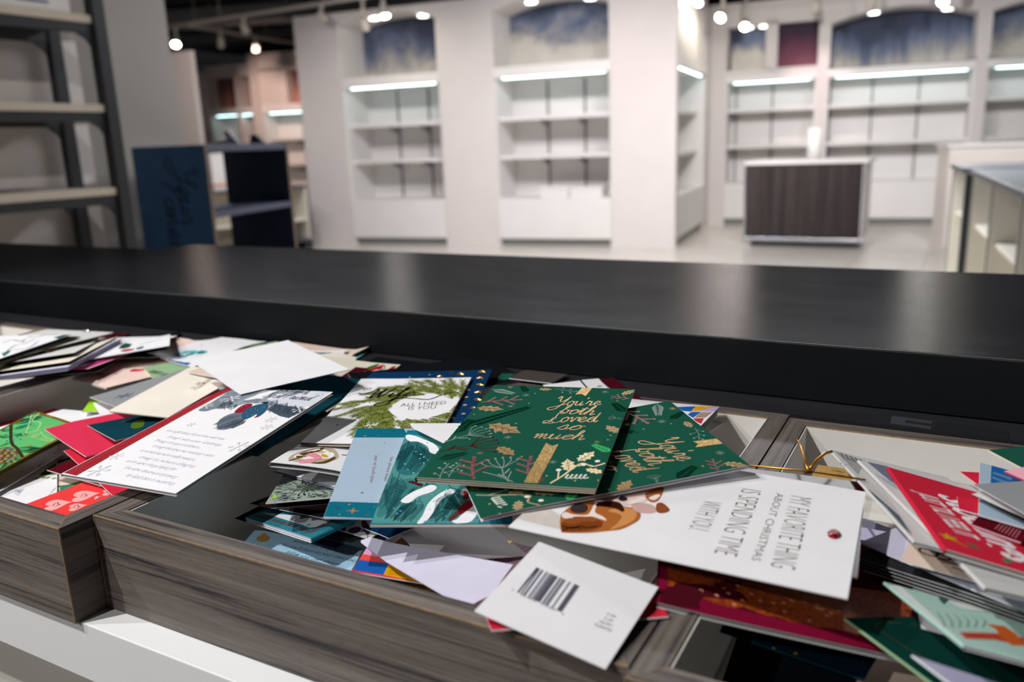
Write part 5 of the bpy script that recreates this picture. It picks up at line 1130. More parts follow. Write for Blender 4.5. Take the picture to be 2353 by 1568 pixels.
 'rr_green': [5781,65804,96425,-93759,917,1301,373,466,30,0,0,0,0,0,0,0,0,0,0,0,0,0,0,0,0,0,0,0,0,0,0,0,0,0,0,0,0,0,0,0,0,0,0,0,0,0,0,0,0,0,0,0,0,0,0,0,0,0],
 'rr_pink': [5677,60651,97106,-76735,1442,1471,237,362,20,0,0,0,0,0,0,0,0,0,0,0,0,0,0,0,0,0,0,0,0,0,0,0,0,0,0,0,0,0,0,0,0,0,0,0,0,0,0,0,0,0,0,0,0,0,0,0,0,0],
 'rr_black': [5655,55545,97268,-73269,132,166,507,632,12,0,0,0,0,0,0,0,0,0,0,0,0,0,0,0,0,0,0,0,0,0,0,0,0,0,0,0,0,0,0,0,0,0,0,0,0,0,0,0,0,0,0,0,0,0,0,0,0,0],
 'rr_grey': [5476,54254,97803,-94204,-2518,-1963,598,508,10,0,0,0,0,0,0,0,0,0,0,0,0,0,0,0,0,0,0,0,0,0,0,0,0,0,0,0,0,0,0,0,0,0,0,0,0,0,0,0,0,0,0,0,0,0,0,0,0,0],
 'rf_floor': [-500,43500,88150,6000,0,0,2000,1450,12,0,0,0,0,0,0,0,0,0,0,0,0,0,0,0,0,0,0,0,0,0,0,0,0,0,0,0,0,0,0,0,0,0,0,0,0,0,0,0,0,0,0,0,0,0,0,0,0,0],
}
DESIGN = {
 'green1': (None, [
  ('M','holly','coppergold',2,[132,12757,2553,12561]),
  ('M','holly','coppergold',2,[2168,9514,5193,8085]),
  ('M','holly','coppergold',2,[4120,5498,5789,4223]),
  ('M','holly','coppergold',2,[12549,8925,11312,10253]),
  ('M','holly','coppergold',2,[11504,16727,12434,17983]),
  ('M','holly','coppergold',2,[4181,17480,5454,17428]),
  ('M','holly','goldbright',2,[10164,2230,9637,4126]),
  ('M','holly','goldbright',2,[10446,3819,11287,5557]),
  ('M','holly','goldbright',2,[11198,2755,12568,2267]),
  ('S','stem_print','goldbright',1,130,[9305,363,9845,1439,10376,2852,10839,3606,11611,3186,12341,3800],0),
  ('S','stem_print','goldbright',1,100,[9660,1087,9439,2387],0),
  ('S','stem_print','goldbright',1,90,[10641,3059,10948,3445,11760,3205],0),
  ('D','berry_print','#e6e3da',3,190,[9424,2351,10927,3356,11779,4026]),
  ('S','leaf_print','#d9dcd0',2,160,[10117,1230,10222,1786],1),
  ('S','leaf_print','#d9dcd0',2,160,[10207,1161,10479,1361],1),
  ('S','leaf_print','#d9dcd0',2,160,[10409,1270,10516,1826],1),
  ('S','leaf_print','#d9dcd0',2,160,[10498,1201,10770,1400],1),
  ('S','leaf_print','#d9dcd0',2,160,[10700,1309,10809,1865],1),
  ('S','leaf_print','#d9dcd0',2,160,[10789,1240,11061,1440],1),
  ('S','leaf_print','#d9dcd0',2,160,[10990,1349,11102,1905],1),
  ('S','leaf_print','#d9dcd0',2,160,[11079,1280,11351,1479],1),
  ('S','leaf_print','#d9dcd0',2,160,[11280,1388,11395,1944],1),
  ('S','leaf_print','#d9dcd0',2,160,[11368,1319,11641,1518],1),
  ('M','redsprig','redglit',1,[127,13955,3308,14868]),
  ('M','redsprig','redglit',1,[12438,15976,10728,16375]),
  ('M','redsprig','redglit',1,[4082,245,2979,3536]),
  ('M','redsprig','redglit',1,[7615,1137,7007,4155]),
  ('M','redsprig','redglit',1,[8608,298,8559,1100]),
  ('M','umbel','#4a1016',1,[-44,4022,3818,6491]),
  ('M','umbel','silver',1,[6493,248,4692,3624]),
  ('M','umbel','silver',1,[-119,5721,2396,8511]),
  ('M','umbel','silver',1,[12530,11693,11267,11783]),
  ('M','sprig','#0a3020',1,[191,8591,4701,13576]),
  ('M','sprig','#0a3020',1,[64,7288,487,10417]),
  ('M','sprig','#0a3020',1,[12391,12922,11101,14933]),
  ('M','sprig','#0a3020',1,[3422,16604,2501,18164]),
  ('M','fern','#0a3020',1,[302,2791,2251,4193]),
  ('M','sprig','#3fae62',1,[12514,5524,10905,6743]),
  ('M','fern','silver',1,[17,17119,2379,16164]),
  ('M','berries','silver',1,[5580,17601,7530,16969]),
  ('M','berries','silver',1,[1701,3,1541,2404]),
  ('M','berries','silver',1,[2253,245,2335,2507]),
  ('S','stem_print','silver',1,80,[6811,211,5687,876,4346,1370],0),
  ('S','stem_print','silver',1,70,[6351,472,6265,1711],0),
  ('M','star','silver',2,[3500,15948,3862,15981]),
  ('M','star','silver',2,[4419,7231,4737,7268]),
  ('M','star','silver',2,[8750,3513,9041,3550]),
  ('M','star','silver',2,[10012,17295,10364,17327]),
  ('M','star','coppergold',2,[1563,17722,1879,17749]),
  ('M','star','coppergold',2,[2892,13349,3188,13378]),
  ('M','star','coppergold',2,[3173,4270,3431,4302]),
  ('M','star','coppergold',2,[11192,7167,11447,7197]),
  ('D','dot_print','#9aa4a0',2,80,[4168,16378,3222,8008,1622,6536,6160,3629,11881,7641,12348,1212,4221,14147,366,11336]),
  ('D','dot_print','#bfa05a',2,80,[8832,1384,11950,8449,6353,4110,4305,9879,2468,1552,10854,927,11355,15326]),
  ('P','gold_ribbon','goldglit',4,[7884,18453,8786,18393,8572,16177,8138,16604,7637,16454]),
  ('P','gold_ribbon','goldglit',4,[7513,6572,8076,6093,8479,6491,8471,247,7556,217]),
  ('X','lettering','goldfoil',3,"You're",[6314,13856,10090,14226],950,100),
  ('X','lettering','goldfoil',3,'both',[7108,12218,9936,12142],950,100),
  ('X','lettering','goldfoil',3,'Loved',[6599,10393,10444,10808],1000,100),
  ('X','lettering','goldfoil',3,'so',[7650,9100,9562,9167],850,100),
  ('X','lettering','goldfoil',3,'much',[6254,7282,10086,7390],850,100),
  ('X','lettering','goldfoil',3,'L',[6522,10164,7167,10234],550,80),
 ]),
 'green2': ('green1', [
 ]),
 'husband': (None, [
  ('P','ribbon','redribbon',3,[107,167,1731,90,872,18213,-938,19112]),
  ('P','ribbon_shade','#b3122a',4,[990,154,1197,148,440,18409,183,18527]),  # brighter red stripe along the ribbon
  ('F','gem_part','gem',[-238,18082],320,1),
  ('T','lettering','#74769a',1,'It is a gift doing life and love with you',[2421,8507,9452,8192],459,0.5,-0.02),
  ('T','lettering','#74769a',1,'through every season God brings.',[3648,7475,10064,7176],459,0.5,-0.02),
  ('T','lettering','#74769a',1,'Through the ups and downs...',[3023,6617,8553,6403],459,0.5,-0.02),
  ('T','lettering','#74769a',1,'through the times we need each other',[3839,5720,11023,5390],459,0.5,-0.02),
  ('T','lettering','#74769a',1,'to remind us what really matters...',[3407,4792,10011,4489],459,0.5,-0.02),
  ('T','lettering','#74769a',1,'through the moments of laughing',[4418,3797,10851,3550],459,0.5,-0.02),
  ('T','lettering','#74769a',1,'at the same things,hoping for',[3861,2977,9581,2797],459,0.5,-0.02),
  ('T','lettering','#74769a',1,'the same dreams,and praying',[4799,2041,10710,1803],459,0.5,-0.02),
  ('T','lettering','#74769a',1,"for God's best in everything.",[6090,1052,11378,926],459,0.5,-0.02),
  ('P','soft_print','#76808a',1,[815,18197,450,19045,3258,19754,6698,15941,5848,15504,4008,15715,4178,14228,3184,13695,2666,12966,1644,13153,1450,15318]),
  ('P','soft_print','#8d97a3',1,[1159,16934,2731,19386,10509,18814,11535,17353,12081,14935,11140,14547,9210,15008,7666,15573,5769,15592,4498,14323,3219,13800]),
  ('P','picture_print','#c9ccd6',2,[6804,16551,9157,17874,9565,19003,12343,19816,12676,15754,10137,15134]),
  ('M','needle','#3c4654',3,[9591,13823,7927,16403]),
  ('M','needle','#3c4654',3,[10226,13680,8925,15735]),
  ('M','needle','#3c4654',3,[11050,13456,9511,15938]),
  ('M','needle','#3c4654',3,[11578,13426,10506,15184]),
  ('M','needle','#3c4654',3,[12186,13293,10801,15599]),
  ('M','needle','#3c4654',3,[12561,13588,11658,15113]),
  ('M','needle','#3c4654',3,[12659,14072,11886,15391]),
  ('M','needle','#3c4654',3,[4235,13742,2450,16180]),
  ('M','needle','#3c4654',3,[5161,13626,3758,15569]),
  ('P','picture_print','#4b5664',2,[8732,14436,8617,15696,10411,15420,12041,15293,12961,15081,12322,13130,11138,13353]),
  ('M','needle','#3d4854',3,[8245,12871,7006,9932]),
  ('M','needle','#5a6673',4,[7201,13443,6081,11282]),
  ('M','needle','#3d4854',3,[8068,12357,7672,10174]),
  ('M','needle','#5a6673',4,[6489,13071,6225,10597]),
  ('M','needle','#3d4854',3,[8480,12190,8321,10297]),
  ('P','soft_print','#6b7480',2,[5683,11692,5937,13233,7401,13224,8412,11704,8197,10160,7114,9953]),
  ('P','soft_print','#8c1f33',5,[5832,13345,5400,14594,5583,15349,6278,15255,6621,14510,6767,13627,6553,13285]),
  ('P','soft_print','#2d556e',6,[7289,12707,6560,13851,6672,15043,7189,15511,7886,15549,8868,14206,9141,13023,8938,12747,8480,13402,8437,12661,8147,12131]),
  ('P','picture_print','#20303f',7,[7023,15622,6985,15966,7468,16026,7825,15725,7547,15558]),
  ('P','picture_print','#8c1f33',7,[8753,12667,8898,13079,9089,12966,8957,12654]),
  ('D','snow_print','#dfe6ee',8,35,[7201,13443,7256,13960,7516,14255,8165,13103,7949,14067,7909,12814,8012,14584,5796,14386,5946,14807,8197,13355,8044,14845]),
  ('X','lettering','#1e1620',9,'My Husband,',[2938,19155,10337,18206],700,55),
  ('X','lettering','#1e1620',9,'Best Friend',[5766,17029,11593,16797],700,55),
  ('M','flake','#e8e7ea',9,[2919,16131,3722,16315]),
  ('M','flake','#e8e7ea',9,[12025,14926,12713,15033]),
  ('M','flake','#d2d7e2',9,[11660,18676,12371,18757]),
  ('M','flake','#dcd9dc',9,[10788,12592,11387,12695]),
  ('M','flake','#dcd9dc',9,[11559,11138,12141,11244]),
  ('M','flake','#d9d8da',9,[11831,7479,12728,7667]),
  ('M','flake','#dcdcda',9,[1772,13997,2464,14146]),
  ('M','flake','#d6d6da',9,[3725,10181,4167,10273]),
  ('M','flake','#d5dade',9,[2907,1218,3858,1442]),
  ('M','flake','#dadde2',9,[2116,3586,2743,3725]),
 ]),
 'lf_logo': (None, [
  ('X','lettering','#22201e',1,'Hallmark',[7322,1970,11186,2340],550,55),
  ('S','lettering','#22201e',1,40,[6986,2156,7917,2175],0),
  ('M','star4','#22201e',1,[9317,3012,9519,2835]),
 ]),
 'wife': (None, [
  ('F','wreath',[8849,8991],[5808,8265],[9549,5925]),
  ('X','lettering','blackfoil',6,'Wife',[2275,11445,7136,11963],1300,240),
  ('S','lettering','blackfoil',6,180,[6275,12581,5920,11315,4004,9977,4066,9208,5018,9638,5452,11335,7201,11261,9012,10872,10103,12087,11187,12934,11695,12586],0),
  ('S','lettering','blackfoil',6,220,[1122,12902,1682,12570,2127,13044,2486,13427],0),
  ('T','lettering','#3a3335',6,'MY',[1483,13645,2282,14091],650,0,-0.012),
  ('T','lettering','#3a3335',6,'ALL I NEED',[6615,8984,11065,9505],900,0,-0.016),
  ('T','lettering','#3a3335',6,'IS YOU',[7643,8060,10274,8348],900,0,-0.016),
  ('D','sequin_print','#3d1218',7,90,[1826,4374,2027,8651,4310,7854,1236,10513,5958,5114,7383,4054,8874,14950,11279,5832,7740,16209,4542,3635,11081,16644,3105,6230,8709,13122,3146,10155]),
 ]),
 'bluestar': (None, [
  ('F','raised_star',[12545,14737],535),
  ('F','raised_star',[12701,12770],512),
  ('F','raised_star',[12934,10597],512),
  ('F','raised_star',[13211,8404],512),
  ('F','raised_star',[13435,6349],535),
  ('F','raised_star',[13410,4177],445),
  ('F','raised_star',[11729,1509],512),
  ('F','raised_star',[10220,14233],490),
  ('F','raised_star',[8118,13592],445),
  ('M','star5','goldfoil',2,[11900,9281,12209,9254]),
  ('M','star5','goldfoil',2,[12108,7144,12408,7123]),
  ('M','star5','goldfoil',2,[12358,5000,12652,4979]),
  ('M','star5','goldfoil',2,[12627,2737,12911,2721]),
  ('M','star5','goldfoil',2,[11183,15454,11512,15426]),
  ('M','star5','goldfoil',2,[8999,14764,9328,14741]),
  ('M','star5','goldfoil',2,[11668,3778,11957,3759]),
  ('D','star_print','goldfoil',2,60,[11900,9281,12108,7144,12358,5000,12627,2737,11183,15454,8999,14764,11668,3778,12732,715,11674,11567]),
  ('F','raised_star',[10241,14115],404),
  ('F','raised_star',[8106,13647],343),
  ('D','star_print','goldfoil',2,110,[6754,14146,9016,14680,4656,13501,2511,13081,11173,15513]),
 ]),
 'plan': (None, [
  ('P','band_print','#13677c',1,[-345,-105,-442,4130,2124,4735,2237,44]),
  ('P','band_print','#13677c',1,[14701,-145,14633,340,14757,3668,17170,3605,16986,-38]),
  ('T','lettering','#8a6f6a',2,'has always been',[6429,3586,11027,3493],260,0,0),
  ('T','lettering','#8a6f6a',2,"part of God's plan.",[6228,2291,11490,2493],260,0,0),
  ('M','star4','#6b5148',2,[13144,2137,13136,2322]),
  ('M','star4','#6b5148',2,[3391,2777,3387,2875]),
  ('M','star4','#a87a4a',3,[16056,1861,16033,2360]),
  ('M','star4','#2f4a58',3,[15600,723,15594,966]),
  ('M','star4','#b9a98a',3,[15085,1463,15081,1611]),
  ('M','star4','#6a5546',3,[16609,2940,16598,3196]),
  ('M','star4','#b9a98a',3,[16645,1022,16642,1134]),
  ('M','star4','#9a8a5a',3,[1837,941,1832,1162]),
  ('M','star4','#9a8a5a',3,[1701,2081,1697,2182]),
  ('M','star4','#8a7a6a',3,[15378,3282,15374,3397]),
 ]),
 'pine': (None, [
  ('P','picture_print','#4f8f8a',1,[-48,15785,881,16313,3561,14681,5545,8271,7067,5181,7285,156,66,194,-25,1540,-139,6417,-123,11236]),
  ('P','soft_print','#2f6f74',2,[307,14724,1294,14711,2358,12430,1960,8305,704,8305,82,10535]),
  ('P','soft_print','#3a7a78',2,[472,6418,2103,7243,2057,4448,679,1197,154,1887]),
  ('M','needle','#173f46',3,[1294,14711,965,8960]),
  ('M','needle','#24565a',4,[2044,13423,1812,9404]),
  ('M','needle','#173f46',5,[467,14983,325,10768]),
  ('M','needle','#24565a',3,[2890,11939,1960,8305]),
  ('M','needle','#173f46',4,[1201,13938,3129,9839]),
  ('M','needle','#24565a',5,[704,8305,335,2238]),
  ('M','needle','#173f46',3,[756,6829,868,2957]),
  ('M','needle','#24565a',4,[166,8303,285,4445]),
  ('M','needle','#173f46',5,[2581,3690,1745,518]),
  ('M','needle','#24565a',3,[2866,4063,2377,515]),
  ('M','needle','#173f46',4,[5313,4807,4036,506]),
  ('M','needle','#24565a',5,[4937,5198,4515,1179]),
  ('M','needle','#173f46',3,[2737,6413,2081,3694]),
  ('M','needle','#24565a',4,[4529,2580,3483,509]),
  ('M','needle','#173f46',5,[4671,6194,6189,2212]),
  ('M','needle','#24565a',3,[3580,7439,3035,5410]),
  ('M','needle','#173f46',4,[1918,4834,1215,857]),
  ('M','needle','#24565a',5,[5579,3668,5061,500]),
  ('P','snow_print','#e9eaee',5,[12,16054,477,16318,1606,15363,2733,14175,3259,12910,3161,12057,2549,12428,2207,13673,1294,14711,486,14852]),
  ('P','snow_print','#e9eaee',5,[1525,3511,1945,4641,2520,5414,3370,6205,3848,5800,3594,5014,2674,4253,2147,3231]),
  ('P','snow_print','#e9eaee',5,[3133,178,3376,1357,3504,2948,3998,4433,4824,5494,5296,5001,4543,4050,4182,2762,3997,1526,3662,341]),
  ('P','snow_print','#e9eaee',5,[5455,498,5820,831,6270,2212,6684,3291,7161,2206,6793,490,6112,162,5720,164]),
  ('P','snow_print','#e9eaee',5,[5667,4612,5844,5584,6301,5187,6188,4417]),
  ('P','bird_print','#7d1a20',6,[5702,2216,6038,3112,6493,3662,6790,2925,6364,2035,5936,1342]),
  ('P','bird_print','#5a3433',6,[5194,751,5571,1864,6041,2037,5791,1171,5376,498]),
  ('P','bird_print','#c2352f',6,[5875,5191,6244,4800,6306,3943,6049,4039]),
  ('D','berry_print','#5a1f26',6,220,[1822,6728,2104,6582,2402,6315,2589,6212]),
  ('D','sequin_print','sequin',7,100,[799,1334,1248,2383,1759,1976,1579,1576,2909,3098,3650,4532,4178,639,3651,424,4994,1176,5394,4652,19,442,7121,908]),
  ('D','sequin_print','seqaqua',7,80,[880,10034,1282,8962,2343,10257,1774,8350,1386,12562,1889,11999,2198,11422,1908,11119,3753,2228,4577,5397,2115,14441,3894,3495]),
 ]),
 'fav': (None, [
  ('T','lettering','#6a5a50',2,'MY FAVORITE THING',[2643,15165,12038,15399],1400,0,-0.018),
  ('T','lettering','#6a5a50',2,'ABOUT CHRISTMAS',[2630,14261,11833,14347],500,0,-0.01),
  ('T','lettering','#6a5a50',2,'IS SPENDING TIME',[2804,12057,11874,12242],1350,0,-0.018),
  ('T','lettering','#6a5a50',2,'WITH YOU.',[5550,10102,9706,10196],1300,0,-0.018),
  ('P','picture_print','#cfc6bf',1,[12497,-1835,9627,-1569,10954,2215,12774,3143]),
  ('P','puppy_print','#a8622f',2,[11283,2451,10728,2361,9437,2559,8554,3434,8276,4544,8398,5540,8344,6306,8858,6934,9702,7126,10448,6915,11356,6472,11948,5635,12486,4859,13046,3564,12918,3188]),
  ('P','puppy_print','#c98a52',3,[9348,4928,8552,5593,8526,6287,9166,6803,10088,6798,11104,6311,11602,5886,10735,6033,9755,6002,9422,5579]),
  ('P','puppy_print','#7a3f1c',3,[11979,2847,11222,3045,10738,4033,10764,4975,11346,5341,12211,4829,12909,3584,12691,3146]),
  ('P','puppy_print','#8f4f24',4,[11646,2825,10873,3299,10582,4208,10748,4814,11505,4175,11944,3341]),
  ('P','puppy_print','#e6d8d2',4,[10968,2398,10501,2508,10635,3044,10375,3893,9596,3911,8594,3774,8599,3978,9810,4230,10202,4924,10626,5309,10532,4734,10481,4169,11016,3357,11327,2771]),
  ('P','puppy_print','#3b302e',5,[9871,2573,9259,2650,9007,3202,9380,3589,10036,3682,10381,3261,10293,2825]),
  ('P','puppy_print','#3a1c10',5,[9027,4017,8507,3984,8041,4459,7988,5242,8648,5782,9130,5867,8875,5232,8932,4461]),
  ('S','puppy_print','#2c1810',5,160,[12353,3043,12353,3740,11931,4033,11946,4500,11512,5021],0),
  ('S','puppy_print','#2c1810',5,120,[12885,3267,12213,3684,12226,4227],0),
  ('P','puppy_print','#dcc3bd',3,[8080,3923,7439,3917,6431,4543,5504,5873,5971,6583,6995,6779,7687,6407,8206,5791,8415,5071,8365,4415]),
  ('P','puppy_print','#c9a49d',4,[8014,6042,7472,6495,7501,7285,7883,7631,8446,7722,8746,7205,8745,6590]),
  ('P','puppy_print','#2c2426',5,[7543,5008,7053,5083,7099,5420,7391,5598,7713,5387]),
  ('P','puppy_print','#e9dcd8',4,[7816,5660,7326,5975,6611,6382,7038,6674,7822,6293]),
  ('P','puppy_print','#8a4a2c',4,[7230,7514,6960,7823,7622,8471,8093,8452,8382,8082,8176,7756]),
  ('P','puppy_print','#a05a34',4,[6225,6421,5180,6665,4739,7262,5981,7461,6911,7420,7083,7002]),
  ('P','puppy_print','#ecd9cf',5,[6629,6785,5932,7130,6010,7390,6808,7233]),
  ('F','gem_part','redgem',[7050,18243],430,2),
  ('F','gold_bow',[-1376,15755,-6102,14382,-4769,16949,-632,10698,-1651,19446]),
 ]),
 'barcode': (None, [
  ('P','barcode_print','#54545f',1,[1381,2527,1416,2525,1240,5001,1205,5002]),
  ('P','barcode_print','#6b6b77',1,[1427,2525,1485,2523,1312,4998,1252,5000]),
  ('P','barcode_print','#54545f',1,[1566,2521,1697,2517,1528,4990,1395,4995]),
  ('P','barcode_print','#8d8d98',1,[1849,2512,1884,2511,1719,4983,1684,4984]),
  ('P','barcode_print','#8d8d98',1,[1895,2510,2025,2506,1863,4978,1731,4982]),
  ('P','barcode_print','#8d8d98',1,[2082,2504,2139,2503,1980,4973,1922,4975]),
  ('P','barcode_print','#8d8d98',1,[2150,2502,2208,2500,2050,4971,1992,4973]),
  ('P','barcode_print','#6b6b77',1,[2219,2500,2276,2498,2120,4968,2062,4970]),
  ('P','barcode_print','#6b6b77',1,[2288,2498,2373,2495,2219,4964,2132,4968]),
  ('P','barcode_print','#54545f',1,[2384,2495,2441,2493,2289,4962,2231,4964]),
  ('P','barcode_print','#54545f',1,[2453,2493,2538,2490,2388,4958,2301,4961]),
  ('P','barcode_print','#54545f',1,[2549,2490,2634,2487,2486,4954,2400,4958]),
  ('P','barcode_print','#6b6b77',1,[2742,2484,2798,2482,2654,4948,2596,4950]),
  ('P','barcode_print','#54545f',1,[2809,2482,2866,2480,2723,4946,2666,4948]),
  ('P','barcode_print','#6b6b77',1,[2922,2478,2956,2477,2815,4942,2781,4944]),
  ('P','barcode_print','#6b6b77',1,[2967,2477,3001,2476,2861,4941,2827,4942]),
  ('P','barcode_print','#8d8d98',1,[3012,2475,3068,2473,2930,4938,2873,4940]),
  ('P','barcode_print','#6b6b77',1,[3079,2473,3135,2471,2999,4935,2942,4938]),
  ('P','barcode_print','#8d8d98',1,[3331,2465,3364,2464,3233,4927,3199,4928]),
  ('P','barcode_print','#8d8d98',1,[3375,2464,3459,2461,3330,4923,3245,4926]),
  ('P','barcode_print','#54545f',1,[3675,2454,3730,2453,3608,4913,3551,4915]),
  ('P','barcode_print','#54545f',1,[3742,2452,3866,2448,3746,4908,3619,4912]),
  ('P','barcode_print','#54545f',1,[3877,2448,3959,2445,3842,4904,3758,4907]),
  ('P','barcode_print','#8d8d98',1,[3970,2445,3998,2444,3881,4903,3853,4904]),
  ('P','barcode_print','#4b4b58',1,[1165,2533,1286,2531,1205,5028,1040,5021]),
  ('T','lettering','#77777f',1,'7',[819,2460,962,2471],190,0,0),
  ('T','lettering','#77777f',1,'95902',[1399,2410,2444,2375],190,0,0),
  ('T','lettering','#77777f',1,'55480',[2688,2365,3665,2338],190,0,0),
  ('T','lettering','#77777f',1,'9',[4028,2249,4190,2246],190,0,0),
  ('T','lettering','#4a4a58',1,'5.99',[6112,3565,6596,3577],200,0,0),
  ('T','lettering','#4a4a58',1,'5.29',[6124,3191,6590,3206],200,0,0),
  ('T','lettering','#4a4a58',1,'XQ14411',[5999,2827,6718,2872],200,0,0),
  ('T','lettering','#4a4a58',1,'GQ467796',[5883,2492,6855,2501],200,0,0),
 ]),
 'mf_bluetext': (None, [
  ('T','lettering','#16304f',1,"Now you'll know how",[4195,10786,8149,9265],520,0.4,-0.01),
  ('T','lettering','#16304f',1,'wonderfully unique you are-',[3990,9822,9876,7713],520,0.4,-0.01),
  ('T','lettering','#16304f',1,"that you'll listen to your own voice",[3043,9182,10246,6649],520,0.4,-0.01),
  ('T','lettering','#16304f',1,'follow your own dreams.',[4051,7862,9043,6091],520,0.4,-0.01),
  ('T','lettering','#16304f',1,'and honor your true self.',[4901,6776,9837,4982],520,0.4,-0.01),
  ('P','shell_print','#a8894e',1,[828,10099,808,10788,1436,10883,1856,10415,1845,9868,1393,9687]),
  ('P','shell_print','#c8892f',2,[827,10580,967,11215,1254,11086,1088,10591]),
  ('D','dot_print','#7e93a3',1,60,[789,9798,2191,9252,2631,8314,2673,10697,10110,4766]),
 ]),
 'mf_colour': (None, [
  ('P','block_print','#dca3c8',1,[-93,4105,2793,3892,2818,2442,-63,2619]),
  ('P','block_print','#e8534a',1,[-63,2619,2145,2645,2245,1896,-40,1762]),
  ('P','block_print','#1f5fb0',2,[-90,1703,2151,1865,2238,215,-57,206]),
  ('P','block_print','#e0a214',2,[2162,1826,4707,1677,6429,-136,2238,215]),
 ]),
 'mf_gingham': (None, [
  ('P','stripe_print','#d3a9c6',1,[0,0,239,0,239,10000,0,10000]),
  ('P','stripe_print','#d3a9c6',1,[511,0,750,0,750,10000,511,10000]),
  ('P','stripe_print','#d3a9c6',1,[1022,0,1262,0,1262,10000,1022,10000]),
  ('P','stripe_print','#d3a9c6',1,[1533,0,1773,0,1773,10000,1533,10000]),
  ('P','stripe_print','#d3a9c6',1,[2045,0,2284,0,2284,10000,2045,10000]),
  ('P','stripe_print','#d3a9c6',1,[2556,0,2795,0,2795,10000,2556,10000]),
  ('P','stripe_print','#d3a9c6',1,[3067,0,3306,0,3306,10000,3067,10000]),
  ('P','stripe_print','#d3a9c6',1,[3578,0,3817,0,3817,10000,3578,10000]),
  ('P','stripe_print','#d3a9c6',1,[4089,0,4328,0,4328,10000,4089,10000]),
  ('P','stripe_print','#d3a9c6',1,[4600,0,4840,0,4840,10000,4600,10000]),
  ('P','stripe_print','#d3a9c6',1,[5112,0,5351,0,5351,10000,5112,10000]),
  ('P','stripe_print','#d3a9c6',1,[5623,0,5862,0,5862,10000,5623,10000]),
  ('P','stripe_print','#d3a9c6',1,[6134,0,6373,0,6373,10000,6134,10000]),
  ('P','stripe_print','#d3a9c6',1,[6645,0,6884,0,6884,10000,6645,10000]),
  ('P','stripe_print','#d3a9c6',1,[7156,0,7395,0,7395,10000,7156,10000]),
  ('P','stripe_print','#d3a9c6',1,[7667,0,7907,0,7907,10000,7667,10000]),
  ('P','stripe_print','#d3a9c6',1,[8178,0,8418,0,8418,10000,8178,10000]),
  ('P','stripe_print','#d3a9c6',1,[8690,0,8929,0,8929,10000,8690,10000]),
  ('P','stripe_print','#d3a9c6',1,[9201,0,9440,0,9440,10000,9201,10000]),
  ('P','stripe_print','#d3a9c6',1,[9712,0,9951,0,9951,10000,9712,10000]),
  ('P','stripe_print','#d3a9c6',1,[10223,0,10462,0,10462,10000,10223,10000]),
  ('P','stripe_print','#d3a9c6',1,[10734,0,10973,0,10973,10000,10734,10000]),
  ('P','stripe_print','#d3a9c6',1,[11245,0,11485,0,11485,10000,11245,10000]),
  ('P','stripe_print','#d3a9c6',1,[11757,0,11996,0,11996,10000,11757,10000]),
  ('P','stripe_print','#d3a9c6',1,[12268,0,12507,0,12507,10000,12268,10000]),
  ('P','stripe_print','#d3a9c6',1,[12779,0,13018,0,13018,10000,12779,10000]),
 ]),
 'mf_teal': (None, [
  ('S','stripe_print','#6e3326',2,110,[-110,779,3220,896,7187,873,7545,829,7687,1088,7508,2635,7430,3845],0),
  ('S','stripe_print','#6e3326',2,110,[210,574,3511,698,7445,685,7800,642,7941,900,7773,2431,7698,3634],0),
  ('P','picture_print','#d9dde2',1,[398,1300,3712,2263,5686,2874,7502,3325,7448,1560,7015,1218,6097,1300]),
  ('P','picture_print','#8e8d8d',2,[4135,1441,3712,2263,5303,2777,5801,1736,5448,1399]),
  ('D','picture_print','#5f9fb3',3,160,[6511,1552,7157,2904]),
  ('D','picture_print','#d98a78',3,140,[7545,2418]),
 ]),
 'mf_clear': (None, [
  ('P','foil_patch','redshine',2,[1789,-326,1100,354,1279,999,2187,1451,8565,2192,10119,1191,6942,798,3676,-158,2541,-528]),
 ]),
 'mf_pattern': (None, [
  ('F','brush_pattern',3),
  ('P','picture_print','#9cbf4a',6,[251,1726,198,2535,473,2476,622,1711,571,1095,380,1219]),
 ]),
 'mf_penguin': (None, [
  ('P','soft_print','#b8a992',1,[1026,1501,735,4199,1246,6610,1874,8364,2484,8911,3556,7657,4387,4870,4185,2918,3536,1496,2518,1074]),
  ('P','soft_print','#efe8de',2,[1054,2903,1330,5388,1959,7497,2424,7707,3301,6389,3439,4246,2590,2406]),
  ('P','soft_print','#5d4526',2,[1282,2744,1151,5309,1699,7286,2431,8412,2471,6525,1901,5049,1644,3221]),
  ('P','soft_print','#5d4526',2,[2822,1366,3563,2258,4044,4626,4264,3987,3928,1853,3321,1201]),
  ('P','penguin_print','#eeeef0',3,[2840,3877,2816,5836,3391,6439,3806,5849,3918,4275,3330,3379]),
  ('P','scarf_print','#e58f9f',4,[1811,5010,2428,5332,3282,3609,3007,2655,2761,1226,2036,773,1932,1998,2687,3256,1956,3946]),
  ('D','scarf_print','#f3d3d6',5,70,[2103,4583,2474,4228,2857,3351,2364,1744,2756,2507,2660,1674,2234,1303]),
  ('S','penguin_print','#2c2420',4,160,[1123,1185,1956,3946],0),
  ('P','beak_print','#d9a21f',5,[2845,4994,3055,5399,3562,4596,3554,4156,3225,4109]),
  ('D','penguin_print','#222222',5,60,[3406,5615]),
  ('X','lettering','#2a211d',4,'ove',[4471,5739,4985,5915],300,60),
 ]),
 'mf_whenv': (None, [
  ('D','spot_print','#2a4c9a',1,320,[6965,2754]),
 ]),
 'mf_purple': (None, [
  ('P','flower_print','#4c3358',1,[816,-89,610,582,1208,648,1662,-210]),
  ('P','flower_print','#4c3358',1,[1786,189,1781,1099,2350,1189,2683,267]),
  ('P','flower_print','#4c3358',1,[748,1157,890,1739,1372,1566,1226,992]),
  ('P','flower_print','#4c3358',1,[1699,1942,1841,2346,3309,1199,3613,480,2858,977]),
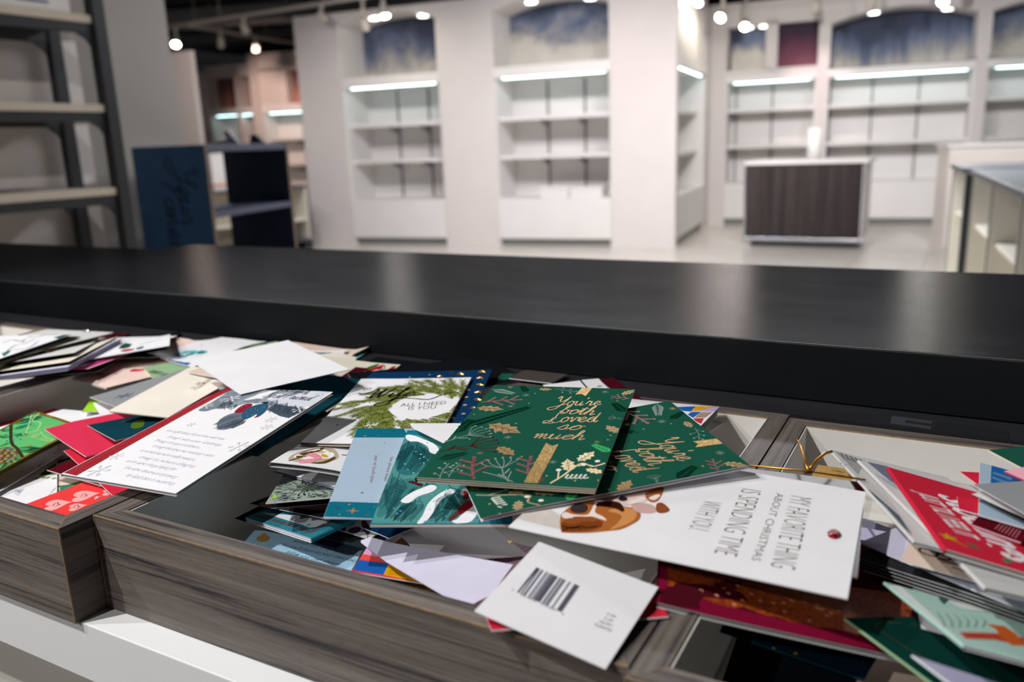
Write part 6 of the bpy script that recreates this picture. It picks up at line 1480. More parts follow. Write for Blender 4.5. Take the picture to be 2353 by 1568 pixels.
  ('S','flower_print','#15131c',2,160,[1886,618,1874,995,2115,1273],0),
  ('S','flower_print','#7a4f8e',2,90,[3879,-9,3854,293,3608,394],0),
 ]),
 'lf_pine': (None, [
  ('P','border_print','#7a5517',1,[0,0,7550,0,7550,396,0,396]),
  ('P','border_print','#7a5517',1,[0,11984,7550,11984,7550,12380,0,12380]),
  ('P','border_print','#7a5517',1,[0,0,290,0,290,12380,0,12380]),
  ('P','border_print','#7a5517',1,[7260,0,7550,0,7550,12380,7260,12380]),
  ('S','branch_print','#3a2f22',4,320,[-373,9735,2324,7525,3998,6355,5283,5876,7786,4606],0),
  ('M','needle','#1d5a3b',2,[-528,9858,273,12647]),
  ('M','needle','#123f2d',3,[226,9254,1707,11808]),
  ('M','needle','#1d5a3b',2,[1266,8462,2096,10174]),
  ('M','needle','#123f2d',3,[2220,7652,3753,8435]),
  ('M','needle','#1d5a3b',2,[-220,9612,-1607,11460]),
  ('M','needle','#123f2d',3,[151,9225,-2208,9833]),
  ('M','needle','#1d5a3b',2,[1364,8162,-192,8254]),
  ('M','needle','#123f2d',3,[2567,7286,1099,7064]),
  ('M','needle','#1d5a3b',2,[4935,5902,7776,6669]),
  ('M','needle','#123f2d',3,[6090,5393,8079,7116]),
  ('M','needle','#1d5a3b',2,[6572,5257,7715,2049]),
  ('M','needle','#123f2d',3,[3473,6647,3210,5578]),
  ('P','cone_print','#6d5a3a',3,[3874,4559,3632,5415,4225,5875,5682,5553,6552,4935,6707,4061,6576,3263,6517,2504]),
  ('D','cone_print','#3d3020',4,150,[3681,4958]),
  ('D','cone_print','#a88a5c',4,150,[4304,4595]),
  ('D','cone_print','#3d3020',4,150,[4705,4158]),
  ('D','cone_print','#a88a5c',4,150,[5317,3803]),
  ('D','cone_print','#3d3020',4,150,[5712,3372]),
  ('D','cone_print','#a88a5c',4,150,[4006,5079]),
  ('D','cone_print','#3d3020',4,150,[4626,4716]),
  ('D','cone_print','#a88a5c',4,150,[5025,4278]),
  ('D','cone_print','#3d3020',4,150,[5639,3919]),
  ('D','cone_print','#a88a5c',4,150,[6033,3487]),
  ('D','cone_print','#3d3020',4,150,[4330,5200]),
  ('D','cone_print','#a88a5c',4,150,[4948,4837]),
  ('D','cone_print','#3d3020',4,150,[5348,4395]),
  ('D','cone_print','#a88a5c',4,150,[5962,4035]),
  ('D','cone_print','#3d3020',4,150,[6353,3602]),
  ('D','cone_print','#a88a5c',4,150,[4654,5321]),
  ('D','cone_print','#3d3020',4,150,[5270,4957]),
  ('D','cone_print','#a88a5c',4,150,[5670,4514]),
  ('D','cone_print','#3d3020',4,150,[6283,4151]),
  ('D','cone_print','#a88a5c',4,150,[6674,3717]),
  ('D','cone_print','#3d3020',4,150,[4978,5443]),
  ('D','cone_print','#a88a5c',4,150,[5592,5077]),
  ('D','cone_print','#3d3020',4,150,[5991,4633]),
  ('D','cone_print','#a88a5c',4,150,[6603,4268]),
  ('D','cone_print','#3d3020',4,150,[6994,3832]),
  ('D','cone_print','#a88a5c',4,150,[5300,5565]),
  ('D','cone_print','#3d3020',4,150,[5912,5199]),
  ('D','cone_print','#a88a5c',4,150,[6311,4752]),
  ('D','cone_print','#3d3020',4,150,[6923,4386]),
  ('D','cone_print','#a88a5c',4,150,[7314,3947]),
  ('D','sequin_print','seqaqua',6,130,[-62,10625,250,10923,1904,11077,1774,10076,1925,10244,2663,9976,1648,9814,1493,9578,1655,9039,2131,8119,2716,8264,3187,7529,3206,7121,3022,8995,690,11913,3982,5307,5147,5349,6001,5043,6464,4049]),
  ('D','sequin_print','sequin',6,120,[-460,9533,1170,10762,1074,10105,2896,6591,1588,7545,3858,7377,4600,5618]),
  ('X','lettering','#a9d68a',5,'B',[3181,8283,4184,9698],2600,120),
  ('S','lettering','#a9d68a',5,90,[3039,8310,3536,8258,4040,9093,4188,10062,4446,10952],0),
  ('S','lettering','#a9d68a',5,80,[4317,9403,5279,8951,6335,8686,7251,8715],0),
  ('X','lettering','#a9d68a',5,'the Season',[4269,8141,7219,8069],600,60),
  ('M','star4','#a8894a',5,[5797,6704,6150,6847]),
  ('M','star4','#a8894a',5,[4316,7397,4458,7455]),
 ]),
 'lf_leafwhite': (None, [
  ('S','needle_print','#5c8f93',1,100,[3934,8360,3375,10165],2),
  ('S','needle_print','#5c8f93',1,100,[3824,8458,3467,9554],2),
  ('S','needle_print','#5c8f93',1,100,[3672,8556,3966,9556],2),
  ('S','needle_print','#5c8f93',1,100,[3548,3353,3007,4589],2),
  ('S','needle_print','#5c8f93',1,100,[3416,3526,3401,4593],2),
  ('S','needle_print','#5c8f93',1,100,[3245,3700,2828,4408],2),
  ('D','berry_print','#3a1526',1,120,[3000,7095,3376,8161,3190,12156]),
 ]),
 'lf_wtoday': (None, [
  ('P','tree_print','#b9b9c4',1,[3013,5336,3890,5485,3861,5378,3019,5188]),
  ('P','tree_print','#b9b9c4',1,[3042,5400,3820,5279,3786,5177,3048,5230]),
  ('P','tree_print','#b9b9c4',1,[3070,5464,3751,5075,3710,4977,3078,5272]),
  ('P','tree_print','#b9b9c4',1,[3099,5528,3682,4871,3635,4779,3108,5315]),
  ('P','tree_print','#b9b9c4',1,[3128,5593,3614,4669,3560,4581,3137,5358]),
  ('P','tree_print','#b9b9c4',1,[3157,5657,3545,4468,3486,4384,3167,5400]),
  ('P','tree_print','#c6c6cf',1,[2938,4871,3859,5463,3384,3762]),
  ('T','lettering','#8f8f98',2,'you are today,',[5497,400,6724,4232],220,0,0),
  ('P','leaf_print','#3f6a1f',1,[5014,8564,5829,10467,6616,11638,6622,7828,5852,8116]),
  ('D','leaf_print','#6d8f35',2,220,[4865,7762,5493,7565,5859,7320,6392,6740]),
 ]),
 'lf_beige': (None, [
  ('P','garland_print','#44702c',1,[13,2652,902,2189,2236,2401,3160,1868,2872,1161,1551,1426,46,2186]),
  ('P','band_print','#1d1012',1,[12,1145,885,586,1265,-157,875,-467,31,185]),
  ('P','band_print','#b3192a',2,[44,905,1205,213,877,-255,76,311]),
  ('P','band_print','#1d1012',1,[-6,10529,1414,10791,1444,10369,15,9619]),
  ('P','band_print','#2a7a70',1,[243,2112,1562,2078,1529,151,235,-630]),
 ]),
 'lf_hearts': (None, [
  ('M','heart','#f0a7a6',1,[2824,3311,3576,4414]),
  ('S','heart_print','#5d1524',2,70,[2496,3276,2971,3701,3133,3557,2891,3184,3079,3089,2678,2926,2508,2988],0),
  ('M','heart','#f0a7a6',1,[5187,2876,5995,3997]),
  ('S','heart_print','#5d1524',2,70,[4842,2842,5348,3272,5516,3125,5255,2746,5451,2648,5027,2484,4849,2548],0),
  ('M','heart','#f0a7a6',1,[3448,1119,3938,1842]),
  ('S','heart_print','#5d1524',2,70,[3120,1092,3597,1495,3758,1352,3514,993,3702,896,3301,746,3131,812],0),
  ('M','heart','#f0a7a6',1,[5553,1364,5795,1702]),
  ('S','heart_print','#5d1524',2,70,[5209,1336,5715,1751,5882,1604,5621,1235,5816,1136,5393,981,5216,1048],0),
  ('M','heart','#f0a7a6',1,[6835,1465,7330,2138]),
  ('S','heart_print','#5d1524',2,70,[6481,1436,7005,1858,7175,1709,6903,1334,7103,1234,6667,1076,6485,1143],0),
  ('M','heart','#f0a7a6',1,[7337,3681,7596,4042]),
  ('S','heart_print','#5d1524',2,70,[6974,3642,7513,4092,7687,3941,7406,3546,7612,3447,7163,3273,6977,3339],0),
 ]),
 'lf_plaid': (None, [
  ('D','dot_print','#1b4f86',1,600,[5244,2049]),
  ('S','plaid_print','#3d7fb3',1,140,[6143,2295,5367,1394],0),
  ('S','plaid_print','#3d7fb3',1,140,[6419,2198,5637,1295],0),
  ('S','plaid_print','#3d7fb3',1,140,[6696,2101,5909,1196],0),
  ('S','plaid_print','#3d7fb3',1,140,[6976,2003,6183,1097],0),
  ('S','plaid_print','#3d7fb3',1,140,[7257,1905,6458,996],0),
  ('S','plaid_print','#3d7fb3',1,140,[7541,1806,6735,895],0),
  ('S','plaid_print','#3d7fb3',1,140,[7826,1706,7015,794],0),
  ('S','plaid_print','#3d7fb3',1,140,[6228,2278,8085,1481],0),
  ('S','plaid_print','#3d7fb3',1,140,[5874,2036,7714,1237],0),
  ('S','plaid_print','#3d7fb3',1,140,[5523,1796,7346,996],0),
 ]),
 'lf_snowflake': (None, [
  ('M','flake','#2a4a63',1,[4386,2341,4195,3338]),
  ('M','star','#2a4a63',1,[4386,2341,4545,2838]),
 ]),
 'lf_teal': (None, [
  ('M','star4','#7a4a2c',1,[2635,3076,2459,3713]),
  ('D','dot_print','#12242f',1,120,[5168,2275,3253,1404,7206,1810]),
  ('P','oval_print','#4d6a20',1,[5804,2956,3527,3905,2766,4967,7430,3794,8270,3041,7528,2653]),
 ]),
 'lt_bird': (None, [
  ('P','bird_print','#c5263a',1,[7243,5376,6865,6140,7513,6637,8057,7513,8390,6988,8034,6000]),
  ('P','bird_print','#c5263a',1,[7689,8534,8017,9263,8462,8807,8186,8362]),
  ('P','bird_print','#c5263a',1,[5031,2410,5013,2853,5734,3146,5979,2570]),
  ('P','bird_print','#e07a55',1,[5397,2196,5190,2748,5711,3130,6175,2598]),
  ('P','bird_print','#8a4f8e',1,[6647,3540,6816,4312,6993,3694]),
  ('X','lettering','#6f5a5c',1,'wishing you joy',[6032,5461,6112,8160],240,35),
  ('X','lettering','#6f5a5c',1,'and love today',[4856,5292,4723,8433],240,35),
  ('X','lettering','#6f5a5c',1,'and always',[4187,6612,4207,8295],240,35),
 ]),
 'lt_sage': (None, [
  ('P','band_print','#5f6f5a',1,[2261,-65,1866,788,4591,1997,4984,1247]),
 ]),
 'lt_globe': (None, [
  ('P','band_print','#1c56a8',1,[2684,-1448,2623,-609,7846,882,8248,87]),
  ('P','picture_print','#e0a51e',2,[3499,-436,3416,27,4577,649,5163,144,4709,-419]),
  ('P','globe_print','#5fb0c8',1,[3050,1751,2255,2990,2656,4224,4019,5119,5645,5115,6523,4354,6279,3244,5420,2187,4335,1482]),
  ('P','globe_print','#1f7d6a',2,[3701,1942,3170,3674,4016,4424,5143,3239,4651,2249]),
  ('P','globe_print','#1f7d6a',2,[4334,4533,5290,5035,6186,4005,5560,3613]),
  ('S','edge_print','#d9705f',1,140,[2129,6551,3532,8546],0),
 ]),
 'lt_floral': (None, [
  ('D','flower_print','#d98a86',1,200,[1934,10411,3129,10123,2634,9810,3243,9355,2136,9503]),
 ]),
 'll_top': (None, [
  ('S','flower_print','#2a2c30',1,160,[6415,11111,6029,13233,7890,12549,7693,14167],1),
  ('S','flower_print','#2a2c30',1,160,[10735,6381,9209,9879,9737,10847,9269,13494],1),
  ('S','flower_print','#2a2c30',1,160,[7768,12035,8452,12503,8898,11426],1),
  ('S','flower_print','#2a2c30',1,160,[10743,5453,10727,7325,12318,8168,10684,12318],1),
  ('S','flower_print','#2a2c30',1,160,[8357,15757,10439,15849,11311,16498],1),
  ('S','flower_print','#2a2c30',1,160,[6788,15341,8389,14651,8776,16279],1),
  ('P','leaf_print','#3f6a6c',1,[11003,5436,10526,7578,11652,5852,12418,3984]),
  ('P','leaf_print','#2c4a4c',1,[11374,14120,11584,15746,12598,15821,12981,13445]),
 ]),
 'll_green': (None, [
  ('S','leaf_print','#9fb494',1,220,[3469,2742,3470,4190],1),
  ('S','leaf_print','#7f9a78',1,220,[4036,3775,4045,5255],1),
  ('S','leaf_print','#9fb494',1,220,[4616,4831,4624,6367],1),
  ('S','leaf_print','#7f9a78',1,220,[5208,5911,5200,7542],1),
  ('S','leaf_print','#9fb494',1,220,[5790,7076,5790,8745],1),
  ('S','leaf_print','#7f9a78',1,220,[6391,8254,6401,9965],1),
  ('S','leaf_print','#9fb494',1,220,[7009,9456,7019,11233],1),
  ('S','leaf_print','#7f9a78',1,220,[7631,10718,7630,12596],1),
  ('S','leaf_print','#9fb494',1,220,[8274,11996,8251,14011],1),
  ('S','leaf_print','#7f9a78',1,220,[8919,13346,8835,15615],1),
  ('S','leaf_print','#9fb494',1,220,[9581,14732,9374,17449],1),
  ('S','leaf_print','#7f9a78',1,220,[10267,16138,10258,18383],1),
  ('S','leaf_print','#9fb494',1,220,[4765,87,4785,1460],1),
  ('S','leaf_print','#7f9a78',1,220,[5332,1065,5359,2468],1),
  ('S','leaf_print','#9fb494',1,220,[5911,2064,5947,3497],1),
  ('S','leaf_print','#7f9a78',1,220,[6502,3086,6548,4550],1),
  ('S','leaf_print','#9fb494',1,220,[7107,4130,7162,5626],1),
  ('S','leaf_print','#7f9a78',1,220,[5935,9834,5938,11593],1),
  ('S','leaf_print','#9fb494',1,220,[6551,11087,6550,12927],1),
  ('S','leaf_print','#7f9a78',1,220,[7164,12418,7149,14371],1),
  ('S','leaf_print','#9fb494',1,220,[7759,13876,7610,16274],1),
  ('S','leaf_print','#7f9a78',1,220,[8328,15494,8123,18149],1),
  ('S','leaf_print','#9fb494',1,220,[8841,17372,8921,19323],1),
  ('S','leaf_print','#7f9a78',1,220,[9594,18666,9736,20524],1),
  ('S','leaf_print','#9fb494',1,220,[4361,1349,4375,2758],1),
  ('S','leaf_print','#7f9a78',1,220,[4931,2353,4953,3793],1),
  ('S','leaf_print','#9fb494',1,220,[5512,3380,5543,4851],1),
  ('S','leaf_print','#7f9a78',1,220,[6107,4429,6147,5934],1),
  ('S','leaf_print','#9fb494',1,220,[6716,5503,6746,7087],1),
  ('S','leaf_print','#7f9a78',1,220,[7328,6624,7367,8248],1),
 ]),
 'll_snow': (None, [
  ('P','tree_print','#1f4a45',1,[4467,4942,4602,8078,5102,9343,6039,6964,5834,4416,5189,4036]),
  ('P','bird_print','#b23a34',1,[4842,2547,5452,3329,6488,2474,6431,1421,5466,1205]),
  ('P','bird_print','#35556a',1,[6702,2598,7561,3257,7566,1740,6978,1382]),
  ('S','snow_print','#a9c4cc',1,120,[6705,4935,8035,5696],1),
  ('S','snow_print','#a9c4cc',1,120,[7138,5353,8366,6097],1),
  ('S','snow_print','#a9c4cc',1,120,[7576,5772,8700,6503],1),
  ('S','snow_print','#a9c4cc',1,120,[8018,6197,9036,6911],1),
  ('S','snow_print','#a9c4cc',1,120,[8465,6625,9376,7323],1),
  ('S','snow_print','#a9c4cc',1,120,[8916,7059,9718,7739],1),
 ]),
 'll_pink': (None, [
  ('P','band_print','#c0307a',1,[10219,-353,12425,105,12761,6897,11484,6085,10910,1314]),
  ('P','band_print','#9a4f8e',1,[9740,2088,9599,4873,9969,3425]),
 ]),
 'll_red': (None, [
  ('S','border_print','#a82a30',1,320,[1754,-418,-913,5583,-1437,9032,691,11682,3310,13953],0),
 ]),
 'll_gem': (None, [
  ('F','gem_part','gem',[8182,13074],420,2),
 ]),
 'll_lav': (None, [
  ('P','picture_print','#55545c',1,[12228,-870,11366,17904,12657,14889,12774,-1209]),
 ]),
 'mb_redart': (None, [
  ('P','picture_print','#1d6b60',1,[1152,2994,3103,2931,3894,2150,4292,1029,3857,-1124]),
  ('P','picture_print','#a82a44',2,[846,3140,1496,3176,1460,2675]),
  ('P','picture_print','#a82a44',2,[3103,2931,4143,2428,4335,1008,3810,1831]),
 ]),
 'mb_aqua': (None, [
  ('D','dot_print','#7a6a2c',1,200,[480,-1184,480,-1671,-6115,2852,-5788,2896]),
 ]),
 'mb_tree': (None, [
  ('D','dot_print','#7fa81e',1,300,[9176,16797,9819,16734,10416,16726]),
  ('D','dot_print','#c23a34',1,150,[10087,16645,12085,15740]),
 ]),
 'mb_bow': (None, [
  ('P','bow_print','#b0182a',2,[5913,13379,6061,14146,7520,14841,7795,15568,8272,16717,8457,16999,8976,15415,8401,14976,8072,14053,7801,13350,6306,12926]),
  ('P','bow_print','#b0182a',2,[8143,14066,9676,14774,9952,16693,10294,16635,10684,14449,10573,13700,9354,13506,9367,12537]),
  ('S','bow_line','#1a0d10',3,110,[8240,14344,9272,15455,8529,17015],0),
  ('S','bow_line','#1a0d10',3,110,[8167,14018,9676,14774,9952,16693],0),
  ('S','bow_line','#1a0d10',3,100,[10684,14449,10294,16635],0),
  ('P','wreath_print','#33642c',1,[7025,14880,7097,16014,7632,17049,7973,17007,7889,15700,7667,14863]),
  ('P','wreath_print','#3f7a30',1,[9471,10797,9335,12291,10252,12132,10236,11231]),
 ]),
 'mb_dkgreen': (None, [
  ('P','window_print','#1c5a48',1,[9510,13669,7946,15265,8739,16587,10225,14527]),
  ('P','window_print','#2c3f3a',2,[9689,13942,8120,15549,8163,15621,9755,14046]),
  ('T','lettering','#2f5a48',2,'JOY',[10562,12664,10446,13421],400,0,0),
 ]),
 'mb_geo': (None, [
  ('P','block_print','#1f5fb4',1,[5347,7611,6884,8950,6951,6009,6209,6037]),
  ('P','block_print','#e0a31a',1,[6870,9029,8845,9970,8289,8746,7345,6409,6938,6082]),
  ('P','block_print','#c0a5d6',1,[7365,6299,8302,8668,8869,9809,8980,6952]),
  ('P','block_print','#1f5fb4',1,[7046,5857,7845,6220,7688,3107,6981,4453]),
  ('P','block_print','#d9c6b6',1,[7845,6220,8881,6744,8627,3575,7753,3103]),
  ('P','block_print','#c23a44',1,[7731,2877,8598,3376,8793,808,8190,1749]),
  ('S','stripe_print','#6b4a2c',2,70,[7931,6104,7892,3392],0),
  ('S','stripe_print','#6b4a2c',2,70,[8065,6172,8010,3451],0),
  ('S','stripe_print','#6b4a2c',2,70,[8199,6239,8127,3510],0),
  ('S','stripe_print','#6b4a2c',2,70,[8333,6307,8245,3569],0),
  ('S','stripe_print','#6b4a2c',2,70,[8467,6375,8363,3628],0),
  ('S','stripe_print','#6b4a2c',2,70,[8601,6442,8480,3687],0),
  ('S','stripe_print','#6b4a2c',2,70,[8735,6510,8598,3746],0),
 ]),
 'mb_white2': (None, [
  ('X','lettering','#2a1d1d',1,'e',[863,1303,1482,1395],400,80),
 ]),
 'glitter': (None, [
  ('P','glitter_panel','orangeglit',2,[493,949,934,853,942,4356,471,4353]),
  ('P','glitter_panel','orangeglit',2,[934,853,1458,1149,1504,4361,942,4356]),
  ('P','glitter_panel','orangeglit',2,[1458,1149,1983,1094,2064,4365,1504,4361]),
  ('P','glitter_panel','orangeglit',2,[1983,1094,2597,1272,2715,4398,2064,4365]),
  ('P','glitter_panel','orangeglit',2,[2597,1272,3376,1106,3557,4601,2715,4398]),
  ('P','glitter_panel','orangeglit',2,[3376,1106,4240,1111,4494,4817,3557,4601]),
  ('P','glitter_panel','orangeglit',2,[4240,1111,4691,1443,4963,4921,4494,4817]),
  ('P','glitter_panel','orangeglit',2,[4691,1443,5370,1296,5714,5081,4963,4921]),
  ('P','glitter_panel','orangeglit',2,[5370,1296,5958,1160,6372,5218,5714,5081]),
  ('P','glitter_panel','orangeglit',2,[5958,1160,6650,1284,7124,5374,6372,5218]),
  ('P','glitter_panel','orangeglit',2,[6650,1284,7219,1070,7783,5510,7124,5374]),
  ('P','glitter_panel','orangeglit',2,[7219,1070,7996,1227,8632,5691,7783,5510]),
  ('P','glitter_panel','orangeglit',2,[7996,1227,8739,1147,9483,5875,8632,5691]),
  ('P','glitter_panel','orangeglit',2,[8739,1147,9348,1310,10146,6021,9483,5875]),
  ('P','glitter_panel','orangeglit',2,[9348,1310,10110,1387,11003,6221,10146,6021]),
  ('P','glitter_panel','orangeglit',2,[10110,1387,10842,1311,11863,6426,11003,6221]),
  ('P','glitter_panel','orangeglit',2,[10842,1311,11811,2015,12822,6661,11863,6426]),
  ('P','glitter_panel','orangeglit',2,[11811,2015,13445,3332,14355,7010,12822,6661]),
  ('P','glitter_panel','orangeglit',2,[13445,3332,14474,4754,15120,7174,14355,7010]),
  ('D','bead','bead',4,130,[2388,1951,3680,2857,4530,3491,3270,1868,3953,2376,5276,2970,4710,2035,5720,2442,4215,1453,6471,2522,7070,2821,8333,3476,8974,3057,9193,3068,8984,3424,10167,3310,7559,3266,8294,1564,9414,2537,7020,1951,9682,2877]),
  ('P','foil_band','#7a1030',1,[23,4827,497,4946,447,2140,511,907,2595,1204,7475,1097,11742,1682,12076,210,8164,5,3167,-45,2,-194]),
 ]),
 'rf_navy': (None, [
  ('D','star_print','#8a7a3a',1,120,[3108,-538,3945,75,5147,302,1285,-133,7288,-188,6425,-437]),
  ('M','star4','#9a6a3a',1,[5160,-727,5374,-579]),
  ('M','star4','#9a6a3a',1,[8456,-314,8627,-195]),
 ]),
 'rf_green': (None, [
  ('S','frame_print','#4a4a28',1,90,[4761,7099,1457,7025,1865,3338],0),
 ]),
 'rf_mint': (None, [
  ('P','ribbon_print','#b5432c',1,[782,2312,3387,4149,5260,4883,4263,2993,3483,2791,2599,2642,646,1331]),
  ('P','ribbon_print','#c05a28',2,[3748,5762,5026,6477,5031,5259,4317,3096,3351,2446,3376,3476,3898,5089]),
  ('P','snow_print','#d9ded9',1,[3612,9982,5192,11213,6192,10474,4495,8580,3504,8446]),
  ('P','branch_print','#2f6a52',1,[3806,8207,6473,10503,7882,9851,7054,8281,5940,9419]),
  ('P','bird_print','#3a5a58',2,[3162,10432,3619,10865,3105,8950,2544,8024,2789,9190]),
  ('S','branch_print','#7f8a78',1,80,[1100,5483,680,3842,199,2521],0),
  ('S','branch_print','#7f8a78',1,80,[1677,5803,1328,4357,745,2937],0),
  ('S','branch_print','#7f8a78',1,80,[2259,6125,1991,4882,1302,3362],0),
  ('S','branch_print','#7f8a78',1,80,[2853,6458,2665,5413,1874,3805],0),
  ('S','branch_print','#7f8a78',1,80,[3458,6803,3361,5968,2458,4256],0),
  ('S','branch_print','#7f8a78',1,80,[4075,7160,4081,6551,3053,4717],0),
  ('P','edge_print','#e3e1e2',1,[971,10955,902,9777,-184,-107,-763,-1200,119,9407]),
 ]),
 'rs_cream': (None, [
  ('S','lettering','#6a4a30',1,160,[779,1891,728,2434,1579,2494,1613,1808,811,1843],0),
  ('S','lettering','#6a4a30',1,160,[1644,1972,1791,2439,2352,2435,2317,1849,1731,1686],0),
  ('S','lettering','#6a4a30',1,140,[2606,1045,3009,948,3458,825],0),
  ('S','lettering','#6a4a30',1,120,[1738,1622,2551,1544,2945,1568],0),
 ]),
 'rs_lav': (None, [
  ('P','mark_print','#1f2a5a',1,[4947,81,4926,402,5149,372,5111,51]),
 ]),
 'rl_lattice': (None, [
  ('S','lattice_print','#8f8f8c',1,45,[319,16985,431,17002],0),
  ('S','lattice_print','#8f8f8c',1,45,[554,16954,666,16971],0),
  ('S','lattice_print','#8f8f8c',1,45,[789,16924,901,16941],0),
  ('S','lattice_print','#8f8f8c',1,45,[1023,16893,1135,16910],0),
  ('S','lattice_print','#8f8f8c',1,45,[1257,16862,1369,16880],0),
  ('S','lattice_print','#8f8f8c',1,45,[1490,16832,1603,16850],0),
  ('S','lattice_print','#8f8f8c',1,45,[1724,16803,1837,16821],0),
  ('S','lattice_print','#8f8f8c',1,45,[1958,16775,2070,16793],0),
  ('S','lattice_print','#8f8f8c',1,45,[2191,16747,2303,16764],0),
  ('S','lattice_print','#8f8f8c',1,45,[305,16247,416,16264],0),
  ('S','lattice_print','#8f8f8c',1,45,[531,16224,642,16241],0),
  ('S','lattice_print','#8f8f8c',1,45,[757,16201,867,16218],0),
  ('S','lattice_print','#8f8f8c',1,45,[982,16178,1093,16195],0),
  ('S','lattice_print','#8f8f8c',1,45,[1207,16155,1317,16171],0),
  ('S','lattice_print','#8f8f8c',1,45,[1431,16132,1542,16149],0),
  ('S','lattice_print','#8f8f8c',1,45,[1656,16111,1767,16129],0),
  ('S','lattice_print','#8f8f8c',1,45,[1881,16092,1992,16110],0),
  ('S','lattice_print','#8f8f8c',1,45,[2106,16072,2217,16090],0),
  ('S','lattice_print','#8f8f8c',1,45,[292,15526,402,15543],0),
  ('S','lattice_print','#8f8f8c',1,45,[509,15510,619,15527],0),
  ('S','lattice_print','#8f8f8c',1,45,[725,15494,835,15511],0),
  ('S','lattice_print','#8f8f8c',1,45,[941,15478,1051,15495],0),
  ('S','lattice_print','#8f8f8c',1,45,[1157,15463,1267,15479],0),
  ('S','lattice_print','#8f8f8c',1,45,[1373,15447,1483,15463],0),
  ('S','lattice_print','#8f8f8c',1,45,[1589,15433,1699,15452],0),
  ('S','lattice_print','#8f8f8c',1,45,[1806,15422,1916,15440],0),
  ('S','lattice_print','#8f8f8c',1,45,[2022,15410,2133,15429],0),
  ('S','lattice_print','#8f8f8c',1,45,[279,14821,388,14838],0),
  ('S','lattice_print','#8f8f8c',1,45,[487,14812,595,14829],0),
  ('S','lattice_print','#8f8f8c',1,45,[695,14803,803,14820],0),
  ('S','lattice_print','#8f8f8c',1,45,[902,14794,1010,14811],0),
  ('S','lattice_print','#8f8f8c',1,45,[1109,14785,1217,14802],0),
  ('S','lattice_print','#8f8f8c',1,45,[1316,14777,1425,14793],0),
  ('S','lattice_print','#8f8f8c',1,45,[1523,14769,1633,14788],0),
  ('S','lattice_print','#8f8f8c',1,45,[1732,14765,1841,14784],0),
  ('S','lattice_print','#8f8f8c',1,45,[1940,14762,2049,14781],0),
  ('S','lattice_print','#8f8f8c',1,45,[265,14128,373,14145],0),
  ('S','lattice_print','#8f8f8c',1,45,[465,14127,572,14144],0),
  ('S','lattice_print','#8f8f8c',1,45,[664,14127,772,14144],0),
  ('S','lattice_print','#8f8f8c',1,45,[864,14127,971,14144],0),
  ('S','lattice_print','#8f8f8c',1,45,[1063,14126,1171,14143],0),
  ('S','lattice_print','#8f8f8c',1,45,[1262,14126,1370,14143],0),
  ('S','lattice_print','#8f8f8c',1,45,[1461,14126,1569,14143],0),
  ('S','lattice_print','#8f8f8c',1,45,[1661,14127,1769,14145],0),
  ('S','lattice_print','#8f8f8c',1,45,[1861,14129,1969,14147],0),
  ('S','lattice_print','#8f8f8c',1,45,[251,13448,358,13466],0),
  ('S','lattice_print','#8f8f8c',1,45,[443,13456,549,13474],0),
  ('S','lattice_print','#8f8f8c',1,45,[634,13464,741,13482],0),
  ('S','lattice_print','#8f8f8c',1,45,[826,13472,933,13490],0),
  ('S','lattice_print','#8f8f8c',1,45,[1018,13481,1125,13498],0),
  ('S','lattice_print','#8f8f8c',1,45,[1209,13489,1316,13506],0),
  ('S','lattice_print','#8f8f8c',1,45,[1401,13497,1508,13514],0),
  ('S','lattice_print','#8f8f8c',1,45,[1592,13504,1699,13521],0),
  ('S','lattice_print','#8f8f8c',1,45,[1783,13511,1890,13528],0),
  ('S','lattice_print','#8f8f8c',1,45,[237,12783,343,12802],0),
  ('S','lattice_print','#8f8f8c',1,45,[421,12799,527,12818],0),
  ('S','lattice_print','#8f8f8c',1,45,[605,12815,711,12834],0),
  ('S','lattice_print','#8f8f8c',1,45,[789,12831,895,12850],0),
  ('S','lattice_print','#8f8f8c',1,45,[973,12847,1079,12866],0),
  ('S','lattice_print','#8f8f8c',1,45,[1157,12863,1263,12882],0),
  ('S','lattice_print','#8f8f8c',1,45,[1341,12879,1447,12898],0),
  ('S','lattice_print','#8f8f8c',1,45,[1525,12894,1630,12910],0),
  ('S','lattice_print','#8f8f8c',1,45,[1707,12905,1813,12922],0),
  ('S','lattice_print','#8f8f8c',1,45,[223,12132,328,12152],0),
  ('S','lattice_print','#8f8f8c',1,45,[399,12156,505,12176],0),
  ('S','lattice_print','#8f8f8c',1,45,[576,12179,681,12199],0),
  ('S','lattice_print','#8f8f8c',1,45,[752,12203,858,12223],0),
  ('S','lattice_print','#8f8f8c',1,45,[929,12226,1034,12246],0),
  ('S','lattice_print','#8f8f8c',1,45,[1106,12250,1211,12269],0),
  ('S','lattice_print','#8f8f8c',1,45,[1282,12273,1388,12292],0),
  ('S','lattice_print','#8f8f8c',1,45,[1459,12296,1563,12312],0),
  ('S','lattice_print','#8f8f8c',1,45,[1634,12313,1738,12329],0),
  ('S','lattice_print','#8f8f8c',1,45,[209,11494,314,11515],0),
  ('S','lattice_print','#8f8f8c',1,45,[378,11525,483,11546],0),
  ('S','lattice_print','#8f8f8c',1,45,[547,11555,652,11576],0),
  ('S','lattice_print','#8f8f8c',1,45,[716,11586,821,11606],0),
  ('S','lattice_print','#8f8f8c',1,45,[885,11616,990,11637],0),
  ('S','lattice_print','#8f8f8c',1,45,[1054,11646,1159,11667],0),
  ('S','lattice_print','#8f8f8c',1,45,[1224,11676,1328,11697],0),
  ('S','lattice_print','#8f8f8c',1,45,[1393,11706,1498,11726],0),
  ('S','lattice_print','#8f8f8c',1,45,[1561,11733,1664,11748],0),
  ('S','lattice_print','#8f8f8c',1,45,[195,10870,299,10891],0),
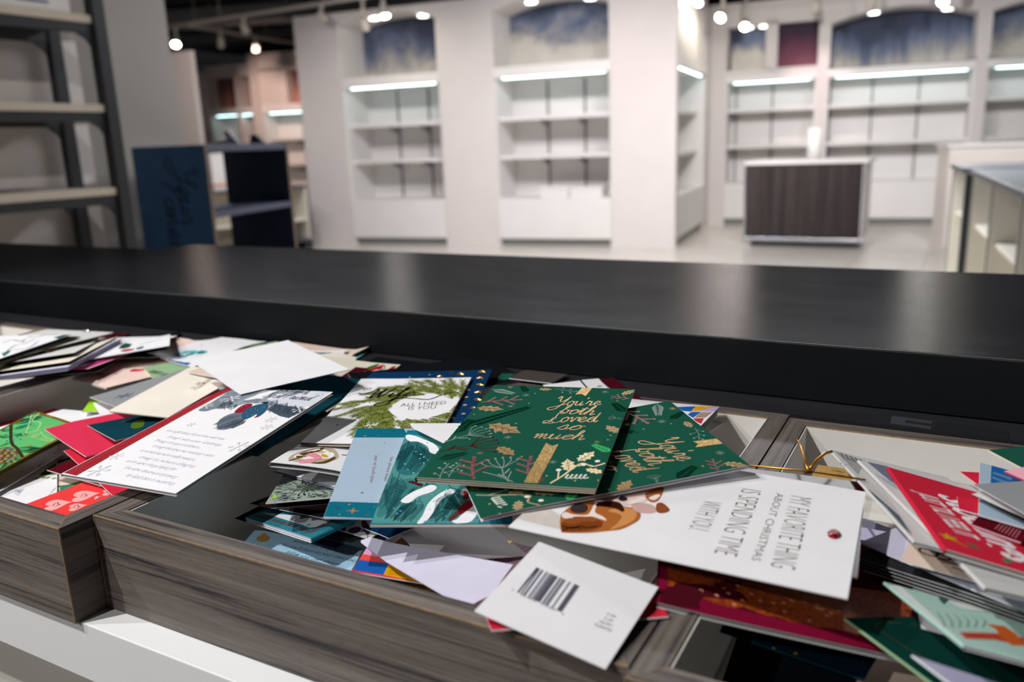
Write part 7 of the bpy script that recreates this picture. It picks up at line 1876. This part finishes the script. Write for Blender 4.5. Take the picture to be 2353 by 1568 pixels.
  ('S','lattice_print','#8f8f8c',1,45,[357,10906,460,10927],0),
  ('S','lattice_print','#8f8f8c',1,45,[518,10942,622,10963],0),
  ('S','lattice_print','#8f8f8c',1,45,[679,10978,783,10999],0),
  ('S','lattice_print','#8f8f8c',1,45,[841,11014,945,11035],0),
  ('S','lattice_print','#8f8f8c',1,45,[1003,11050,1106,11071],0),
  ('S','lattice_print','#8f8f8c',1,45,[1164,11086,1268,11106],0),
  ('S','lattice_print','#8f8f8c',1,45,[1326,11121,1430,11142],0),
  ('S','lattice_print','#8f8f8c',1,45,[1488,11157,1590,11172],0),
  ('S','lattice_print','#8f8f8c',1,45,[182,10258,284,10279],0),
  ('S','lattice_print','#8f8f8c',1,45,[335,10300,438,10321],0),
  ('S','lattice_print','#8f8f8c',1,45,[489,10341,592,10362],0),
  ('S','lattice_print','#8f8f8c',1,45,[643,10383,746,10404],0),
  ('S','lattice_print','#8f8f8c',1,45,[797,10424,900,10445],0),
  ('S','lattice_print','#8f8f8c',1,45,[952,10465,1054,10486],0),
  ('S','lattice_print','#8f8f8c',1,45,[1106,10506,1209,10527],0),
  ('S','lattice_print','#8f8f8c',1,45,[1260,10547,1363,10568],0),
  ('S','lattice_print','#8f8f8c',1,45,[1415,10588,1518,10608],0),
  ('S','lattice_print','#8f8f8c',1,45,[168,9660,270,9681],0),
  ('S','lattice_print','#8f8f8c',1,45,[315,9706,416,9727],0),
  ('S','lattice_print','#8f8f8c',1,45,[461,9752,563,9774],0),
  ('S','lattice_print','#8f8f8c',1,45,[608,9799,710,9820],0),
  ('S','lattice_print','#8f8f8c',1,45,[754,9845,856,9866],0),
  ('S','lattice_print','#8f8f8c',1,45,[901,9891,1003,9912],0),
  ('S','lattice_print','#8f8f8c',1,45,[1048,9938,1151,9959],0),
  ('S','lattice_print','#8f8f8c',1,45,[1196,9984,1298,10005],0),
  ('S','lattice_print','#8f8f8c',1,45,[1343,10030,1445,10051],0),
  ('S','lattice_print','#8f8f8c',1,45,[155,9073,256,9095],0),
  ('S','lattice_print','#8f8f8c',1,45,[294,9124,395,9146],0),
  ('S','lattice_print','#8f8f8c',1,45,[434,9175,534,9197],0),
  ('S','lattice_print','#8f8f8c',1,45,[573,9227,674,9248],0),
  ('S','lattice_print','#8f8f8c',1,45,[712,9278,813,9299],0),
  ('S','lattice_print','#8f8f8c',1,45,[852,9329,953,9350],0),
  ('S','lattice_print','#8f8f8c',1,45,[992,9380,1093,9401],0),
  ('S','lattice_print','#8f8f8c',1,45,[1132,9431,1233,9452],0),
  ('S','lattice_print','#8f8f8c',1,45,[1272,9481,1373,9503],0),
  ('S','lattice_print','#8f8f8c',1,45,[147,8513,247,8533],0),
  ('S','lattice_print','#8f8f8c',1,45,[278,8566,378,8586],0),
  ('S','lattice_print','#8f8f8c',1,45,[409,8619,509,8639],0),
  ('S','lattice_print','#8f8f8c',1,45,[541,8671,640,8692],0),
  ('S','lattice_print','#8f8f8c',1,45,[672,8725,772,8745],0),
  ('S','lattice_print','#8f8f8c',1,45,[804,8778,904,8798],0),
  ('S','lattice_print','#8f8f8c',1,45,[936,8832,1037,8853],0),
  ('S','lattice_print','#8f8f8c',1,45,[1069,8887,1170,8909],0),
  ('S','lattice_print','#8f8f8c',1,45,[1202,8943,1303,8964],0),
  ('S','lattice_print','#8f8f8c',1,45,[144,7976,242,7996],0),
  ('S','lattice_print','#8f8f8c',1,45,[267,8032,365,8051],0),
  ('S','lattice_print','#8f8f8c',1,45,[391,8087,489,8107],0),
  ('S','lattice_print','#8f8f8c',1,45,[515,8143,613,8163],0),
  ('S','lattice_print','#8f8f8c',1,45,[639,8199,738,8219],0),
  ('S','lattice_print','#8f8f8c',1,45,[763,8256,862,8276],0),
  ('S','lattice_print','#8f8f8c',1,45,[888,8312,987,8332],0),
  ('S','lattice_print','#8f8f8c',1,45,[1013,8369,1112,8389],0),
  ('S','lattice_print','#8f8f8c',1,45,[1138,8426,1237,8446],0),
  ('S','lattice_print','#8f8f8c',1,45,[140,7450,237,7468],0),
  ('S','lattice_print','#8f8f8c',1,45,[256,7508,353,7527],0),
  ('S','lattice_print','#8f8f8c',1,45,[372,7567,470,7585],0),
  ('S','lattice_print','#8f8f8c',1,45,[489,7625,587,7644],0),
  ('S','lattice_print','#8f8f8c',1,45,[606,7684,704,7703],0),
  ('S','lattice_print','#8f8f8c',1,45,[723,7744,821,7763],0),
  ('S','lattice_print','#8f8f8c',1,45,[841,7803,939,7822],0),
  ('S','lattice_print','#8f8f8c',1,45,[958,7863,1056,7882],0),
  ('S','lattice_print','#8f8f8c',1,45,[1076,7923,1175,7942],0),
  ('S','lattice_print','#8f8f8c',1,45,[136,6933,232,6951],0),
  ('S','lattice_print','#8f8f8c',1,45,[245,6994,341,7012],0),
  ('S','lattice_print','#8f8f8c',1,45,[354,7056,451,7074],0),
  ('S','lattice_print','#8f8f8c',1,45,[464,7117,561,7136],0),
  ('S','lattice_print','#8f8f8c',1,45,[574,7179,671,7197],0),
  ('S','lattice_print','#8f8f8c',1,45,[684,7241,781,7260],0),
  ('S','lattice_print','#8f8f8c',1,45,[794,7304,891,7322],0),
  ('S','lattice_print','#8f8f8c',1,45,[905,7366,1002,7385],0),
  ('S','lattice_print','#8f8f8c',1,45,[1016,7429,1113,7448],0),
  ('S','lattice_print','#8f8f8c',1,45,[132,6426,228,6444],0),
  ('S','lattice_print','#8f8f8c',1,45,[235,6490,330,6508],0),
  ('S','lattice_print','#8f8f8c',1,45,[337,6554,432,6572],0),
  ('S','lattice_print','#8f8f8c',1,45,[440,6619,535,6636],0),
  ('S','lattice_print','#8f8f8c',1,45,[542,6683,638,6701],0),
  ('S','lattice_print','#8f8f8c',1,45,[646,6748,741,6766],0),
  ('S','lattice_print','#8f8f8c',1,45,[749,6813,845,6831],0),
  ('S','lattice_print','#8f8f8c',1,45,[853,6879,949,6897],0),
  ('S','lattice_print','#8f8f8c',1,45,[957,6944,1053,6963],0),
  ('S','lattice_print','#8f8f8c',1,45,[129,5929,223,5946],0),
  ('S','lattice_print','#8f8f8c',1,45,[224,5996,318,6012],0),
  ('S','lattice_print','#8f8f8c',1,45,[320,6063,414,6079],0),
  ('S','lattice_print','#8f8f8c',1,45,[416,6130,510,6147],0),
  ('S','lattice_print','#8f8f8c',1,45,[512,6197,606,6214],0),
  ('S','lattice_print','#8f8f8c',1,45,[608,6265,703,6282],0),
  ('S','lattice_print','#8f8f8c',1,45,[705,6332,800,6350],0),
  ('S','lattice_print','#8f8f8c',1,45,[801,6401,897,6418],0),
  ('S','lattice_print','#8f8f8c',1,45,[899,6469,994,6486],0),
  ('S','lattice_print','#8f8f8c',1,45,[126,5442,219,5458],0),
  ('S','lattice_print','#8f8f8c',1,45,[214,5511,308,5527],0),
  ('S','lattice_print','#8f8f8c',1,45,[303,5580,397,5597],0),
  ('S','lattice_print','#8f8f8c',1,45,[392,5650,486,5667],0),
  ('S','lattice_print','#8f8f8c',1,45,[482,5720,576,5737],0),
  ('S','lattice_print','#8f8f8c',1,45,[571,5790,665,5807],0),
  ('S','lattice_print','#8f8f8c',1,45,[661,5860,755,5877],0),
  ('S','lattice_print','#8f8f8c',1,45,[751,5931,846,5948],0),
  ('S','lattice_print','#8f8f8c',1,45,[842,6002,936,6019],0),
  ('S','lattice_print','#8f8f8c',1,45,[122,4963,215,4979],0),
  ('S','lattice_print','#8f8f8c',1,45,[205,5035,297,5051],0),
  ('S','lattice_print','#8f8f8c',1,45,[287,5108,380,5124],0),
  ('S','lattice_print','#8f8f8c',1,45,[370,5180,463,5196],0),
  ('S','lattice_print','#8f8f8c',1,45,[453,5253,546,5269],0),
  ('S','lattice_print','#8f8f8c',1,45,[536,5326,629,5342],0),
  ('S','lattice_print','#8f8f8c',1,45,[619,5399,713,5415],0),
  ('S','lattice_print','#8f8f8c',1,45,[703,5472,796,5489],0),
  ('S','lattice_print','#8f8f8c',1,45,[787,5546,880,5562],0),
  ('S','lattice_print','#8f8f8c',1,45,[119,4493,211,4509],0),
  ('S','lattice_print','#8f8f8c',1,45,[195,4568,287,4584],0),
  ('S','lattice_print','#8f8f8c',1,45,[271,4643,363,4659],0),
  ('S','lattice_print','#8f8f8c',1,45,[348,4718,440,4734],0),
  ('S','lattice_print','#8f8f8c',1,45,[424,4794,517,4810],0),
  ('S','lattice_print','#8f8f8c',1,45,[501,4870,594,4886],0),
  ('S','lattice_print','#8f8f8c',1,45,[578,4946,671,4962],0),
  ('S','lattice_print','#8f8f8c',1,45,[656,5022,748,5038],0),
  ('S','lattice_print','#8f8f8c',1,45,[733,5098,826,5114],0),
  ('S','lattice_print','#8f8f8c',1,45,[116,4032,207,4047],0),
  ('S','lattice_print','#8f8f8c',1,45,[186,4109,277,4125],0),
  ('S','lattice_print','#8f8f8c',1,45,[256,4187,347,4203],0),
  ('S','lattice_print','#8f8f8c',1,45,[326,4265,417,4281],0),
  ('S','lattice_print','#8f8f8c',1,45,[397,4343,488,4359],0),
  ('S','lattice_print','#8f8f8c',1,45,[467,4422,559,4437],0),
  ('S','lattice_print','#8f8f8c',1,45,[538,4500,630,4516],0),
  ('S','lattice_print','#8f8f8c',1,45,[609,4579,701,4595],0),
  ('S','lattice_print','#8f8f8c',1,45,[680,4658,772,4674],0),
  ('S','lattice_print','#8f8f8c',1,45,[113,3579,203,3594],0),
  ('S','lattice_print','#8f8f8c',1,45,[177,3659,267,3674],0),
  ('S','lattice_print','#8f8f8c',1,45,[241,3739,331,3754],0),
  ('S','lattice_print','#8f8f8c',1,45,[305,3819,395,3835],0),
  ('S','lattice_print','#8f8f8c',1,45,[369,3900,460,3916],0),
  ('S','lattice_print','#8f8f8c',1,45,[434,3981,524,3997],0),
  ('S','lattice_print','#8f8f8c',1,45,[498,4062,589,4078],0),
  ('S','lattice_print','#8f8f8c',1,45,[563,4144,654,4159],0),
  ('S','lattice_print','#8f8f8c',1,45,[628,4225,719,4241],0),
  ('S','lattice_print','#8f8f8c',1,45,[110,3133,199,3149],0),
  ('S','lattice_print','#8f8f8c',1,45,[168,3216,257,3231],0),
  ('S','lattice_print','#8f8f8c',1,45,[226,3298,315,3314],0),
  ('S','lattice_print','#8f8f8c',1,45,[284,3381,373,3397],0),
  ('S','lattice_print','#8f8f8c',1,45,[342,3464,432,3480],0),
  ('S','lattice_print','#8f8f8c',1,45,[401,3548,491,3563],0),
  ('S','lattice_print','#8f8f8c',1,45,[459,3632,549,3647],0),
  ('S','lattice_print','#8f8f8c',1,45,[518,3715,608,3731],0),
  ('S','lattice_print','#8f8f8c',1,45,[577,3800,668,3815],0),
  ('S','lattice_print','#8f8f8c',1,45,[106,2694,195,2709],0),
  ('S','lattice_print','#8f8f8c',1,45,[158,2779,247,2795],0),
  ('S','lattice_print','#8f8f8c',1,45,[211,2865,299,2880],0),
  ('S','lattice_print','#8f8f8c',1,45,[263,2951,352,2966],0),
  ('S','lattice_print','#8f8f8c',1,45,[316,3036,405,3052],0),
  ('S','lattice_print','#8f8f8c',1,45,[368,3122,457,3137],0),
  ('S','lattice_print','#8f8f8c',1,45,[421,3208,510,3223],0),
  ('S','lattice_print','#8f8f8c',1,45,[474,3294,563,3310],0),
  ('S','lattice_print','#8f8f8c',1,45,[527,3381,617,3396],0),
  ('S','lattice_print','#8f8f8c',1,45,[102,2260,190,2276],0),
  ('S','lattice_print','#8f8f8c',1,45,[148,2348,236,2364],0),
  ('S','lattice_print','#8f8f8c',1,45,[195,2436,283,2452],0),
  ('S','lattice_print','#8f8f8c',1,45,[242,2525,330,2540],0),
  ('S','lattice_print','#8f8f8c',1,45,[289,2613,377,2629],0),
  ('S','lattice_print','#8f8f8c',1,45,[336,2702,424,2717],0),
  ('S','lattice_print','#8f8f8c',1,45,[383,2791,472,2806],0),
  ('S','lattice_print','#8f8f8c',1,45,[430,2880,519,2895],0),
  ('S','lattice_print','#8f8f8c',1,45,[478,2969,566,2984],0),
  ('S','lattice_print','#8f8f8c',1,45,[97,1834,185,1850],0),
  ('S','lattice_print','#8f8f8c',1,45,[138,1924,226,1940],0),
  ('S','lattice_print','#8f8f8c',1,45,[179,2015,267,2031],0),
  ('S','lattice_print','#8f8f8c',1,45,[221,2106,308,2121],0),
  ('S','lattice_print','#8f8f8c',1,45,[262,2196,350,2212],0),
  ('S','lattice_print','#8f8f8c',1,45,[303,2288,391,2303],0),
  ('S','lattice_print','#8f8f8c',1,45,[345,2379,433,2395],0),
  ('S','lattice_print','#8f8f8c',1,45,[387,2471,475,2486],0),
  ('S','lattice_print','#8f8f8c',1,45,[428,2563,517,2578],0),
  ('S','lattice_print','#8f8f8c',1,45,[93,1415,180,1431],0),
  ('S','lattice_print','#8f8f8c',1,45,[129,1508,215,1524],0),
  ('S','lattice_print','#8f8f8c',1,45,[164,1600,251,1616],0),
  ('S','lattice_print','#8f8f8c',1,45,[200,1693,287,1709],0),
  ('S','lattice_print','#8f8f8c',1,45,[236,1786,323,1802],0),
  ('S','lattice_print','#8f8f8c',1,45,[271,1880,359,1896],0),
  ('S','lattice_print','#8f8f8c',1,45,[307,1973,395,1989],0),
  ('S','lattice_print','#8f8f8c',1,45,[344,2067,431,2083],0),
  ('S','lattice_print','#8f8f8c',1,45,[380,2162,467,2177],0),
  ('S','lattice_print','#8f8f8c',1,45,[89,1003,175,1020],0),
  ('S','lattice_print','#8f8f8c',1,45,[119,1098,205,1114],0),
  ('S','lattice_print','#8f8f8c',1,45,[149,1192,235,1209],0),
  ('S','lattice_print','#8f8f8c',1,45,[179,1287,266,1304],0),
  ('S','lattice_print','#8f8f8c',1,45,[209,1383,296,1399],0),
  ('S','lattice_print','#8f8f8c',1,45,[240,1478,327,1494],0),
  ('S','lattice_print','#8f8f8c',1,45,[270,1574,357,1590],0),
  ('S','lattice_print','#8f8f8c',1,45,[301,1670,388,1686],0),
  ('S','lattice_print','#8f8f8c',1,45,[332,1767,419,1783],0),
  ('P','picture_print','#54606a',1,[44,8798,265,7368,612,4214,203,1215,105,1839,179,5478,-119,6925]),
  ('P','picture_print','#9a9a96',1,[304,17716,2375,16469,413,11863,449,14954]),
  ('S','picture_print','#6e6e72',2,110,[783,17360,618,15784,1445,16201],0),
  ('S','picture_print','#6e6e72',2,110,[1105,17226,942,15572,1723,15954],0),
  ('S','picture_print','#6e6e72',2,110,[1425,17093,1264,15362,1998,15711],0),
  ('S','picture_print','#6e6e72',2,110,[1743,16962,1584,15155,2272,15471],0),
  ('S','picture_print','#6e6e72',2,110,[2061,16833,1903,14956,2545,15234],0),
 ]),
 'rl_white': (None, [
  ('P','picture_print','#6d7484',1,[611,20142,2125,20118,1809,15926,1114,14736,826,16987]),
  ('S','shine_print','#aeb4c0',2,120,[228,16970,1132,15480],0),  # pale strokes paint the sleeve's shine onto the card
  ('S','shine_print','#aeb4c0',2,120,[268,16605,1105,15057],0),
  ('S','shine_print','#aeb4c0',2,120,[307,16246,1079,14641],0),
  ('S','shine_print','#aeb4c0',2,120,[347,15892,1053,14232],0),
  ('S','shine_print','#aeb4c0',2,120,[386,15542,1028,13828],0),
  ('P','picture_print','#d98a4a',2,[-794,10177,-420,10563,-419,9784,-752,9505]),
 ]),
 'rl_red': (None, [
  ('T','lettering','#e6dfe2',2,"JUST 'TIL I FEEL IT",[854,10476,1469,3513],1300,0,0.02),
  ('T','lettering','#e6dfe2',2,'Stockings',[2427,11638,3597,1456],2200,0.2,0.03),
  ('M','star5','#c9a01e',2,[712,2361,1163,2749]),
  ('S','star_print','#b8862a',2,130,[816,2380,1164,1844,1475,1561],0),
  ('P','leaf_print','#5a5f4a',2,[1584,2475,2087,2341,2312,1783,1728,1771]),
  ('P','leaf_print','#3d7a5a',2,[3078,1167,3581,1701,3740,1317,3177,741]),
 ]),
 'rl_gift': (None, [
  ('S','lettering','#c0707a',1,50,[1136,628,1201,2141],0),
  ('S','lettering','#c0707a',1,50,[1324,576,1379,2103],0),
  ('S','lettering','#c0707a',1,50,[1509,533,1556,2066],0),
  ('S','lettering','#c0707a',1,50,[1693,490,1732,2028],0),
  ('S','lettering','#c0707a',1,50,[1878,439,1907,1991],0),
  ('S','lettering','#c0707a',1,50,[2061,389,2081,1954],0),
  ('S','lettering','#c0707a',1,50,[2242,339,2254,1917],0),
 ]),
 'rr_blue': (None, [
  ('P','panel_print','#1f5fa5',1,[718,10071,2700,9873,2596,6735,648,6062]),
  ('P','panel_print','#5f86a5',2,[799,8711,1984,8426,1861,7928,769,8283]),
  ('P','panel_print','#5f86a5',2,[766,7691,1684,7385,1511,6944,736,7276]),
 ]),
 'rb_tag': (None, [
  ('T','lettering','#5a452c',1,'GIFT',[1219,1126,2223,1114],320,0,0),
  ('T','lettering','#5a452c',1,'CARD',[1142,2023,2169,1939],320,0,0),
 ]),
}
OUTLINE = {'whflap': [-86,5750,72,4910,372,4189,2663,495,4733,2227,4908,5302],'mf_env': [576,-448,343,-342,232,-224,455,463,2839,1038,13668,5012,16083,1910,16273,10,5587,-544]}
# ------------------------------------------------------------------ every card in the trays
CARDS = {}
def K(cid, label, top, **kw):
    CARDS[cid] = make_card(cid, label, top, **kw); return CARDS[cid]
def child_leaf(cid, parent_cid, name, top, side='white'):
    c = Card(cid); p = CARDS[parent_cid].obj
    o = leaf(c, name, None, paper(top), paper(side), 0, -max(c.th*.6, .0004)); c.place(o)
    bpy.context.view_layer.update()
    o.parent = p; o.matrix_parent_inverse = p.matrix_world.inverted(); c.obj = o; CARDS[cid] = c; return c
ENV = dict(kind='env', cat='envelope', name='envelope', group='loose envelopes in the trays')
# far left pile
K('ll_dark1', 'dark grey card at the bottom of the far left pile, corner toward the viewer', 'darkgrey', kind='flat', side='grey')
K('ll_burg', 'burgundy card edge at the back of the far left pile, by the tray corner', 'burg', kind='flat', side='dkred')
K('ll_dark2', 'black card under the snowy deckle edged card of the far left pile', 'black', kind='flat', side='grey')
K('ll_pink', 'white card with a magenta bottom band sticking out of the far left pile', 'white', kind='flat', side='magenta')
K('ll_snow', 'pale card with a ragged edge, fir tree and red bird, far left pile', 'white', kind='flat')
K('ll_lav', 'thick lavender many leafed card in the middle of the far left pile', 'lavwhite', leaves=4, side='lav')
K('ll_green', 'cream card with soft green foliage in the far left pile', 'ivory', side='black')
K('ll_white', 'bluish white card strip showing between dark cards of the far left pile', 'greywhite', kind='flat', side='darkgrey')
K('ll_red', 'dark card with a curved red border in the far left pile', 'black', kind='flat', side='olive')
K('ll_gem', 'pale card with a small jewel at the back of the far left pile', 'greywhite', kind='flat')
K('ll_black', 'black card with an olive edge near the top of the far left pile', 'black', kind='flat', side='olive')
K('ll_top', 'white card with loose black flower drawing on top of the far left pile', 'white', kind='flat', side='white')
# back of left tray
K('lt_floral', 'pale pink flowery card peeking out behind the globe card', 'pinkcream', kind='flat')
K('lt_globe', 'white card with a blue green globe and blue band, by the blank envelope', 'white', kind='flat')
K('lt_bird', 'cream pink card with red birds and handwriting, over the tray divider', 'pinkcream', inner='pinkcream')
K('lt_sage', 'sage green card tucked between the bird card and the cream logo card', 'sage', side='ivory')
# front of left tray
K('lf_plaid', 'white card with blue plaid and a dark blue dot at the left tray corner', 'white', kind='flat')
K('lf_beige', 'beige card with green garlands and a red band in the left tray', 'beige', kind='flat')
K('lf_wtoday', 'white card with a grey triangle tree lying at the left tray front', 'white', kind='flat')
K('lf_hearts', 'coral red card with pink hearts at the front of the left tray', 'coral', kind='flat')
K('lf_redenv', 'crimson envelope under the ribboned card, at the right of the hearts', 'dkred', **ENV)
K('lf_dkred', 'dark red card edge beside the left wall of the left tray', 'dkred', kind='flat', side='red')
K('lf_white', 'small white card between the dark red edge and the crimson envelope', 'white', kind='flat')
K('lf_lime', 'lime green corner sticking out under the snowflake card', 'lime', kind='flat')
K('lf_leafwhite', 'white card with blue green needles under the pine cone card', 'white', kind='flat')
K('lf_pine', 'thick bright green card with pine branch, cone and gold border at far left', 'greenlt', leaves=4, side='olive')
K('lf_boxw', 'white card leaning under the snowflake card', 'white', kind='flat')
K('lf_snowflake', 'pale grey card with a dark blue snowflake beside the cream logo card', 'grey', kind='flat')
K('lf_redlow', 'bright red flap below the crimson envelope in the left tray', 'red', kind='flat')
K('lf_red', 'crimson paper envelope pointing left, above the hearts card', 'crimson', **ENV)
K('lf_teal', 'dark teal card with a green oval lying on the crimson envelope', 'dkteal', kind='flat', side='ivory')
K('lf_logo', 'plain cream card back with a small handwritten logo, beside the red ribbon', 'cream', inner='red')
K('hus_teal', 'dark teal card under the right edge of the ribboned card', 'dkteal', side='teal')
K('husband', 'tall white card with red ribbon, jewel and verse for a husband', 'white', leaves=2, back_x0=-.035)
K('envelope', 'blank white envelope lying tilted on top of the ribboned card', 'white', **ENV)
# back of middle tray
K('mb_aqua', 'aqua card behind the tip of the blank white envelope', 'aqua', kind='flat')
K('mb_tree', 'cream card with green and red specks farthest back behind the aqua card', 'beige', kind='flat')
K('mb_redart', 'white card with a teal and red drawing on top of the aqua card', 'white', leaves=2)
K('mb_cream', 'cream card under the right tip of the blank envelope', 'cream', kind='flat')
K('mb_black', 'black card with a curled tip near the worktop', 'black', side='olive')
K('mb_bow', 'cream card with a red bow and green wreath beside the black card', 'ivory', kind='flat')
K('mb_burg', 'open burgundy card beside the blank envelope', 'burg', inner='burg')
K('mb_dkgreen', 'black card with a green window picture behind the first green card', 'black', side='grey')
K('mb_grey', 'dim grey brown card lying on the deck behind the first green card', 'kraft', kind='flat')
K('mb_dkred', 'dark maroon card passing behind the right corner of the first green card', 'burg', kind='flat')
K('mb_white2', 'small white rounded card behind the gold ribbon of the first green card', 'white', kind='flat')
K('mb_white1', 'white card corner behind the top edge of the first green card', 'white', kind='flat')
K('mb_smallw', 'small white folded card in the back right of the middle tray', 'white', kind='flat')
K('mb_geo', 'stack topped by a blue, yellow and lilac geometric card in the tray corner', 'white', leaves=5, side='greywhite')
# front of middle tray
K('mf_gingham', 'pink and white gingham striped card at the front of the middle tray', 'ging', kind='flat')
K('mf_bluetext', 'light blue card with dark verse lettering at the front of the middle tray', 'bluelt', kind='flat')
K('mf_gold', 'shiny gold foil card above the pink gingham card', 'gold', kind='flat', side='ivory')
K('mf_redcard', 'bright crimson corner between the white envelope and the barcode card', 'red', kind='flat')
K('mf_colour', 'card with blue, yellow, red and pink blocks above the gold card', 'coral', kind='flat')
K('mf_navy', 'black card below the teal striped card in the middle tray', 'navydeep', kind='flat', side='darkgrey')
K('mf_envcut', 'dark green edged card over the light blue verse card', 'darkgrey', kind='flat', side='dkgreen')
K('mf_purple', 'white card with purple flowers under the pale blue plan card', 'greywhite', kind='flat')
K('mf_greyback', 'plain white card back in the shade under the pine branch card', 'white', kind='flat')
K('mf_blueband', 'dark blue card corner beside the purple flower card', 'blue', kind='flat')
K('mf_env', 'white envelope with rounded corner over the colour block card', 'lavwhite', **dict(ENV, kind='poly'))
K('mf_teal', 'teal card with double copper stripes and open pages, at the left of the heap', 'tealcard', leaves=3, inner='white', fold='R')
K('mf_clear', 'card in clear sleeve with shiny red patch above the teal striped card', 'darkgrey', kind='flat', side='greywhite')
K('mf_black', 'black open page under the grey leaf pattern card', 'black', kind='flat', side='grey')
K('mf_pattern', 'grey green card with dark leaf brush pattern', 'pattern', kind='flat')
K('mf_whenv', 'white card with a blue spot under the penguin card', 'white', side='lav')
K('mf_penguin', 'open white card with a penguin in a pink dotted scarf', 'white', leaves=2, gap=2)
K('bluestar', 'dark blue card with raised gold stars behind the wreath card', 'blue', side='navy')
K('wife', 'white card with an olive wreath and black lettering for a wife', 'white', side='cream')
K('plan', 'pale blue card with teal borders about a plan, pine branch leaf opened over it', 'paleblue', kind='flat', side='white')
child_leaf('pine', 'plan', 'front_leaf', 'teal', 'cream')
K('whflap', 'small white flap between the wreath card and the first green card', 'white', kind='poly', side='white')
# right tray
K('rf_floor', 'black sheet lying flat on the floor of the right tray', 'black', **ENV)  # flat black sheet covering the tray floor
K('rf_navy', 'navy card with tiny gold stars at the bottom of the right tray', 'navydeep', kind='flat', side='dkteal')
K('rf_lav', 'pale lavender card edge between the navy card and the beige card', 'lav', kind='flat')
K('rf_beige', 'beige card at the bottom edge of the picture in the right tray', 'beige', kind='flat')
K('glitter', 'magenta card with an orange glitter panel at the front of the right tray', 'burg', side='greywhite', inner='greywhite')
K('rf_green', 'dark green envelope with a gold frame line over the glitter card', 'dkgreen', side='sage', **ENV)
K('rf_lavenv', 'pale lavender envelope at the bottom right beneath the mint card', 'lav', **ENV)
K('rf_deck', 'small white ragged card corner beside the dark green envelope', 'white', kind='flat')
K('rf_mint', 'mint green card with an orange ribbon and curved white edge', 'mint', side='white')
K('barcode', 'white card back with a black barcode on the tray rim', 'white', kind='flat')
K('rb_tag', 'small kraft tag behind the gold cord bow', 'tan', kind='flat')
K('fav', 'white tag shaped card with puppies, red jewel and tall brown lettering', 'white', kind='flat')
child_leaf('favback', 'fav', 'back_leaf', 'redfoil', 'gold')
K('green2', 'green card with gold lettering lying crosswise under the twin on top', 'green', side='white')
K('green1', 'topmost green card with gold lettering, holly and gold ribbon', 'green', leaves=3, side='ivory', inner='ivory')
K('rs_low', 'lowest grey striped card of the stack at right', 'greywhite', kind='flat')
K('rs_navy', 'thick dark card with navy end in the stack at right', 'darkgrey', leaves=4, side='greywhite', inner='navydeep')
K('rs_lav', 'lavender envelope on top of the dark stack at right', 'lavwhite', **ENV)
K('rs_cream', 'cream card with brown lettering on the lavender envelope', 'beige', kind='flat')
K('rs_dkred', 'dark red slip between the cream card and the striped cards', 'dkred', kind='flat')
K('rl_lattice', 'grey lattice patterned card, leftmost of the fan leaning at right', 'greywhite', side='white')
K('rl_white', 'grey white card in shiny sleeve, second in the fan leaning at right', 'greywhite', side='white')
K('rl_red', 'red card with large white lettering and yellow star in the fan', 'red', inner='cream', side='white')
K('rl_gift2', 'bright red slip tucked above the dark red gift card', 'red', kind='flat')
K('rl_gift', 'dark red gift card with pale edge on the red lettered card', 'dkred', kind='flat', side='pink', cat='gift card', name='gift_card', group=None)
K('rr_redpink', 'small red edged pink card leaning on the right tray wall', 'red', kind='flat', side='pink')
K('rr_blue', 'light card with a bright blue panel at the right edge', 'paleblue', kind='flat')
K('rr_green', 'thick green card with black edge at the right edge on the tray rim', 'green', kind='flat', side='ivory')
K('rr_pink', 'pink edged card over the blue panel card at the right edge', 'pink', kind='flat', side='red')
K('rr_black', 'black edged white card under the grey sheet at the right edge', 'greywhite', kind='flat', side='black')
K('rr_grey', 'plain grey white sheet tip pointing left at the right edge', 'grey', kind='flat')
for cid, (ref, ops) in DESIGN.items():
    c = CARDS[cid]
    if ref and ref != cid:
        r = CARDS[ref]; ops = DESIGN[ref][1]; sc = (c.w/r.w, c.h/r.h)
    else: sc = (1.0, 1.0)
    run_ops(c, ops, sc).done()
